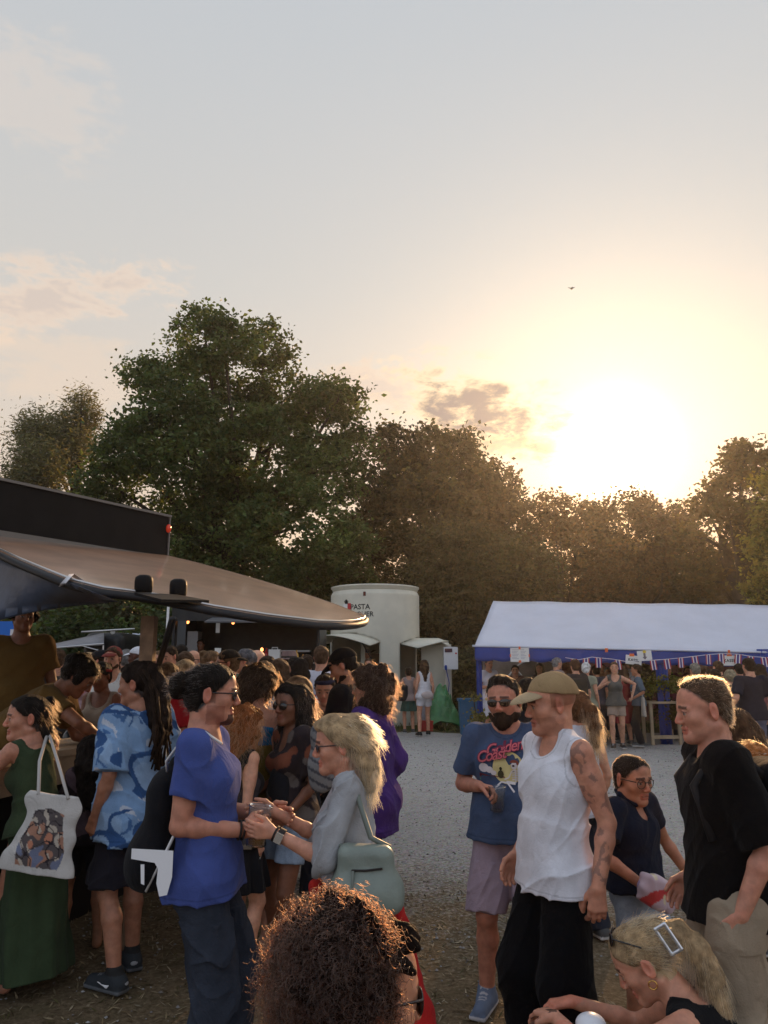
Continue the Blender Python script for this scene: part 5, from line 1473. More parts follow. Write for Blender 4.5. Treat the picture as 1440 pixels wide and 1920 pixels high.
sign('tilted KASSE sign left of the arrow sheet, orange tape on top', 1173, 1229, 1203, 1246, DT - .05, 'KASSE', ((-.2, 1.1, .05, .028),), tilt=.12, hpx=4.6)
sign('white sheet with a dark arrow pointing down, hung between KASSE sign and flags', 1195, 1220, 1222, 1238, DT - .07, arrow=True, tilt=-.08)
sign('level KASSE sign below an orange clip on the right half of the tent', 1354, 1229, 1382, 1248, DT - .05, 'KASSE', ((0, 1.15, .05, .03), (0, 1.6, .025, .05)), hpx=5)
mb = MB(); q = at(1137, 1219, DT - .04); mb.box((q[0] - .03, q[1] - .01, q[2] - .04), (q[0] + .03, q[1], q[2] + .04)); tag(mb.build('orange_tape', orange, None), 'lone orange tape square on the tent eave', 'tape')
# garland of striped flags
gar = thing('flag_garland', 'string of red white and blue striped flags along the tent front', 'garland', at(1250, 1235, DT - .12))
cord = [(1060, 1233), (1085, 1237), (1110, 1232), (1130, 1234), (1150, 1236), (1172, 1240), (1200, 1239), (1222, 1238), (1250, 1236), (1290, 1232), (1330, 1227), (1352, 1225.5), (1384, 1226.5), (1410, 1231), (1440, 1233), (1480, 1229), (1530, 1236)]
cp = [at(a, b, DT - .12) for a, b in cord]; mb = MB(); mb.tube(cp, .006, 6); to_child(mb.build('cord', pmat('white_print', None), None), gar)
proto = None; cx_ = [c[0] for c in cord]; cy_ = [c[1] for c in cord]
stp = [(.40, .03, .04), (.70, .68, .68), (.06, .05, .22), (.70, .68, .68), (.40, .03, .04)]; wd = [.023, .021, .042, .021, .023]
for k, px in enumerate([1076, 1099, 1122, 1158, 1224, 1250, 1276, 1302, 1328, 1352, 1384, 1408, 1432, 1456, 1480]):
    py = float(np.interp(px, cx_, cy_)); p0 = at(px, py, DT - .12)
    if proto is None:
        mb = MB(); x = -sum(wd) / 2
        for c_, w_ in zip(stp, wd):
            mb.box((x, -.0015, -.20), (x + w_ - .0004, .0015, 0), col=c_); x += w_
        proto = mb.build('flag', pmat('flag_cloth', attr=True, rough=.8), gar, world=False); f = proto
    else:
        f = proto.copy(); COL.objects.link(f); f.parent = gar
    f.location = tuple(p0 - np.array(gar.location)); f.rotation_euler = (0, R_(random.uniform(-7, 7)), R_(random.uniform(-18, 18)))
# sales tables
def table(label, px0, px1, d, z, dep=.6, group='wooden tables in the tent front'):
    x0, x1 = at(px0, 1330, d)[0], at(px1, 1330, d)[0]; t = thing('wooden_table', label, 'table', ((x0 + x1) / 2, d, 0), group)
    mb = MB(); mb.box((x0, d, z - .04), (x1, d + dep, z)); to_child(mb.build('tabletop', pine, None), t)
    for x in (x0 + .02, x1 - .08):
        for y in (d + .02, d + dep - .08): mb = MB(); mb.box((x, y, 0), (x + .06, y + .06, z - .042)); to_child(mb.build('leg', pine, None), t)
    mb = MB(); mb.box((x0 + .085, d + .03, .12), (x1 - .085, d + .07, .19)); to_child(mb.build('stretcher', pine, None), t)
    return t
table('pale wooden table with plants on it beside the woman with the shoulder bag', 1217, 1278, DT + .0, .86)
table('low table in the dark tent carrying red and white boxes', 1085, 1150, DT + 1.2, .80)
mb = MB(); q = at(1127, 1325, DT + 1.25); mb.box((q[0] - .09, DT + 1.22, .802), (q[0] + .09, DT + 1.45, .90), col=(.4, .05, .05)); mb.box((q[0] - .092, DT + 1.215, .83), (q[0] + .092, DT + 1.455, .86), col=(.65, .62, .6))
tag(mb.build('carton', pmat('carton', attr=True, rough=.7), None), 'red and white striped carton on the table in the tent', 'carton')
def potted(name, label, px, d, z, h, r, nl, leaf, col, seed):
    x = at(px, 1300, d)[0]; t = thing(name, label, 'plant', (x, d, z)); mb = MB(); mb.lathe([(0, 0), (.09, 0), (.12, .16), (.13, .17), (.11, .17), (.10, .15), (0, .15)], (x, d, z), 16); to_child(mb.build('pot', pmat('pot_dark', (.05, .035, .03), rough=.7), None, True), t)
    rr = np.random.default_rng(seed); lob = [(np.array([x + rr.normal(0, r * .5), d + rr.normal(0, r * .4), z + .2 + h * rr.uniform(.1, .9)]), r * rr.uniform(.35, .6)) for _ in range(9)]
    V, F, C = crown(lob, nl, 14, leaf * 1.1, leaf, col, seed); mesh_np('foliage', V - np.array([x, d, z]), [F], leafmat('leaf_45'), C, t, smooth=False)
    mb = MB(); mb.tube([(x, d, z + .14), (x + .02, d, z + .2 + h * .5), (x - .02, d, z + .2 + h * .9)], .012, 6); to_child(mb.build('stem', BARK, None), t)
potted('potted_plant', 'low bushy yellow green potted plant on the tent table', 1240, DT + .25, .862, .22, .26, 60, .085, (.13, .14, .03), 41)
potted('potted_plant', 'tall leafy potted plant beside the blue tent post', 1215, DT + .6, .862, .75, .22, 70, .085, (.085, .09, .045), 42)
potted('potted_plant', 'dark trailing plant hanging in front of the tent table', 1262, DT + .2, .30, .35, .26, 70, .08, (.03, .04, .012), 43)
mb = MB()
for k in range(5): mb.tube([(at(1200 + 14 * k, 1300, DT + .3)[0], DT + .25, .2), (at(1200 + 14 * k, 1300, DT + .3)[0], DT + .25, .84)], .008, 5)
# weeds by the tent corner
potted('potted_plant', 'small yellow flowered plant tied at the left tent post', 889, DT - .1, .0, .9, .12, 22, .07, (.16, .15, .05), 44)
# evening haze
hz_ = MB().box((-140, -10, -1), (150, 82, 21)).build('haze', bpy.data.materials.new('haze'))
hm = hz_.data.materials[0]; hm.use_nodes = True; t = NT(hm.node_tree); t.n.clear(); o = t.node('ShaderNodeOutputMaterial'); pv = t.node('ShaderNodeVolumePrincipled')
pv.inputs['Color'].default_value = (.93, .90, .86, 1); pv.inputs['Density'].default_value = .00062; pv.inputs['Anisotropy'].default_value = .78; t.l.new(pv.outputs[0], o.inputs['Volume'])
tag(hz_, kind='stuff')
# bird
S = Shape(); pbd = at(1072, 541, 60); S.ell(pbd, (.09, .16, .07)); S.cone(pbd, pbd + np.array([-.35, 0, .10]), .05, .015); S.cone(pbd, pbd + np.array([.3, 0, .14]), .05, .015); S.cone(pbd, pbd + np.array([0, -.22, .03]), .04, .03); V, Q = mesh_sdf(S, .025)
tag(mesh_np('bird', V, Q, pmat('bird_dark', (.03, .03, .03), rough=.8)), 'small dark bird flying high in the sky', 'bird')
# ------------------------------------------------------------------ the crowd
def Ht(px, top, d, pad=.012): return float(at(px, top, d)[2]) - pad
def HL(L=.28, w=1.0, face=True):
    def f(S, hp, h):
        S.path([hp(0, -.06, .03), hp(0, -.092, -.08), hp(0, -.095, -L)], [.080 * h * w, .070 * h * w, .045 * h * w], .03 * h)
        for g in (1, -1):
            S.path([hp(g * .052, -.035, .045), hp(g * .070, -.050, -.07), hp(g * .062, -.07, -L * .93)], [.042 * h * w, .040 * h * w, .030 * h * w], .03 * h)
            if face: S.path([hp(g * .066, .0, .03), hp(g * .078, .002, -.06), hp(g * .075, .01, -L * .7)], [.022 * h, .024 * h, .016 * h], .02 * h)
    return f
def HC(r=.042, n=46, shell=.115, low=-.13, seed=3, c=(0, -.03, .02), zs=1.0, ymax=.045):
    rr = np.random.default_rng(seed)
    def f(S, hp, h):
        k = 0
        while k < n:
            d = rr.normal(0, 1, 3); d /= np.linalg.norm(d)
            q = np.array(c) + d * shell * np.array([1, 1, zs])
            if q[2] < low or (q[1] > ymax and q[2] < .085): continue
            S.ell(hp(*q), v3(1, 1, 1) * r * rr.uniform(.75, 1.25) * h, None, .015 * h); k += 1
    return f
def HB(y=-.115, z=.045, r=.038, x=0):
    return lambda S, hp, h: S.ell(hp(x, y, z), v3(r, r, r) * h, None, .012 * h)
def HT(pts, rs):
    return lambda S, hp, h: S.path([hp(*q) for q in pts], [r * h for r in rs], .02 * h)
def both(*fs):
    def f(S, hp, h):
        for g in fs: g(S, hp, h)
    return f
BLKH, DKB, BRN, LBR, BLD, GRY, RED_, WHT = (.014, .011, .009), (.030, .018, .011), (.075, .042, .024), (.16, .095, .05), (.42, .29, .16), (.20, .19, .18), (.22, .07, .022), (.6, .6, .6)
CUPM = None
def clear_plastic():
    m = pmat('clear_plastic', (.92, .93, .93), rough=.08, trans=.95, ior=1.2, spec=.5); return m
def cup(c, ax, label, h=.12, r0=.034, r1=.044, fill=.0):
    """tumbler at world point c (bottom centre), axis ax"""
    ax = nrm(ax); u = nrm(np.cross(ax, v3(.3, 1, .1))); w_ = np.cross(ax, u); A = np.stack([u, w_, ax], 1)
    t = thing('plastic_cup', label, 'cup', c)
    mb = MB(); mb.lathe([(0, .002), (r0, .002), (r0 + .001, 0), (r1, h), (r1 + .002, h), (r1 + .002, h - .004), (r1 - .0015, h - .006), (r0 - .001, .006), (0, .006)], c, 20, ax=A); to_child(mb.build('cup_wall', clear_plastic(), None, True), t)
    if fill:
        rf = r0 + (r1 - r0) * fill - .003; mb = MB(); mb.lathe([(0, .007), (r0 - .003, .007), (rf, h * fill), (0, h * fill)], c, 18, ax=A); to_child(mb.build('beer', pmat('beer', (.75, .36, .05), rough=.1, spec=.5, trans=.5), None, True), t)
    return t
def bag_shape(name, label, cat, S, mat, col, vox, p=None, group=None, disp=None, amp=0):
    V, Q = mesh_sdf(S, vox, disp, amp)
    c = col(V) if callable(col) else col
    if p is not None: V = (V @ rz(p.yaw).T) + p.loc
    o = V.mean(0); o[2] = V[:, 2].min()
    ob = mesh_np(name, V - o, Q, mat, c); ob.location = o.tolist()
    return tag(ob, label, cat, group)
def bag_child(parent, name, pts, r, mat, p=None, seg=6):
    if p is not None: pts = [p.w(q) for q in pts]
    mb = MB(); mb.tube(pts, r, seg); return to_child(mb.build(name, mat, None, True), parent)

# ============ front row =================================================
def goatee(p, V, q, C):
    x, y, z = np.abs(q[:, 0]), q[:, 1], q[:, 2]
    m = (z < -.078) & (y > .045) & (x < .034) & (z > -.13); C[m] = C[m] * np.array([.16, .13, .13])
    m = (z < -.046) & (z > -.062) & (y > .07) & (x < .028) & (z > -.057); C[m] = C[m] * .3
    m = (z < -.045) & (z > -.12) & (y > -.01) & (x < .08) & (y < .06); C[m] = C[m] * np.array([.72, .66, .66])
    m = (z > -.035) & (z < .02) & (y > -.012) & (y < .02) & (x > .055) & (x < .076); C[m] = C[m] * .6
    return C
# man with the bun
p = A1 = Person('man in purple blue t-shirt with dark hair bun and sunglasses, handing over a cup', 398, 3.2, H=Ht(400, 1240, 3.2), headpx=(398, 1300), skin=(.43, .22, .155), yaw=-86, head=(4, 4, 0), lean=(-2, 0), twist=-6,
    armR=(-.06, .205, -.33), poleR=(.35, -1, -.35), handR=dict(dir=(-.35, .9, .1), pn=(-1, .1, 0), curl=.5, thumb=(0, 0, 1)), armL=(-.02, .24, -.31), footR=(.10, -.04), footL=(.12, .08), hs=1.0, paint=goatee)
p.top(lambda V, q: np.tile(np.array([.055, .080, .25], np.float32), (len(V), 1)), sleeve=.62, hem=-.085, loose=.006, neck='crew', name='t_shirt', wr=.006, hemr=(.178, .138))
p.legsw((.030, .036, .050), 1.0, .022, mat=DENIM, wr=.008, top=.05)
p.shoes((.05, .05, .06))
p.hair(BLKH, 'bun', t=.006, front=-.012, extra=both(HB(-.135, .022, .042), HB(-.125, .045, .030, .02), HB(-.140, -.005, .030, -.015)), amp=.003, strands=1500, slen=.03, srad=.0006, out=.04, flow=lambda q, r: np.stack([q[:, 0] * 0, -np.ones(len(q)), .3 * np.ones(len(q))], 1), scol=(.016, .010, .008))
p.glasses(lens=(.025, .021), thick=.004)
for sd, k in (('R', .985), ('R', .93)):
    e, w_ = p.J['elR'], p.J['wrR']; c = e + (w_ - e) * k; dd = nrm(w_ - e); u = nrm(np.cross(dd, v3(1, .2, .1))); w2 = np.cross(dd, u)
    mb = MB(); mb.tube([c + .034 * (u * math.cos(a) + w2 * math.sin(a)) for a in np.linspace(0, 2 * math.pi, 17)], .0045, 6); o = mb.build('bracelet', pmat('dark_leather', (.02, .014, .012), rough=.6), None, True); o.parent = p.root
S = Shape(); s = p.s
S.ell(p.T(.02, -.165, .20), v3(.16, .085, .20) * s, p.Rt, .03); S.ell(p.T(.03, -.195, .07), v3(.17, .115, .15) * s, p.Rt, .05); S.cone(p.T(.0, -.13, .36), p.T(.0, -.12, .41), .075, .035, .05)
b = bag_shape('drawstring_backpack', 'black drawstring backpack hanging low on the back of the man with the bun', 'backpack', S, CLOTH, (.010, .010, .012), .007, p, None, wrinkle(4, .010, 14), .02)
cordm = pmat('white_cord', (.62, .61, .60), rough=.8)
shp = p.J['shR']
for dx in (0, .012):
    bag_child(b, 'drawstring', [p.T(.05, -.15, .37), p.T(.11 + dx, -.135, .44), p.T(.115 + dx, -.06, .535), p.T(.105 + dx, .02, .55), p.T(.10 + dx, .09, .50)], .0045, cordm, p)
    bag_child(b, 'drawstring', [p.T(.17, -.19, -.04), p.T(.19 + dx, -.12, .08), p.T(.185 + dx, -.06, .20), p.T(.17, -.02, .26)], .0045, cordm, p)
mb = MB(); q = lambda y, z: p.w(p.T(.185, 0, 0) + v3(.012, y + .145, z + .065))
def flat_on(name, poly, parent, mat, th=.003):
    mb = MB(); n_ = len(poly); a = [np.array(v) for v in poly]; nn = np.cross(a[1] - a[0], a[2] - a[0]); nn /= np.linalg.norm(nn); mb.add(a + [v + nn * th for v in a], [tuple(range(n_))[::-1], tuple(range(n_, 2 * n_))] + [(i, (i + 1) % n_, n_ + (i + 1) % n_, n_ + i) for i in range(n_)]); return to_child(mb.build(name, mat, None), parent)
wp = pmat('white_print', None)
flat_on('white_patch', [q(-.37, .05), q(-.22, .04), q(-.22, -.05), q(-.235, -.11), q(-.262, -.115), q(-.275, -.07), q(-.272, -.02), q(-.285, .0), q(-.37, .015)], b, wp); flat_on('white_patch', [q(-.335, -.005), q(-.322, -.005), q(-.318, -.075), q(-.33, -.07)], b, wp)

# woman with the linen dress
p = A2 = Person('woman with blonde hair and glasses in a grey linen dress, reaching for the cup', 668, 3.2, H=Ht(655, 1332, 3.2, .02), sex='f', skin=(.50, .27, .19), yaw=92, head=(2, 6, 0), lean=(6, 0), fat=.35, hs=.95,
    armL=(.03, .33, -.17), poleL=(.3, -.5, -1), armR=(-.02, .36, -.13), poleR=(.3, -.4, -1), handL=dict(dir=(.05, 1, .12), pn=(-1, .0, .2), curl=.25, thumb=(0, 0, 1)), handR=dict(dir=(0, 1, .1), pn=(-1, 0, 0), curl=.3, thumb=(0, 0, 1)), toe=(10, 10))
lin = lambda V, p_: np.array([.34, .345, .355], np.float32)[None] * (1 + .06 * nfield(7, 30)(V)[:, None])
p.top(lin, sleeve=1.08, hem=-.10, loose=.024, neck='v', name='linen_shirt', wr=.014, hemr=(.20, .16), sl_r=None)
p.skirt(lin, .02, -.50, (.25, .20), 'linen_dress', folds=6, famp=.02, r0=(.20, .16)); p.shoes((.2, .16, .12))
def fl_back(q, r): return np.stack([q[:, 0] * .8, -1.0 * (q[:, 2] > .0) - .1, -.5 - 1.0 * (q[:, 2] < .0)], 1)
p.hair((.42, .29, .16), 'long', t=.014, front=-.006, ears=False, extra=both(HT([(0, -.08, .05), (0, -.110, -.03), (.005, -.115, -.11), (0, -.11, -.17)], [.06, .050, .045, .028]), HT([(.05, -.05, .02), (.05, -.095, -.09), (.04, -.11, -.18)], [.04, .035, .025]), HT([(-.05, -.05, .02), (-.05, -.095, -.09), (-.04, -.11, -.18)], [.04, .035, .025]), lambda S, hp, h: S.ell(hp(0, .055, .085), v3(.058, .045, .028) * h, None, .03 * h)), amp=.005, freq=55, strands=3800, slen=.055, srad=.0006, out=.08, flow=fl_back, scol=(.62, .42, .20), curl=.002)
p.glasses(col=(.03, .02, .02), lens=(.024, .018), thick=.003)
e, w_ = p.J['elL'], p.J['wrL']; dd = nrm(w_ - e)
for k, wd_, cc in ((.86, .012, (.02, .02, .022)), (.96, .004, (.02, .015, .015))):
    c = e + (w_ - e) * k; u = nrm(np.cross(dd, v3(1, .2, .1))); w2 = np.cross(dd, u); mb = MB(); mb.tube([c - dd * wd_, c + dd * wd_], .0295, 16, cap=False); mb.tube([c + dd * wd_, c - dd * wd_], .0275, 16, cap=False)
    o = mb.build('watch_strap' if wd_ > .01 else 'bracelet', pmat('dark_leather', None), None, True); o.parent = p.root
c = e + (w_ - e) * .86; mb = MB(); side = nrm(np.cross(dd, v3(0, 0, 1))); side = side if side[0] < 0 else -side; ub = np.cross(side, dd); Mx = Matrix.Translation(Vector(c + side * .031)) @ Matrix(np.stack([dd, ub, side], 1).tolist()).to_4x4(); mb.box((-.014, -.018, -.003), (.014, .018, .006), Mx); o = mb.build('watch', pmat('watch_metal', (.6, .6, .58), rough=.25, metal=.8), None); o.parent = p.root
# handbag on her far-from-viewer side shoulder strap
S = Shape(); bagc = p.T(-.25, -.06, .155); Rb = p.Rt @ ry(.05)
S.rbox(bagc, (.05, .10, .105), p.Rt @ rx(.12), .035, .03); S.rbox(bagc + v3(0, -.005, -.07), (.065, .135, .045), p.Rt @ rx(.12), .04, .07); S.ell(bagc + v3(0, -.005, -.055), (.07, .125, .06), p.Rt, .05)
b = bag_shape('handbag', 'grey green leather handbag under the arm of the woman in linen', 'handbag', S, pmat('green_leather', attr=True, rough=.45, spec=.4, bump=.2, bscale=30, var=.12), (.20, .235, .20), .006, p, None, wrinkle(9, .004, 14), .008)
lthr = pmat('leather_strap', (.15, .17, .145), rough=.5)
bag_child(b, 'strap', [bagc + v3(.01, -.09, .09), p.T(-.22, -.10, .30), p.T(-.155, -.05, .50), p.T(-.13, .02, .52), p.T(-.20, .06, .30), bagc + v3(.01, .08, .09)], .011, lthr, p)
bag_child(b, 'zip', [bagc + v3(-.056, -.06, .035), bagc + v3(-.060, .0, .03), bagc + v3(-.056, .05, .03)], .004, pmat('dark_leather', None), p)
bag_child(b, 'tassel', [bagc + v3(-.062, .045, .03), bagc + v3(-.078, .05, -.06)], .005, lthr, p)
S = Shape(); S.cone(p.T(-.10, .165, .02), p.T(-.11, .16, -.11), .022, .05, .03); S.cone(p.T(-.09, .17, .10), p.T(-.10, .17, .04), .025, .02, .02); V, Q = mesh_sdf(S, .006, wrinkle(3, .008, 30), .016); mesh_np('red_scarf', V, Q, CLOTH, np.array((.45, .025, .02)), p.root)
S = Shape(); S.cone(p.T(-.13, -.17, .0), p.T(-.16, -.22, -.55), .03, .07, .03); S.cone(p.T(-.10, -.19, -.05), p.T(-.06, -.235, -.52), .03, .05, .03); V, Q = mesh_sdf(S, .007, wrinkle(8, .010, 26), .02); mesh_np('red_sash', V, Q, CLOTH, np.array((.42, .02, .018)), p.root)
hc = (A1.w(A1.J['palmR']) + A2.w(A2.J['palmL'])) / 2
cup(A1.w(A1.J['palmR']) + np.array([.0, .02, -.075]), v3(.12, .05, 1), 'clear plastic beer cup passed between the man with the bun and the blonde woman', .15, .036, .047, .5)

# bearded man
def arm_hair(p, V, q, C):
    return C
p = A3 = Person('bearded man in sunglasses and blue printed t-shirt holding a clear cup', 928, 4.15, H=Ht(945, 1265, 4.15), headpx=(945, 1318), skin=(.42, .21, .15), yaw=168, head=(-14, 4, 3), fat=.75, hs=1.03, footR=(.13, .02), footL=(.15, .20), toe=(12, 6),
    armR=(-.03, .17, -.26), poleR=(.55, -1, -.3), handR=dict(dir=(-.85, .35, -.12), pn=(0, .5, -.75), curl=.55, thumb=(0, .6, 1)), armL=(.11, .03, -.52), sw=.178)
p.top(lambda V, p_: np.tile(np.array([.055, .085, .155], np.float32), (len(V), 1)), sleeve=.72, hem=-.05, loose=.010, neck='crew', name='t_shirt', wr=.006, hemr=(.185, .15))
p.legsw((.33, .26, .31), .48, .024, 'shorts', wr=.006, top=.03); p.shoes((.13, .17, .25), (.55, .56, .60), high=.012)
p.hair(BLKH, 'short', t=.005, front=-.002, amp=.004, strands=900, slen=.022, out=.6, scol=(.05, .03, .02), extra=lambda S, hp, h: S.ell(hp(0, .02, .10), v3(.055, .06, .025) * h, None, .02 * h)); p.beard((.026, .015, .010), .011); p.glasses(col=(.02, .014, .010), lens=(.029, .020), thick=.006)
polys = []; zc = float(p.T(0, 0, .335)[2])
PS = 1.18
def add(v, f, c): polys.append((np.asarray(v) * PS + np.array([-.012, zc]), f, c))
rp = (.36, .05, .09)
add(*disc2(.02, -.002, .066, .066, 28), (.62, .55, .26))
for cx0, cz0, r0 in ((-.085, -.005, .022), (-.06, -.012, .016), (-.042, -.024, .012), (.083, -.008, .022), (.098, -.022, .018), (.07, -.026, .012)): add(*disc2(-cx0 if False else cx0, cz0, r0, r0 * .85, 14), (.62, .60, .62))
add(np.array([(-.105, -.045), (.105, -.045), (.105, -.03), (.06, -.038), (0, -.042), (-.06, -.036), (-.105, -.028)]), [(0, 1, 2, 3, 4, 5, 6)], (.30, .06, .10))
add(np.array([(-.105, -.062), (.105, -.058), (.105, -.046), (-.105, -.046)]), [(0, 1, 2, 3)], (.10, .20, .17))
add(np.array([(-.10, -.105), (.10, -.105), (.105, -.059), (-.105, -.063)]), [(0, 1, 2, 3)], (.34, .07, .10))
add(*disc2(-.012, -.028, .013, .017, 12), (.06, .055, .03)); add(*disc2(-.012, -.005, .006, .007, 10), (.04, .035, .02))
wt = (.62, .60, .60)
add(*disc2(.045, .008, .013, .015, 14), wt); add(*disc2(.045, .020, .018, .012, 14, 0, math.pi), (.22, .06, .04)); add(*line2([(.055, .018), (.072, .013)], .007), (.22, .06, .04)); add(*disc2(.042, .008, .006, .004, 8), (.03, .02, .02))
for k in range(5): add(*line2([(.036, -.012 - .009 * k), (.050, -.010 - .009 * k), (.064, -.014 - .009 * k)], .0045), wt)
add(*line2([(.05, -.006), (.051, -.06)], .004), wt); add(*line2([(.064, -.012), (.078, -.05), (.088, -.088)], .006), wt); add(*line2([(.036, -.012), (.022, -.04), (.004, -.048)], .005), wt)
add(*line2([(.05, -.06), (.012, -.055), (.045, -.095)], .007), wt); add(*line2([(.05, -.064), (-.01, -.058), (-.045, -.090)], .006), wt)
for txt, x0, z0, sz in (('Golden', .012, .062, .062), ('Coast', -.042, .030, .062)):
    for bold, colr, dz in ((.0032, (.16, .03, .06), 0), (.0004, (.52, .12, .14), 0)):
        v, f = text_mesh(txt, sz, .35, .86, bold); a = .20; v = v @ np.array([[math.cos(a), math.sin(a)], [-math.sin(a), math.cos(a)]]); add(v + np.array([x0, z0]), f, colr)
polys = [(np.stack([-v[:, 0], v[:, 1]], 1), [f[::-1] for f in fs_], c) for v, fs_, c in polys]
project_print(p, p.parts['t_shirt'], 'shirt_print', polys, True)
pc = p.w(p.J['palmR']); cup(pc + np.array([.045, -.03, -.075]), v3(.05, 0, 1), 'empty clear cup in the hand of the bearded man', .115, .032, .042)

# man in the cap
def tattoo(p, V, q, C):
    sh, el, wr = p.J['shL'], p.J['elL'], p.J['wrL']
    n1, n2 = nfield(61, 30)(V), nfield(62, 60)(V)
    da = np.linalg.norm(V - (sh * .55 + el * .45), axis=1) < .17; db = np.linalg.norm(V - (el * .6 + wr * .4), axis=1) < .13
    side = V[:, 0] < p.T(-.10, 0, 0)[0]
    m = (da | db) & side & (np.abs(n1) < .30) & (n2 > -.3); C[m] = C[m] * np.array([.55, .60, .68])
    q2 = ((V - p.E) @ p.Rh) / p.hs   # stubble
    m = (q2[:, 2] < -.045) & (q2[:, 2] > -.125) & (q2[:, 1] > -.02) & (np.abs(q2[:, 0]) < .07); C[m] *= np.array([.80, .78, .78])
    m = (q2[:, 2] > -.01) & (q2[:, 1] < .02); C[m] *= np.array([.62, .58, .55])
    return C
p = A4 = Person('man in khaki cap and white tank top with a tattooed arm and black trousers', 1050, 3.35, H=Ht(1040, 1258, 3.35, .02), headpx=(1032, 1312), skin=(.46, .24, .165), yaw=112, head=(-16, 8, 0), lean=(-3, 0), hs=1.01, paint=tattoo, fat=.15,
    armL=(.085, .0, -.53), poleL=(.3, -1, 0), handL=dict(dir=(.02, .12, -1), pn=(-.8, -.5, 0), curl=.35, thumb=(0, 1, 0)), armR=(.09, .08, -.50), footR=(.10, .04), footL=(.09, -.07), toe=(10, 14), sw=.163)
p.top((.66, .66, .70), hem=-.10, loose=.012, neck='tank', name='tank_top', wr=.008, hemr=(.185, .15), armhole=.95)
p.legsw((.005, .005, .006), 1.0, .028, flare=.045, wr=.005, top=-.055); p.shoes((.02, .02, .02))
p.cap((.30, .205, .105), 0, tilt=2, brimcol=(.40, .30, .18))

# boy
p = A5 = Person('boy in navy polo shirt and round glasses holding a bag of sweets', 1180, 3.75, H=Ht(1185, 1412, 3.75, .008), sex='c', skin=(.40, .20, .13), yaw=-142, head=(-12, 6, 0), hs=.92, sw=.185, fat=.2, headpx=(1186, 1460),
    armR=(.02, .19, -.40), poleR=(1, -.6, 0), handR=dict(dir=(-.7, .6, -.3), pn=(-.2, .2, -1), curl=.6, thumb=(0, 1, .3)), armL=(.27, .10, -.46), poleL=(.6, -1, 0), handL=dict(dir=(.45, .2, -.85), curl=.5), headpx_z=1.0)
p.top((.012, .016, .030), sleeve=.62, hem=.01, loose=.018, neck='v', name='polo_shirt', wr=.006)
S = Shape(); n0 = p.N + p.Rt @ v3(0, .0, .035)
for g in (1, -1): S.path([n0 + v3(g * .02, -.055, .012), n0 + v3(g * .058, -.01, .0), n0 + v3(g * .035, .055, -.035)], [.014, .016, .012], .01)
p.part('collar', S, CLOTH, (.012, .016, .030), .005)
p.legsw((.30, .36, .43), .50, .026, 'denim_shorts', mat=DENIM, wr=.007); p.shoes((.2, .2, .2))
p.hair((.022, .014, .010), 'short', t=.0015, front=-.010, amp=.0008, strands=1800, slen=.010, out=1.6, scol=(.06, .03, .018)); p.glasses(col=(.035, .018, .012), name='glasses', lens=(.022, .021), ring=True)
S = Shape(); pc = p.w(p.J['palmR']); S.rbox(pc + v3(.02, -.02, .01), (.085, .022, .058), rz(.3) @ ry(.35), .018, .02); S.rbox(pc + v3(.085, -.0, -.03), (.03, .006, .05), rz(.3) @ ry(.35), .005, .02)
def sweets(V):
    f1, f2 = nfield(71, 26)(V), nfield(72, 40)(V); C = np.tile(np.array([.50, .42, .50], np.float32), (len(V), 1)); C[f1 > .5] = (.5, .05, .06); C[f1 < -.6] = (.30, .25, .45); C[f2 > .9] = (.6, .55, .4); return C
bag_shape('sweets_bag', 'crinkled bag of coloured sweets held by the boy', 'bag', S, PLAST, sweets, .005, None, None, wrinkle(12, .010, 34), .022)

# balding man
def bald_paint(p, V, q, C):
    m = (q[:, 2] > .02) & (q[:, 1] > -.04) & (q[:, 2] > .03); C[m] *= np.array([1.04, .98, .95]); return C
p = A6 = Person('balding man in black t-shirt and khaki trousers with one hand in his pocket', 1330, 3.0, H=Ht(1320, 1268, 3.0), headpx=(1318, 1330), skin=(.48, .25, .18), yaw=84, head=(4, 8, 0), lean=(2, 0), hs=.97, paint=bald_paint, fat=.15,
    armL=(.060, .02, -.515), poleL=(.4, -1, 0), handL=dict(dir=(-.1, .25, -1), pn=(-1, .2, 0), curl=.5), armR=(.08, .08, -.50), footR=(.11, .08), footL=(.11, -.06), sw=.16)
p.top((.006, .005, .005), sleeve=.95, hem=-.10, loose=.020, neck='crew', name='t_shirt', wr=.006, hemr=(.19, .155))
p.legsw((.30, .235, .165), 1.0, .034, wr=.007, top=.02, extra=lambda S, p=p: (S.ell(p.J['palmL'] + v3(.012, .0, -.045), (.046, .060, .085), None, .05), S.cone(p.J['hpL'] + v3(-.045, 0, 0), p.J['palmL'] + v3(.04, 0, -.16), .085, .06, .08))); p.shoes((.1, .07, .05))
p.hair((.075, .042, .024), 'short', t=.002, front=.016, amp=.001, strands=3600, slen=.015, srad=.0006, out=.45, scol=(.20, .10, .045), flow=lambda q, r: np.stack([q[:, 0] * .5, -.9 * np.ones(len(q)), .5 - 1.3 * (q[:, 2] < 0.03)], 1), extra=lambda S, hp, h: (S.ell(hp(0, -.035, .098), v3(.048, .062, .019) * h, None, .03 * h), S.ell(hp(0, .040, .098), v3(.022, .020, .012) * h, None, .02 * h)))
p.strands(p.parts['hair'], *mesh_sdf(Shape().ell(p.hp(0, -.02, .095), (.048, .075, .022)), .007), 800, .030, .004, .0006, (.45, .24, .10), .9, lambda q, r: np.stack([q[:, 0] * 0, -.6 * np.ones(len(q)), .5 * np.ones(len(q))], 1), 8)  # sunlit gold put into the colour of the crown strands
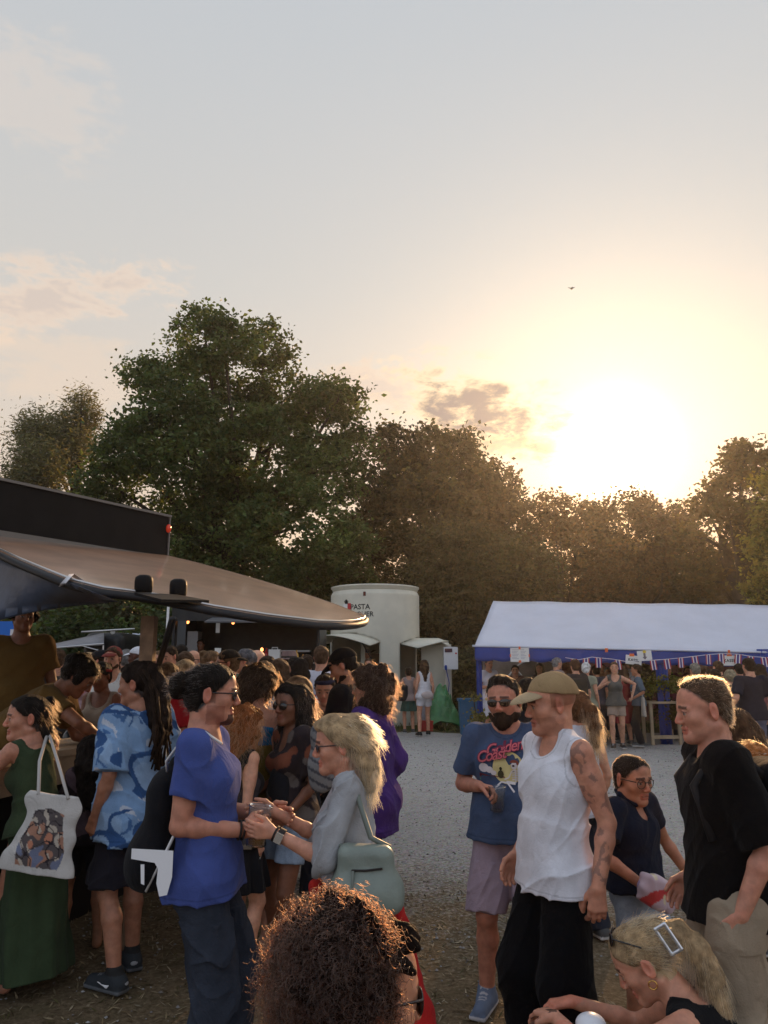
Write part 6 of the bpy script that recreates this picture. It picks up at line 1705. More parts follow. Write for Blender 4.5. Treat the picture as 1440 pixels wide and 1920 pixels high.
S = Shape(); S.rbox(p.T(.0, -.24, .26), (.155, .085, .22), p.Rt, .06, .03); b = bag_shape('backpack', 'dark backpack worn by the balding man, mostly out of the picture', 'backpack', S, CLOTH, (.012, .011, .012), .009, p, None, wrinkle(4, .006, 12), .014)
for g in (1, -1): bag_child(b, 'strap', [p.T(g * .10, -.16, .44), p.T(g * .105, -.07, .535), p.T(g * .105, .03, .53), p.T(g * .12, .12, .42), p.T(g * .15, .08, .22)], .016, pmat('black_web', (.014, .013, .014), rough=.8), p)

# crouching blonde
p = A9 = Person('blonde woman in black top crouching at the bottom right, silver clip in her ponytail', X=float(at(1352, 1800, 2.65)[0]), d=2.65, headpx=(1208, 1800), H=1.58, sex='f', skin=(.47, .25, .175), yaw=62, pelvis=(0, -.12, .44), lean=(46, 0), head=(8, 34, 0), hs=1.0, vox=.005,
    armR=(.0, .46, -.10), poleR=(.6, -.5, -.6), armL=(-.04, .46, -.07), poleL=(.7, -.5, -.6), handR=dict(dir=(-.5, .8, -.1), pn=(0, 0, -1), curl=.4), handL=dict(dir=(-.5, .8, -.1), pn=(0, 0, -1), curl=.4), footR=(.13, .30), footL=(.13, .26))
p.top((.008, .008, .009), hem=-.04, loose=.010, neck='strap', name='black_top', wr=.004); p.legsw((.03, .035, .05), .32, .012, 'shorts', mat=DENIM); p.shoes((.5, .5, .5))
def fl_pony(q, r):
    b = (q[:, 1] < -.10) | (q[:, 2] < -.08); return np.stack([q[:, 0] * .2, np.where(b, .45, -1.0), np.where(b, -1.2, .1)], 1)
p.hair((.34, .23, .125), 'tail', t=.005, front=-.010, low=1, amp=.003, extra=HT([(0, -.105, .045), (0, -.145, .02), (0, -.165, -.05), (-.01, -.15, -.14), (-.02, -.115, -.22), (-.02, -.08, -.30)], [.034, .036, .042, .042, .032, .012]), strands=3600, slen=.06, srad=.0006, out=.12, flow=fl_pony, scol=(.58, .40, .19))
p.glasses(up=(.05, .112, 38), col=(.012, .010, .010))
S = Shape(); c = p.hp(-.02, -.128, .045)
for a, b_ in (((-.018, -.042), (.018, -.042)), ((.018, -.042), (.018, .042)), ((.018, .042), (-.018, .042)), ((-.018, .042), (-.018, -.042))):
    S.cone(p.hp(-.058, -.118 + a[0], .03 + a[1]), p.hp(-.058, -.118 + b_[0], .03 + b_[1]), .006, .006, .002)
V, Q = mesh_sdf(S, .003); mesh_np('hair_clip', V, Q, pmat('silver_clip', (.62, .63, .66), rough=.2, metal=.7), None, p.root)
mb = MB(); c = p.hp(-.078, .004, -.052); mb.tube([c + p.Rh @ v3(0, .013 * math.cos(a), .013 * math.sin(a)) for a in np.linspace(0, 6.283, 15)], .0022, 6); o = mb.build('earring', pmat('gold', (.75, .45, .12), rough=.2, metal=1.0), None, True); o.parent = p.root
S = Shape(); pc = (p.w(p.J['wrL']) + p.w(p.J['elL'])) / 2 + v3(.05, .05, .03); S.ell(pc, (.05, .05, .035), None, .01); S.clip((0, 0, -1), -(pc[2] - .03)); bag_shape('white_dish', 'white domed dish resting between the arms of the crouching woman', 'dish', S, pmat('lid_white', attr=True, rough=.35), (.72, .73, .76), .004)

# curly head in the very front
p = A10 = Person('person with a big head of dark curls seen from behind at the bottom centre', 645, 1.60, H=Ht(650, 1735, 1.60, .0), headpx=(684, 1838), sex='c', skin=(.47, .25, .16), yaw=-58, head=(-10, 6, 0), hs=1.06, sw=.21, headpx_z=1.1, thin=1.15)
p.top((.03, .03, .035), loose=.012, neck='crew', name='t_shirt'); p.legsw((.03, .03, .04)); p.shoes((.1, .1, .1))
p.hair((.012, .006, .004), 'short', t=.014, front=.016, ears=True, amp=.010, freq=85, extra=HC(.030, 90, .078, -.13, 5, (0, -.056, .036), 1.15, ymax=.0), strands=5200, slen=.048, curl=.0065, srad=.00055, out=.6, scol=(.020, .0065, .003), vox=.005, npt=13, rootlim=.02, flow=lambda q, r: np.stack([q[:, 0] * 2, q[:, 1] * 2, -.5 * np.ones(len(q))], 1))
p.glasses(col=(.02, .010, .010), lens=(.029, .023), thick=.005)

# ============ left: people at the counter ===============================
p = L1 = Person('woman in long green dress with a hair bun leaning on the counter, looking back', 88, 4.4, H=Ht(75, 1297, 4.4), sex='f', skin=(.40, .21, .145), yaw=58, head=(62, 2, 0), lean=(12, -4), hs=1.03, shod=False,
    armL=(.06, .42, -.16), poleL=(.6, -.3, -.8), armR=(-.05, .36, -.22), poleR=(.5, -.5, -.6), handL=dict(dir=(-.2, 1, -.1), pn=(0, 0, -1), curl=.2), footR=(.08, -.06), footL=(.10, .06), footz=(.05, 0))
p.top((.040, .058, .030), hem=-.02, loose=.006, neck='strap', name='dress_top', wr=.003); p.skirt((.040, .060, .030), .06, -.84, (.235, .21), 'green_dress', folds=5, famp=.016, pw=.55)
p.hair(BLKH, 'tail', t=.007, front=-.012, low=1, amp=.002, extra=both(HB(-.115, .075, .032, .04), HT([(0, -.09, -.0), (-.01, -.10, -.10), (0, -.10, -.17)], [.04, .035, .018])), strands=500, slen=.05, out=.2, scol=(.05, .028, .016), flow=lambda q, r: np.stack([q[:, 0] * 0, -np.ones(len(q)), -.8 * np.ones(len(q))], 1))
# tote hanging from her right shoulder
S = Shape(); tc = at(86, 1562, 4.13); Rt_ = rz(.10) @ ry(.16)
S.frus(tc, Rt_, -.20, .19, (0, 0, .185, .045), (0, 0, .115, .022), k=.01)
S.clip(Rt_ @ v3(0, 0, -1), float((Rt_ @ v3(0, 0, -1)) @ (tc + Rt_ @ v3(0, 0, -.19))))
def tote_col(V):
    q = (V - tc) @ Rt_; C = np.tile(np.array([.52, .50, .47], np.float32), (len(V), 1))
    n1, n2, n3 = nfield(81, 38)(V), nfield(82, 60)(V), nfield(83, 48)(V)
    m = (np.abs(q[:, 0]) < .095 - .02 * np.sin(q[:, 2] * 18)) & (q[:, 2] > -.155) & (q[:, 2] < .125 - .3 * np.abs(q[:, 0])) & (q[:, 1] < 0)
    C[m] = (.10, .085, .085); C[m & (n1 > .35)] = (.36, .19, .13); C[m & (n2 > .7)] = (.46, .40, .33); C[m & (n3 > .55) & (q[:, 2] < -.04)] = (.16, .18, .26); C[m & (n1 < -1.1)] = (.50, .22, .14); C[m & (np.abs(n3) < .12)] = (.03, .025, .03)
    return C
to = bag_shape('tote_bag', 'pale cotton tote bag with a dense dark picture print, hung from the woman in green', 'tote bag', S, CLOTH, tote_col, .0048, None, None, wrinkle(6, .003, 16), .006)
shw = L1.w(L1.J['shR']); cot = pmat('cotton_strap', (.45, .43, .40), rough=.9)
for g in (-1, 1):
    a = tc + Rt_ @ v3(g * .075, -.02, .18)
    bag_child(to, 'handle', [a, a * .5 + (shw + v3(.0, -.05, .08)) * .5 + v3(g * .012, -.02, 0), shw + v3(.0, -.045, .075), shw + v3(-.01, .04, .085)], .009, cot)

def hawaii(V, p_):
    n1, n2, n3, n4 = nfield(91, 15)(V), nfield(92, 9)(V), nfield(93, 24)(V), nfield(94, 40)(V); C = np.tile(np.array([.19, .31, .49], np.float32), (len(V), 1))
    C[n2 > .5] = (.25, .37, .54); C[(n3 > .7) & (n2 < 0)] = (.44, .48, .55); C[(np.abs(n1) < .26) & (n2 > -.35)] = (.035, .085, .21); C[(n1 > .3) & (np.abs(n4) < .3) & (n2 > .2)] = (.06, .13, .28); return C
p = L2 = Person('man with long dreadlocks in a blue hawaiian shirt and dark shorts, back turned', 262, 4.5, H=Ht(265, 1236, 4.5, .02), skin=(.33, .17, .11), yaw=52, head=(28, 4, 0), lean=(0, 0), footR=(.12, .10), footL=(.12, -.10), toe=(16, 10), hs=1.04,
    armL=(.06, .05, -.53), armR=(.10, .30, -.30), handL=dict(curl=.5))
p.top(hawaii, sleeve=.92, hem=-.17, loose=.034, neck='crew', name='hawaiian_shirt', wr=.010, hemr=(.22, .18))
p.legsw((.020, .019, .026), .44, .030, 'shorts', wr=.008); p.shoes((.03, .035, .04), (.12, .13, .14), high=.02, sock=(.02, .02, .02))
for sd, sg in (('L', -1), ('R', 1)):
    an, t = p.J['an' + sd], p.J['toe' + sd]; F = lambda x, y, z: v3(an[0], an[1], 0) + t @ v3(x, y, z) * p.s
    S = Shape(); S.path([F(sg * .044, -.035, .062), F(sg * .047, .005, .040), F(sg * .046, .075, .052)], [.0025, .0075, .0025], .006); V, Q = mesh_sdf(S, .003); o = mesh_np('shoe_mark', V, Q, pmat('white_print', None), None, p.root)
    S = Shape(); S.ell(F(0, -.062, .050), v3(.034, .026, .022)); V, Q = mesh_sdf(S, .005); mesh_np('heel_patch', V, Q, SHOEM, np.array((.30, .31, .32)), p.root)
rr = np.random.default_rng(4)
p.hair((.020, .013, .010), 'dread', t=.012, front=-.012, low=1, amp=.005, freq=60, extra=HT([(0, -.07, .04), (0, -.115, -.05), (-.01, -.12, -.20), (0, -.11, -.30)], [.075, .070, .062, .04]))
mb = MB()
for k in range(90):
    x0 = rr.uniform(-.075, .075); z0 = rr.uniform(-.03, .09); y0 = -.075 - .035 * rr.random() - .03 * (z0 < .04); L = rr.uniform(.26, .46)
    a = p.hp(x0, y0 + .02, z0); b1 = p.hp(x0 * 1.15 + rr.normal(0, .008), -.135 + rr.normal(0, .012), z0 * .4 - .08); c = p.hp(x0 * .95 + rr.normal(0, .02), -.140 + rr.normal(0, .015), -L * .6); d_ = p.hp(x0 * .8 + rr.normal(0, .03), -.125 + rr.normal(0, .02), -L)
    mb.tube([a, b1, c, d_], [.009, .009, .008, .005], 6, col=tuple(np.array((.030, .018, .012)) * rr.uniform(.6, 1.6)))
o = mb.build('dreadlocks', HAIRM, None, True); o.parent = p.root

mustard = (.12, .068, .020)
p = L3 = Person('standing stall worker in mustard shirt at the far left, head under the hatch', 36, 6.3, z0=.32, H=Ht(50, 1128, 6.3) - .32, skin='brown', yaw=-150, head=(10, 0, 0), armR=(.22, .16, .26), poleR=(1, -.2, -.3), armL=(.10, .2, -.45), fat=.4, headpx_z=1.9, group='stall workers')
p.top(mustard, sleeve=.65, hem=-.08, loose=.02, name='t_shirt'); p.legsw((.02, .02, .025)); p.shoes((.03, .03, .03)); p.hair(BLKH, extra=HC(.035, 24, .09, .0, 2))
p = L4 = Person('stall worker in mustard shirt bending over the counter, dark curly head down', 60, 5.3, headpx=(150, 1268), H=1.72, skin='brown', yaw=-82, lean=(48, 0), head=(0, 42, 0), pelvis=(0, -.18, .93), headpx_z=1.4, armR=(.0, .40, -.30), armL=(.02, .36, -.34), poleR=(.5, -.4, .4), group='stall workers', hs=1.05, fat=.3)
p.top(mustard, sleeve=.68, hem=-.08, loose=.022, name='t_shirt', wr=.008); p.legsw((.02, .02, .025)); p.shoes((.03, .03, .03)); p.hair(BLKH, t=.016, extra=HC(.032, 40, .088, -.02, 6), strands=600, slen=.03, out=1, curl=.004)
p = L5 = Person('woman in beige tank top with sunglasses and red bandana on her head at the counter', 192, 7.0, H=Ht(195, 1240, 7.0), sex='f', skin='brown', yaw=172, head=(-8, 18, 0), armR=(-.02, .26, -.36), armL=(-.02, .26, -.34))
p.top((.34, .27, .20), neck='strap', hem=-.05, name='tank_top'); p.legsw((.03, .03, .04)); p.shoes((.1, .1, .1)); p.hair(BLKH, 'tail', extra=HT([(.03, -.08, .0), (.07, -.05, -.12), (.07, .02, -.20)], [.03, .025, .014])); p.glasses(up=(.05, .108, 35)); S = Shape(); S.ell(p.hp(0, -.02, .045), v3(.092, .112, .03), p.Rh @ rx(.35), .01); p.part('bandana', S, CLOTH, (.25, .03, .03))
pc = p.w(p.J['palmR']); mb = MB(); mb.lathe([(0, 0), (.085, 0), (.10, .012), (.10, .03), (.085, .034), (0, .02)], pc + v3(.02, -.06, .03), 24, ax=np.array([[1, 0, 0], [0, 0, 1], [0, -1, 0]])); tag(mb.build('round_dish', pmat('dark_dish', (.02, .03, .035), rough=.2, spec=.6), None, True), 'dark round dish held by the woman with the bandana', 'dish')
p = L6 = Person('short person in dark patterned top between the green dress and the hawaiian shirt', 172, 4.95, H=Ht(180, 1378, 4.95), sex='f', skin='olive', yaw=25, head=(10, 10, 0), hs=.95, armR=(.05, .25, -.3), armL=(.05, .25, -.3), headpx_z=1.2, shod=False)
p.top(tex_mix([(.025, .02, .022), (.10, .07, .08)], 12, 95, (.8,)), loose=.02, hem=-.08, name='blouse'); p.legsw((.02, .02, .025), .35, .02, 'shorts'); p.hair(BLKH, 'long', ears=False, extra=HL(.3, 1.1))

# ============ middle: between the bun and the linen dress ================
p = M1 = Person('woman with long red brown curls, bare shoulder and dark patterned dress behind the bun', 452, 4.5, H=Ht(452, 1322, 4.5, .02), sex='f', skin='light', yaw=-40, head=(-20, 8, 0), armR=(.04, .03, -.53), armL=(.0, .2, -.4), handR=dict(curl=.8), hs=.98, fat=.2)
p.top(tex_mix([(.018, .016, .016), (.20, .16, .12), (.05, .045, .05)], 16, 97, (.9, .6)), hem=-.08, neck='strap', name='dress_top'); p.skirt((.012, .012, .014), .05, -.36, (.23, .20), 'skirt')
p.shoes((.35, .25, .2)); p.hair(RED_, 'long', t=.024, ears=False, amp=.008, freq=55, extra=both(HL(.32, 1.05), HC(.036, 30, .09, -.2, 8)), strands=2600, slen=.10, curl=.012, srad=.0007, out=.5, scol=(.36, .12, .035))
pc = p.w(p.J['palmR']); mb = MB(); mb.lathe([(0, -.17), (.030, -.17), (.031, -.03), (.022, .0), (.012, .035), (.013, .09), (0, .09)], pc, 14, ax=ry(.15)); bt_ = mb.build('beer_bottle', pmat('green_glass', (.05, .14, .03), rough=.08, trans=.5, spec=.6), None, True); tag(bt_, 'green glass beer bottle held low behind the man with the bun', 'bottle')
mb = MB(); mb.lathe([(.0312, -.13), (.0318, -.13), (.0318, -.05), (.0312, -.05)], pc, 14, ax=ry(.15)); o = mb.build('label', pmat('paper', None), None, True); o.parent = bt_
p = M2 = Person('woman seen from behind with bare shoulders in a blue and mustard off-shoulder dress', 484, 4.9, H=Ht(475, 1246, 4.9, .02), sex='f', skin=(.42, .23, .16), yaw=-12, head=(-8, 2, 0), armR=(.06, .12, -.50), armL=(.05, .1, -.5), hs=.99, fat=.25, headpx_z=1.55)
def m2c(V, p_):
    f = nfield(101, 9)(V); z = V[:, 2] - p_.P[2]; C = np.tile(np.array([.16, .11, .025], np.float32), (len(V), 1)); C[f > .4] = (.10, .095, .05); C[f > 1.0] = (.17, .17, .15); C[f < -.9] = (.23, .15, .03); C[z > .335 * p_.s] = (.01, .14, .30); return C
p.top(m2c, neck='off', hem=-.05, loose=.022, name='dress_top', wr=.008); p.skirt(m2c, .05, -.40, (.25, .2), 'dress_skirt', folds=6, famp=.02); p.shoes((.3, .2, .15))
p.hair(DKB, 'long', t=.026, ears=False, amp=.008, freq=50, extra=both(HC(.038, 36, .09, -.08, 12), HT([(-.02, -.08, -.02), (-.05, -.09, -.14), (-.05, -.08, -.24)], [.06, .045, .02])), strands=900, slen=.06, curl=.010, out=.8, scol=(.06, .025, .012))
S = Shape(); q = at(520, 1602, 4.75); S.rbox(q, (.055, .04, .085), rz(.3), .02, .02); bag_shape('blue_pouch', 'small bright blue pouch beside the beer bottle', 'pouch', S, PLAST, (.01, .18, .42), .007)
p = M3 = Person('woman with dark wavy hair and sunglasses in a patterned blouse, facing left', 548, 4.65, H=Ht(545, 1280, 4.65, .015), sex='f', skin=(.16, .075, .045), yaw=128, head=(10, 0, 0), armL=(.06, .16, -.46), armR=(.0, .22, -.36), hs=.99, fat=.3)
p.top(tex_mix([(.03, .022, .024), (.18, .06, .035), (.12, .10, .09), (.30, .24, .20)], 13, 105, (.45, .6, 1.25)), sleeve=.85, hem=-.02, loose=.02, neck='v', name='blouse', wr=.007)
p.legsw((.22, .28, .36), .30, .014, 'denim_shorts', mat=DENIM); p.shoes((.02, .02, .02)); S = Shape()
p.hair(BLKH, 'long', t=.018, ears=False, amp=.006, freq=40, extra=both(HL(.36, 1.1), HT([(-.05, -.06, 0), (-.09, -.05, -.14), (-.10, -.02, -.30)], [.05, .045, .02])), strands=1200, slen=.08, curl=.006, out=.3, scol=(.06, .03, .02)); p.glasses(lens=(.030, .022), thick=.006)
S = Shape(); q = M3.T(-.02, .10, .12); S.ell(q, (.10, .05, .18), None, .02); p.part('dark_apron', S, CLOTH, (.015, .016, .02))
p = M5 = Person('tall man in black cap and black t-shirt eating from a paper wrap, facing left', 655, 5.6, H=Ht(645, 1212, 5.6, .02), skin='tan', yaw=68, head=(12, 26, 0), armL=(-.02, .30, -.26), armR=(-.04, .28, -.26), handL=dict(dir=(-.3, .9, .2), pn=(-.5, 0, .8), curl=.5), hs=.99, fat=.35, sw=.175)
p.top((.009, .009, .011), sleeve=.78, hem=-.1, loose=.024, name='t_shirt'); p.legsw((.015, .015, .02)); p.shoes((.02, .02, .02)); p.cap((.010, .010, .012), brim=True); p.hair(BLKH, t=.004); p.beard((.03, .02, .015), .003)
pc = (p.w(p.J['palmL']) + p.w(p.J['palmR'])) / 2; S = Shape(); S.cone(pc + v3(.04, 0, .0), pc + v3(-.10, 0, .10), .05, .085, .02); S.ell(pc + v3(-.08, -.02, .10), (.09, .06, .06), None, .02)
bag_shape('paper_wrap', 'torn white paper food wrap in the hands of the man in the black cap', 'food wrap', S, pmat('wrap_paper', attr=True, rough=.8), (.55, .47, .38), .009, None, None, wrinkle(14, .016, 24), .035)
p = M7 = Person('woman with big dark curls and glasses in a purple top, facing left', 697, 5.0, H=Ht(695, 1245, 5.0, .03), sex='f', skin='light', yaw=66, head=(14, 4, 0), hs=.99, armL=(.06, .1, -.5))
p.top((.065, .030, .16), sleeve=1.6, hem=-.22, loose=.028, name='purple_jacket', wr=.008, hemr=(.2, .17)); p.legsw((.02, .02, .025)); p.shoes((.3, .05, .03))
p.hair((.026, .014, .010), 'long', t=.028, ears=False, amp=.008, freq=50, extra=both(HC(.040, 50, .105, -.20, 15, (0, -.045, -.02), 1.25)), strands=1600, slen=.05, curl=.010, srad=.0007, out=.9, scol=(.055, .022, .011)); p.glasses(col=(.6, .5, .35), name='glasses', ring=True)
S = Shape(); q = at(603, 1398, 4.35); S.rbox(q, (.055, .06, .12), rz(.4), .04, .02); S.ell(q + v3(0, 0, -.13), (.08, .07, .12), None, .03)
def pk(V): C = np.tile(np.array([.20, .20, .20], np.float32), (len(V), 1)); C[np.sin(V[:, 2] * 120 + V[:, 0] * 60) > .6] = (.07, .07, .08); return C
bag_shape('backpack', 'grey striped backpack between the dark haired woman and the blonde woman', 'backpack', S, CLOTH, pk, .009, None, None, wrinkle(6, .006, 14), .014)

# ============ small figures: compact table ==============================
def fig(label, px, top, d, sex='m', skin='light', yaw=0, topc=(.3, .3, .3), neck='crew', sleeve=.6, legs=(.03, .035, .05), length=1.0, hairc=BRN, style='short', extra=None, bare=False, cap=None, hat=None, glasses=False, skirt=None, post=None, group='people in the festival crowd', ht=.010, tname='t_shirt', hem=-.07, shoe=(.08, .08, .08), loose=.016, **kw):
    p = Person(label, px, d, H=Ht(px, top, d, .008 + ht), sex=sex, skin=skin, yaw=yaw, group=group, **kw)
    if not bare: p.top(topc, sleeve=sleeve, neck=neck, name=tname, hem=hem, loose=loose)
    if skirt: p.skirt(skirt[0], .06, skirt[1], skirt[2])
    else: p.legsw(legs, length, .018, 'trousers' if length > .6 else 'shorts')
    if shoe: p.shoes(shoe)
    if hairc is not None: p.hair(hairc, style, t=ht, extra=extra, ears=(style != 'long'))
    if cap: p.cap(cap[0], cap[1] if len(cap) > 1 else 0)
    if hat: p.hat(hat)
    if glasses: p.glasses()
    if post: post(p)
    return p
CUPS = []
# behind the bun: the queue at the black truck
fig('man in red t-shirt seen from behind, one arm hanging, beside the dreadlocks', 313, 1240, 6.6, skin='tan', yaw=-15, topc=(.46, .022, .03), sleeve=.8, hairc=LBR, armR=(.12, .0, -.53), fat=.35, legs=(.1, .1, .12))
fig('shirtless man with short hair looking down', 319, 1209, 8.6, skin=(.50, .28, .2), yaw=165, bare=True, hairc=DKB, head=(-10, 14, 0), ht=.005)
fig('blonde woman with bare back in an orange halter top', 347, 1234, 7.6, 'f', 'tan', 10, (.34, .15, .06), 'off', hairc=BLD, style='long', extra=HL(.24), length=1, legs=(.12, .12, .16))
fig('man with red cap and white tank top facing the camera', 211, 1211, 8.2, skin='light', yaw=176, topc=(.66, .65, .62), neck='tank', cap=((.22, .05, .04),), post=lambda p: p.beard((.08, .045, .025), .004), hairc=BRN)
fig('man in white baseball cap turned left beside the wooden post', 257, 1212, 9.2, skin='dark', yaw=80, topc=(.02, .02, .025), cap=((.66, .67, .70),), hairc=None)
fig('person with grey hair and pale green top left of the white cap', 236, 1216, 9.6, skin='tan', yaw=20, topc=(.36, .38, .16), hairc=GRY)
fig('person in black cap looking left behind the bandana woman', 187, 1218, 9.0, skin='light', yaw=85, topc=(.40, .20, .22), cap=((.012, .012, .014),), hairc=DKB)
fig('pale dark haired person in white seen past the shoulder of the stall worker', 93, 1214, 9.5, 'f', 'pale', 150, (.62, .61, .66), hairc=DKB)
fig('person with short brown hair right of the person in white, far left', 107, 1215, 9.0, 'm', 'light', 20, (.05, .05, .05), hairc=BRN)
fig('woman with brown hair held by a claw clip, facing right', 394, 1219, 8.2, 'f', 'light', -70, (.62, .58, .6), 'strap', hairc=LBR, extra=both(HB(-.09, .09, .04)))
fig('bald man in blue shirt and sunglasses further back', 362, 1217, 9.6, skin='light', yaw=170, topc=(.06, .10, .28), hairc=None, glasses=True)
fig('person with brown hair just behind the blonde bare-backed woman', 346, 1220, 8.9, 'f', 'light', 5, (.1, .08, .1), hairc=BRN, style='long', extra=HL(.18))
fig('dark haired person left of the bald man', 338, 1207, 10.2, skin='brown', yaw=30, topc=(.03, .03, .03), hairc=BLKH)
fig('man with brown hair, glasses and a cap worn backwards, facing left', 428, 1217, 7.2, skin='light', yaw=100, topc=(.02, .02, .025), hairc=LBR, cap=((.03, .025, .02), 180), glasses=True, hs=.98)
fig('man with grey hair in profile facing left', 462, 1215, 8.0, skin='light', yaw=88, topc=(.12, .13, .15), hairc=(.12, .12, .13))
fig('pink faced bald man behind the grey haired man', 482, 1216, 9.0, skin='pale', yaw=150, topc=(.25, .1, .1), hairc=None)
fig('woman with golden brown updo and pale blue patterned t-shirt', 492, 1238, 6.8, 'f', 'light', 15, tex_mix([(.48, .52, .58), (.16, .36, .5)], 10, 111, (.8,)), hairc=(.20, .12, .06), extra=both(HC(.035, 20, .075, .0, 4), HT([(.04, -.06, 0), (.06, -.07, -.1)], [.03, .015])))
fig('woman with straight brown hair and purple tank top, back turned', 523, 1233, 8.0, 'f', 'light', 5, (.13, .10, .18), 'tank', hairc=BRN, style='long', extra=HL(.26, 1.05))
fig('dark haired woman left of the purple tank top', 500, 1228, 8.8, 'f', 'light', 20, (.06, .05, .06), hairc=DKB, style='long', extra=HL(.2))
fig('man in straw fedora with a dark band', 541, 1224, 9.4, skin='tan', yaw=120, topc=(.10, .09, .12), hairc=DKB, hat=(.20, .14, .13))
fig('woman with black bob and white top, raising one arm', 556, 1230, 8.4, 'f', 'light', 75, (.60, .58, .66), 'crew', .3, hairc=BLKH, style='long', extra=HL(.13, .95), armR=(.16, .12, .18), poleR=(1, .1, -.8))
def back_print(p):
    polys = []; z0 = float(p.T(0, 0, .37)[2])
    for i, (wl, wr2) in enumerate(((.05, .05), (.075, .07), (.07, .06), (.06, .02), (.06, -.01))):
        for k in range(4):
            x0 = -wl + (wl + wr2) * k / 4; v, f = line2([(x0, z0 - .045 * i), (x0 + (wl + wr2) * .19, z0 - .045 * i)], .018); polys.append((v, f, (.42, .06, .10)))
    project_print(p, p.parts['t_shirt'], 'back_print', polys, False)
    mb = MB(); mb.tube([p.T(-.17, .04, .46), p.T(-.06, -.125, .40), p.T(.05, -.15, .28), p.T(.16, -.07, .14)], .012, 6); o = mb.build('cross_strap', pmat('black_web', None), None, True); o.parent = p.root
fig('man in white t-shirt with red print and black cross strap, back turned', 602, 1209, 8.6, skin='light', yaw=4, topc=(.64, .63, .70), sleeve=.75, hairc=BRN, post=back_print, legs=(.012, .012, .02), loose=.024)
fig('woman with dark headband looking down behind the food wrap', 612, 1260, 6.4, 'f', 'light', 165, (.03, .03, .04), hairc=DKB, head=(8, 16, 0), post=lambda p: p.part('headband', Shape().ell(p.hp(0, -.01, .06), v3(.09, .108, .035), p.Rh @ rx(.15), .01), CLOTH, (.03, .03, .06)))
fig('person with smooth blonde hair right behind the woman with sunglasses', 560, 1265, 5.9, 'f', 'light', -10, (.05, .05, .06), hairc=(.30, .20, .12), style='long', extra=HL(.2, 1.1), hs=1.08)
fig('young woman smiling in front of the kiosk window', 691, 1234, 18.23, 'f', 'light', 175, (.1, .08, .1), hairc=BRN, style='long', extra=HL(.2))
fig('kiosk vendor in a pale straw hat behind the kiosk window', 689, 1219, 21.66, 'f', 'tan', 178, (.30, .22, .2), hairc=DKB, hat=(.28, .24, .24), group='stall workers')
fig('man with dark hair at the truck counter behind the serving shelf', 375, 1198, 17.75, skin='brown', yaw=175, topc=(.02, .02, .025), hairc=BLKH, group='stall workers')
for k, (px, top, d, c, hc, sx, lab) in enumerate([(280, 1222, 10.6, (.15, .12, .16), BRN, 'f', 'brown haired woman in mauve behind the wooden post'), (298, 1219, 10.0, (.5, .3, .28), LBR, 'm', 'light brown haired person in pink between post and shirtless man'), (410, 1226, 9.6, (.35, .12, .08), DKB, 'f', 'dark haired woman in rust red beyond the man with glasses'), (445, 1224, 10.2, (.05, .12, .08), BLKH, 'm', 'black haired man in dark green at the truck'),
        (575, 1226, 10.4, (.3, .3, .33), DKB, 'm', 'dark haired man in grey left of the white t-shirt'), (165, 1222, 10.4, (.48, .32, .35), BLD, 'f', 'blonde person in pale pink behind the bent worker'), (634, 1236, 9.2, (.2, .2, .24), BRN, 'f', 'brown haired woman in grey next to the white t-shirt'), (225, 1226, 10.8, (.02, .02, .02), BLKH, 'm', 'black haired person in black behind the red cap'), (668, 1240, 8.2, (.45, .46, .48), DKB, 'f', 'dark haired woman in pale grey behind the black cap man'), (265, 1230, 7.4, (.55, .55, .58), GRY, 'f', 'grey haired person in white left of the dreadlocks')]):
    fig(lab, px, top, d, sx, 'light', [10, 170, -60, 80, 20, 150, 40, -20, 160, 30][k], c, hairc=hc, style='long' if sx == 'f' else 'short', extra=HL(.2) if sx == 'f' else None)

# kiosk queue
p = fig('young woman with long brown hair in white top and white shorts at the kiosk', 795, 1236, 18.36, 'f', 'light', 12, (.66, .65, .68), 'tank', legs=(.60, .58, .60), length=.26, hairc=BRN, style='long', extra=HL(.36), footR=(.12, .12), footL=(.15, -.12), shoe=(.02, .02, .02))
S = Shape(); S.ell(p.T(.03, -.17, .01), (.15, .06, .085), None, .02); bag_shape('belt_bag', 'pale pink belt bag on the back of the woman in white', 'belt bag', S, CLOTH, (.52, .44, .42), .014, p)
p = fig('woman in green skirt with a black backpack at the kiosk hatch', 766, 1250, 19.03, 'f', 'light', 5, (.34, .26, .24), 'strap', skirt=((.05, .10, .08), -.35, (.22, .19)), hairc=DKB, armL=(.1, .2, -.2))
S = Shape(); S.rbox(p.T(-.20, -.10, .14), (.13, .10, .19), rz(.4), .05, .02); b = bag_shape('backpack', 'black backpack slung on the woman in the green skirt', 'backpack', S, CLOTH, (.02, .024, .028), .016, p); bag_child(b, 'strap', [p.T(-.25, -.18, .30), p.T(-.36, -.2, .2), p.T(-.34, -.2, -.04), p.T(-.22, -.18, -.02)], .014, pmat('black_web', None), p)

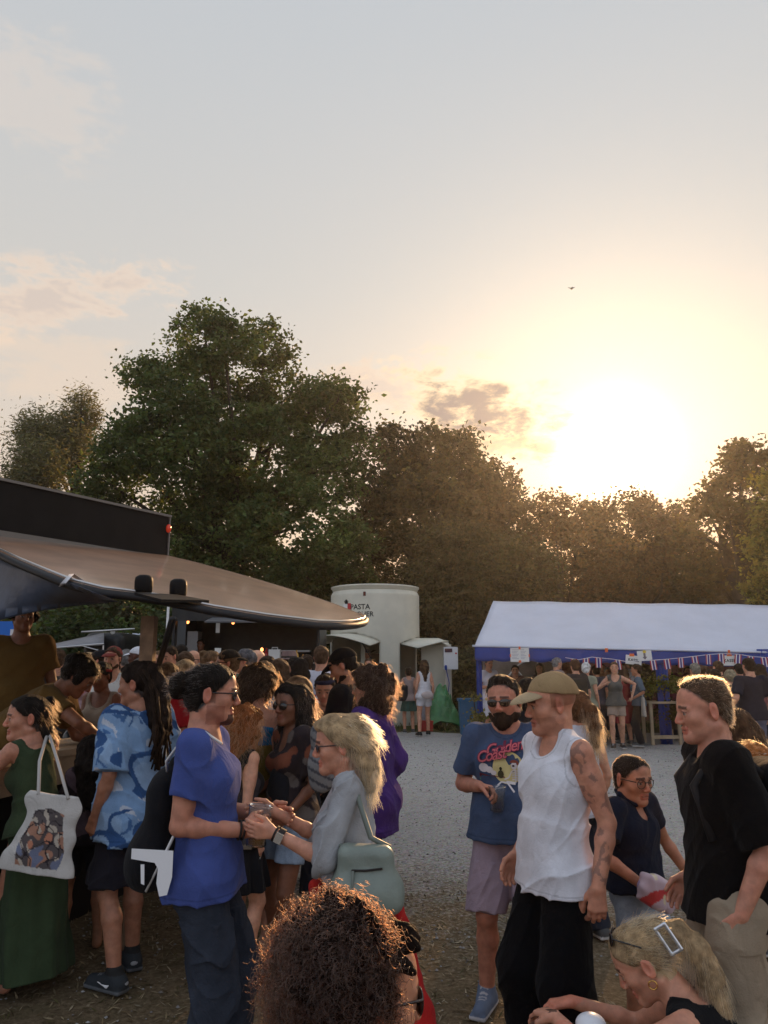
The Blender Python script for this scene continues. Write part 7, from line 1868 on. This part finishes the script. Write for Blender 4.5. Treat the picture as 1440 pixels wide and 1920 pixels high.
# tent crowd
fig('man in white t-shirt and white shorts standing at the left end of the tent', 916, 1233, 17.28, skin='tan', yaw=-150, topc=(.60, .56, .60), legs=(.55, .53, .56), length=.5, hairc=DKB, armR=(.02, .25, -.28), head=(-10, 5, 0))
fig('grey haired man behind the cap, facing right', 1044, 1232, 16.32, skin='light', yaw=-70, topc=(.20, .16, .16), hairc=GRY)
p = fig('man with thick brown hair, dark t-shirt and backpack strap, back turned at the tent', 1079, 1235, 14.76, skin='light', yaw=10, topc=(.035, .030, .032), sleeve=.8, hairc=(.07, .032, .018), ht=.02, fat=.2, legs=(.03, .03, .035))
S = Shape(); S.rbox(p.T(-.03, -.20, .27), (.15, .09, .2), None, .05, .02); bag_shape('backpack', 'olive black backpack on the brown haired man at the tent', 'backpack', S, CLOTH, (.035, .032, .026), .014, p)
fig('woman in sage green dress with a white headscarf at the tent', 1099, 1241, 15.24, 'f', 'light', -25, (.26, .26, .19), 'crew', .4, skirt=((.26, .26, .19), -.42, (.27, .22)), hairc=WHT, style='long', extra=HB(-.08, -.03, .055), shoe=(.4, .3, .2))
p = fig('woman in grey tank top and tan shorts with one hand on her hip', 1152, 1240, 15.72, 'f', (.52, .31, .22), 165, (.10, .10, .09), 'strap', legs=(.36, .27, .21), length=.30, hairc=BRN, style='tail', extra=HT([(0, -.1, .0), (.02, -.11, -.1), (.02, -.1, -.2)], [.035, .03, .014]), armL=(.19, -.02, -.36), poleL=(1, -.5, .2), armR=(.06, .2, -.12), poleR=(1, 0, -1), footR=(.10, .12), footL=(.08, -.06), shoe=(.05, .04, .035))
fig('man in white t-shirt with dark tousled hair behind the hand-on-hip woman', 1166, 1230, 16.92, skin='light', yaw=8, topc=(.62, .62, .66), hairc=DKB, extra=HC(.03, 16, .085, .02, 3))
fig('woman with ponytail in a red dress between the tan shorts and the shoulder bag', 1168, 1247, 16.32, 'f', 'light', 10, (.26, .03, .035), 'strap', skirt=((.26, .03, .035), -.45, (.24, .2)), hairc=BRN, style='long', extra=HL(.22))
p = fig('woman in slate t-shirt and wide black trousers facing left with a shoulder bag', 1194, 1244, 16.08, 'f', 'tan', 70, (.10, .13, .16), 'crew', .9, legs=(.02, .018, .02), hairc=DKB, armR=(.02, .2, -.3), armL=(.06, .12, -.4))
S = Shape(); S.frus(p.T(-.22, -.10, -.08), rz(.2), -.19, .19, (0, 0, .15, .05), (0, 0, .05, .03), k=.02); b = bag_shape('tote_bag', 'pale cloth shoulder bag at the tent table', 'tote bag', S, CLOTH, (.44, .38, .32), .014, p); bag_child(b, 'handle', [p.T(-.22, -.10, .10), p.T(-.17, -.04, .42), p.T(-.16, .03, .46)], .012, cot, p)
fig('grey haired man from behind at the tent, left of the balding head', 1304, 1242, 13.92, skin='tan', yaw=5, topc=(.03, .03, .03), hairc=(.20, .185, .15))
fig('dark haired woman in profile right behind the balding man', 1336, 1253, 12.24, 'f', 'light', 60, (.03, .03, .035), hairc=DKB, style='long', extra=HL(.18))
fig('brown haired man below the right KASSE sign', 1347, 1238, 14.64, skin='light', yaw=10, topc=(.04, .03, .03), hairc=BRN)
fig('ash blonde woman beside the navy shirt', 1370, 1254, 13.20, 'f', 'light', 8, (.05, .05, .06), hairc=(.28, .23, .15), extra=HC(.03, 14, .08, .0, 5))
fig('broad man in navy t-shirt and grey trousers, back turned on the right', 1405, 1232, 11.52, skin='light', yaw=4, topc=(.022, .022, .032), sleeve=.8, hairc=DKB, fat=.5, sw=.19, legs=(.13, .13, .18), armL=(.13, .1, -.40))
fig('dark haired person behind the navy shirt', 1386, 1243, 15.12, skin='light', yaw=0, topc=(.05, .03, .03), hairc=BLKH)
fig('tall dark haired person deep inside the tent', 1275, 1240, 18.24, skin='brown', yaw=170, topc=(.10, .03, .03), hairc=BLKH, group='stall workers')
fig('stall helper with dark hair behind the tent table', 1128, 1243, 18.48, 'f', 'tan', 175, (.10, .03, .03), hairc=BLKH, group='stall workers')
fig('dark clothed person hidden between the beard and the cap', 990, 1268, 7.6, 'f', 'light', 10, (.02, .02, .024), hairc=BLKH, style='long', extra=HL(.2))
p = fig('woman with auburn ponytail and white top right behind the man in the cap', 1082, 1290, 5.1, 'f', 'light', 25, (.60, .60, .66), 'tank', hairc=(.12, .05, .022), style='tail', extra=HT([(0, -.10, .04), (.02, -.15, .0), (.035, -.16, -.10), (.05, -.14, -.22)], [.035, .04, .04, .02]), head=(-10, 0, 0))
p.strands(p.parts['hair'], *mesh_sdf(Shape().path([p.hp(0, -.10, .04), p.hp(.02, -.15, 0), p.hp(.035, -.16, -.10), p.hp(.05, -.14, -.22)], [.035, .04, .04, .02]), .008), 900, .08, .004, .0007, (.30, .13, .045), .15, lambda q, r: np.stack([q[:, 0] * 0 + .1, -.1 * np.ones(len(q)), -1 * np.ones(len(q))], 1), 5)
for k, (px, top, dd, sx, tc, hc, yw, lab) in enumerate([
    (966, 1246, 17.6, 'm', (.10, .05, .05), DKB, 170, 'dark haired person under the price list at the left end of the tent'),
    (1012, 1243, 18.2, 'f', (.05, .04, .05), BLKH, 160, 'black haired woman in front of the arched tent window'),
    (1062, 1242, 17.0, 'f', (.13, .06, .06), (.14, .05, .03), 10, 'auburn haired woman left of the thick brown hair at the tent'),
    (1118, 1246, 16.6, 'm', (.06, .06, .08), DKB, 0, 'person in dark grey between the headscarf and the tan shorts'),
    (1140, 1250, 17.8, 'm', (.15, .12, .10), GRY, 175, 'grey haired helper deep in the tent behind the hand-on-hip woman'),
    (1252, 1246, 17.4, 'f', (.12, .03, .04), BLKH, 170, 'dark haired seller behind the plant table'),
    (1291, 1248, 18.4, 'm', (.05, .03, .03), BLKH, 150, 'seller in dark clothes right of the blue tent post'),
    (1322, 1247, 15.2, 'm', (.08, .07, .07), BRN, -10, 'brown haired man waiting beneath the flags'),
    (1425, 1244, 14.2, 'f', (.20, .08, .08), DKB, 10, 'dark haired woman in dull red at the right end of the tent')]):
    fig(lab, px, top, dd, sx, 'tan', yw, tc, hairc=hc, style='long' if sx == 'f' else 'short', extra=HL(.2) if sx == 'f' else None, group='stall workers' if 'seller' in lab or 'helper' in lab else 'people in the festival crowd')
# right edge: long haired woman and red haired child
p = fig('woman with long wavy brown hair leaning forward at the right edge', 1434, 1322, 5.4, 'f', 'light', 78, (.02, .018, .02), 'strap', hairc=(.075, .038, .02), style='long', extra=both(HL(.40, 1.15), HT([(-.05, .0, .0), (-.09, .03, -.15), (-.09, .06, -.34)], [.04, .045, .025])), lean=(22, 0), head=(6, 20, 0), armL=(.02, .26, -.42), armR=(.02, .22, -.32), legs=(.02, .02, .025))
p.strands(p.parts['hair'], *mesh_sdf(Shape().path([p.hp(0, -.05, .06), p.hp(0, -.09, -.08), p.hp(0, -.095, -.36)], [.085, .078, .05]), .008), 1200, .10, .006, .0007, (.30, .14, .05), .25, None, 6)
p = fig('red haired child with pale sunglasses pushed up, beside the long haired woman', 1410, 1388, 4.7, 'c', 'light', -70, (.05, .04, .045), hairc=(.34, .12, .035), extra=HT([(0, -.08, .03), (0, -.10, -.08)], [.05, .04]), head=(-10, 34, 0), headpx_z=1.0, hs=.98, sw=.16)
p.glasses(col=(.55, .45, .38), up=(.05, .112, 35), lens=(.030, .022))
p.strands(p.parts['hair'], *mesh_sdf(Shape().ell(p.hp(0, -.02, .035), (.085, .105, .09)), .008), 700, .05, .002, .0007, (.50, .20, .06), .2, lambda q, r: np.stack([q[:, 0] * 0, -np.ones(len(q)), -.3 * np.ones(len(q))], 1), 7)
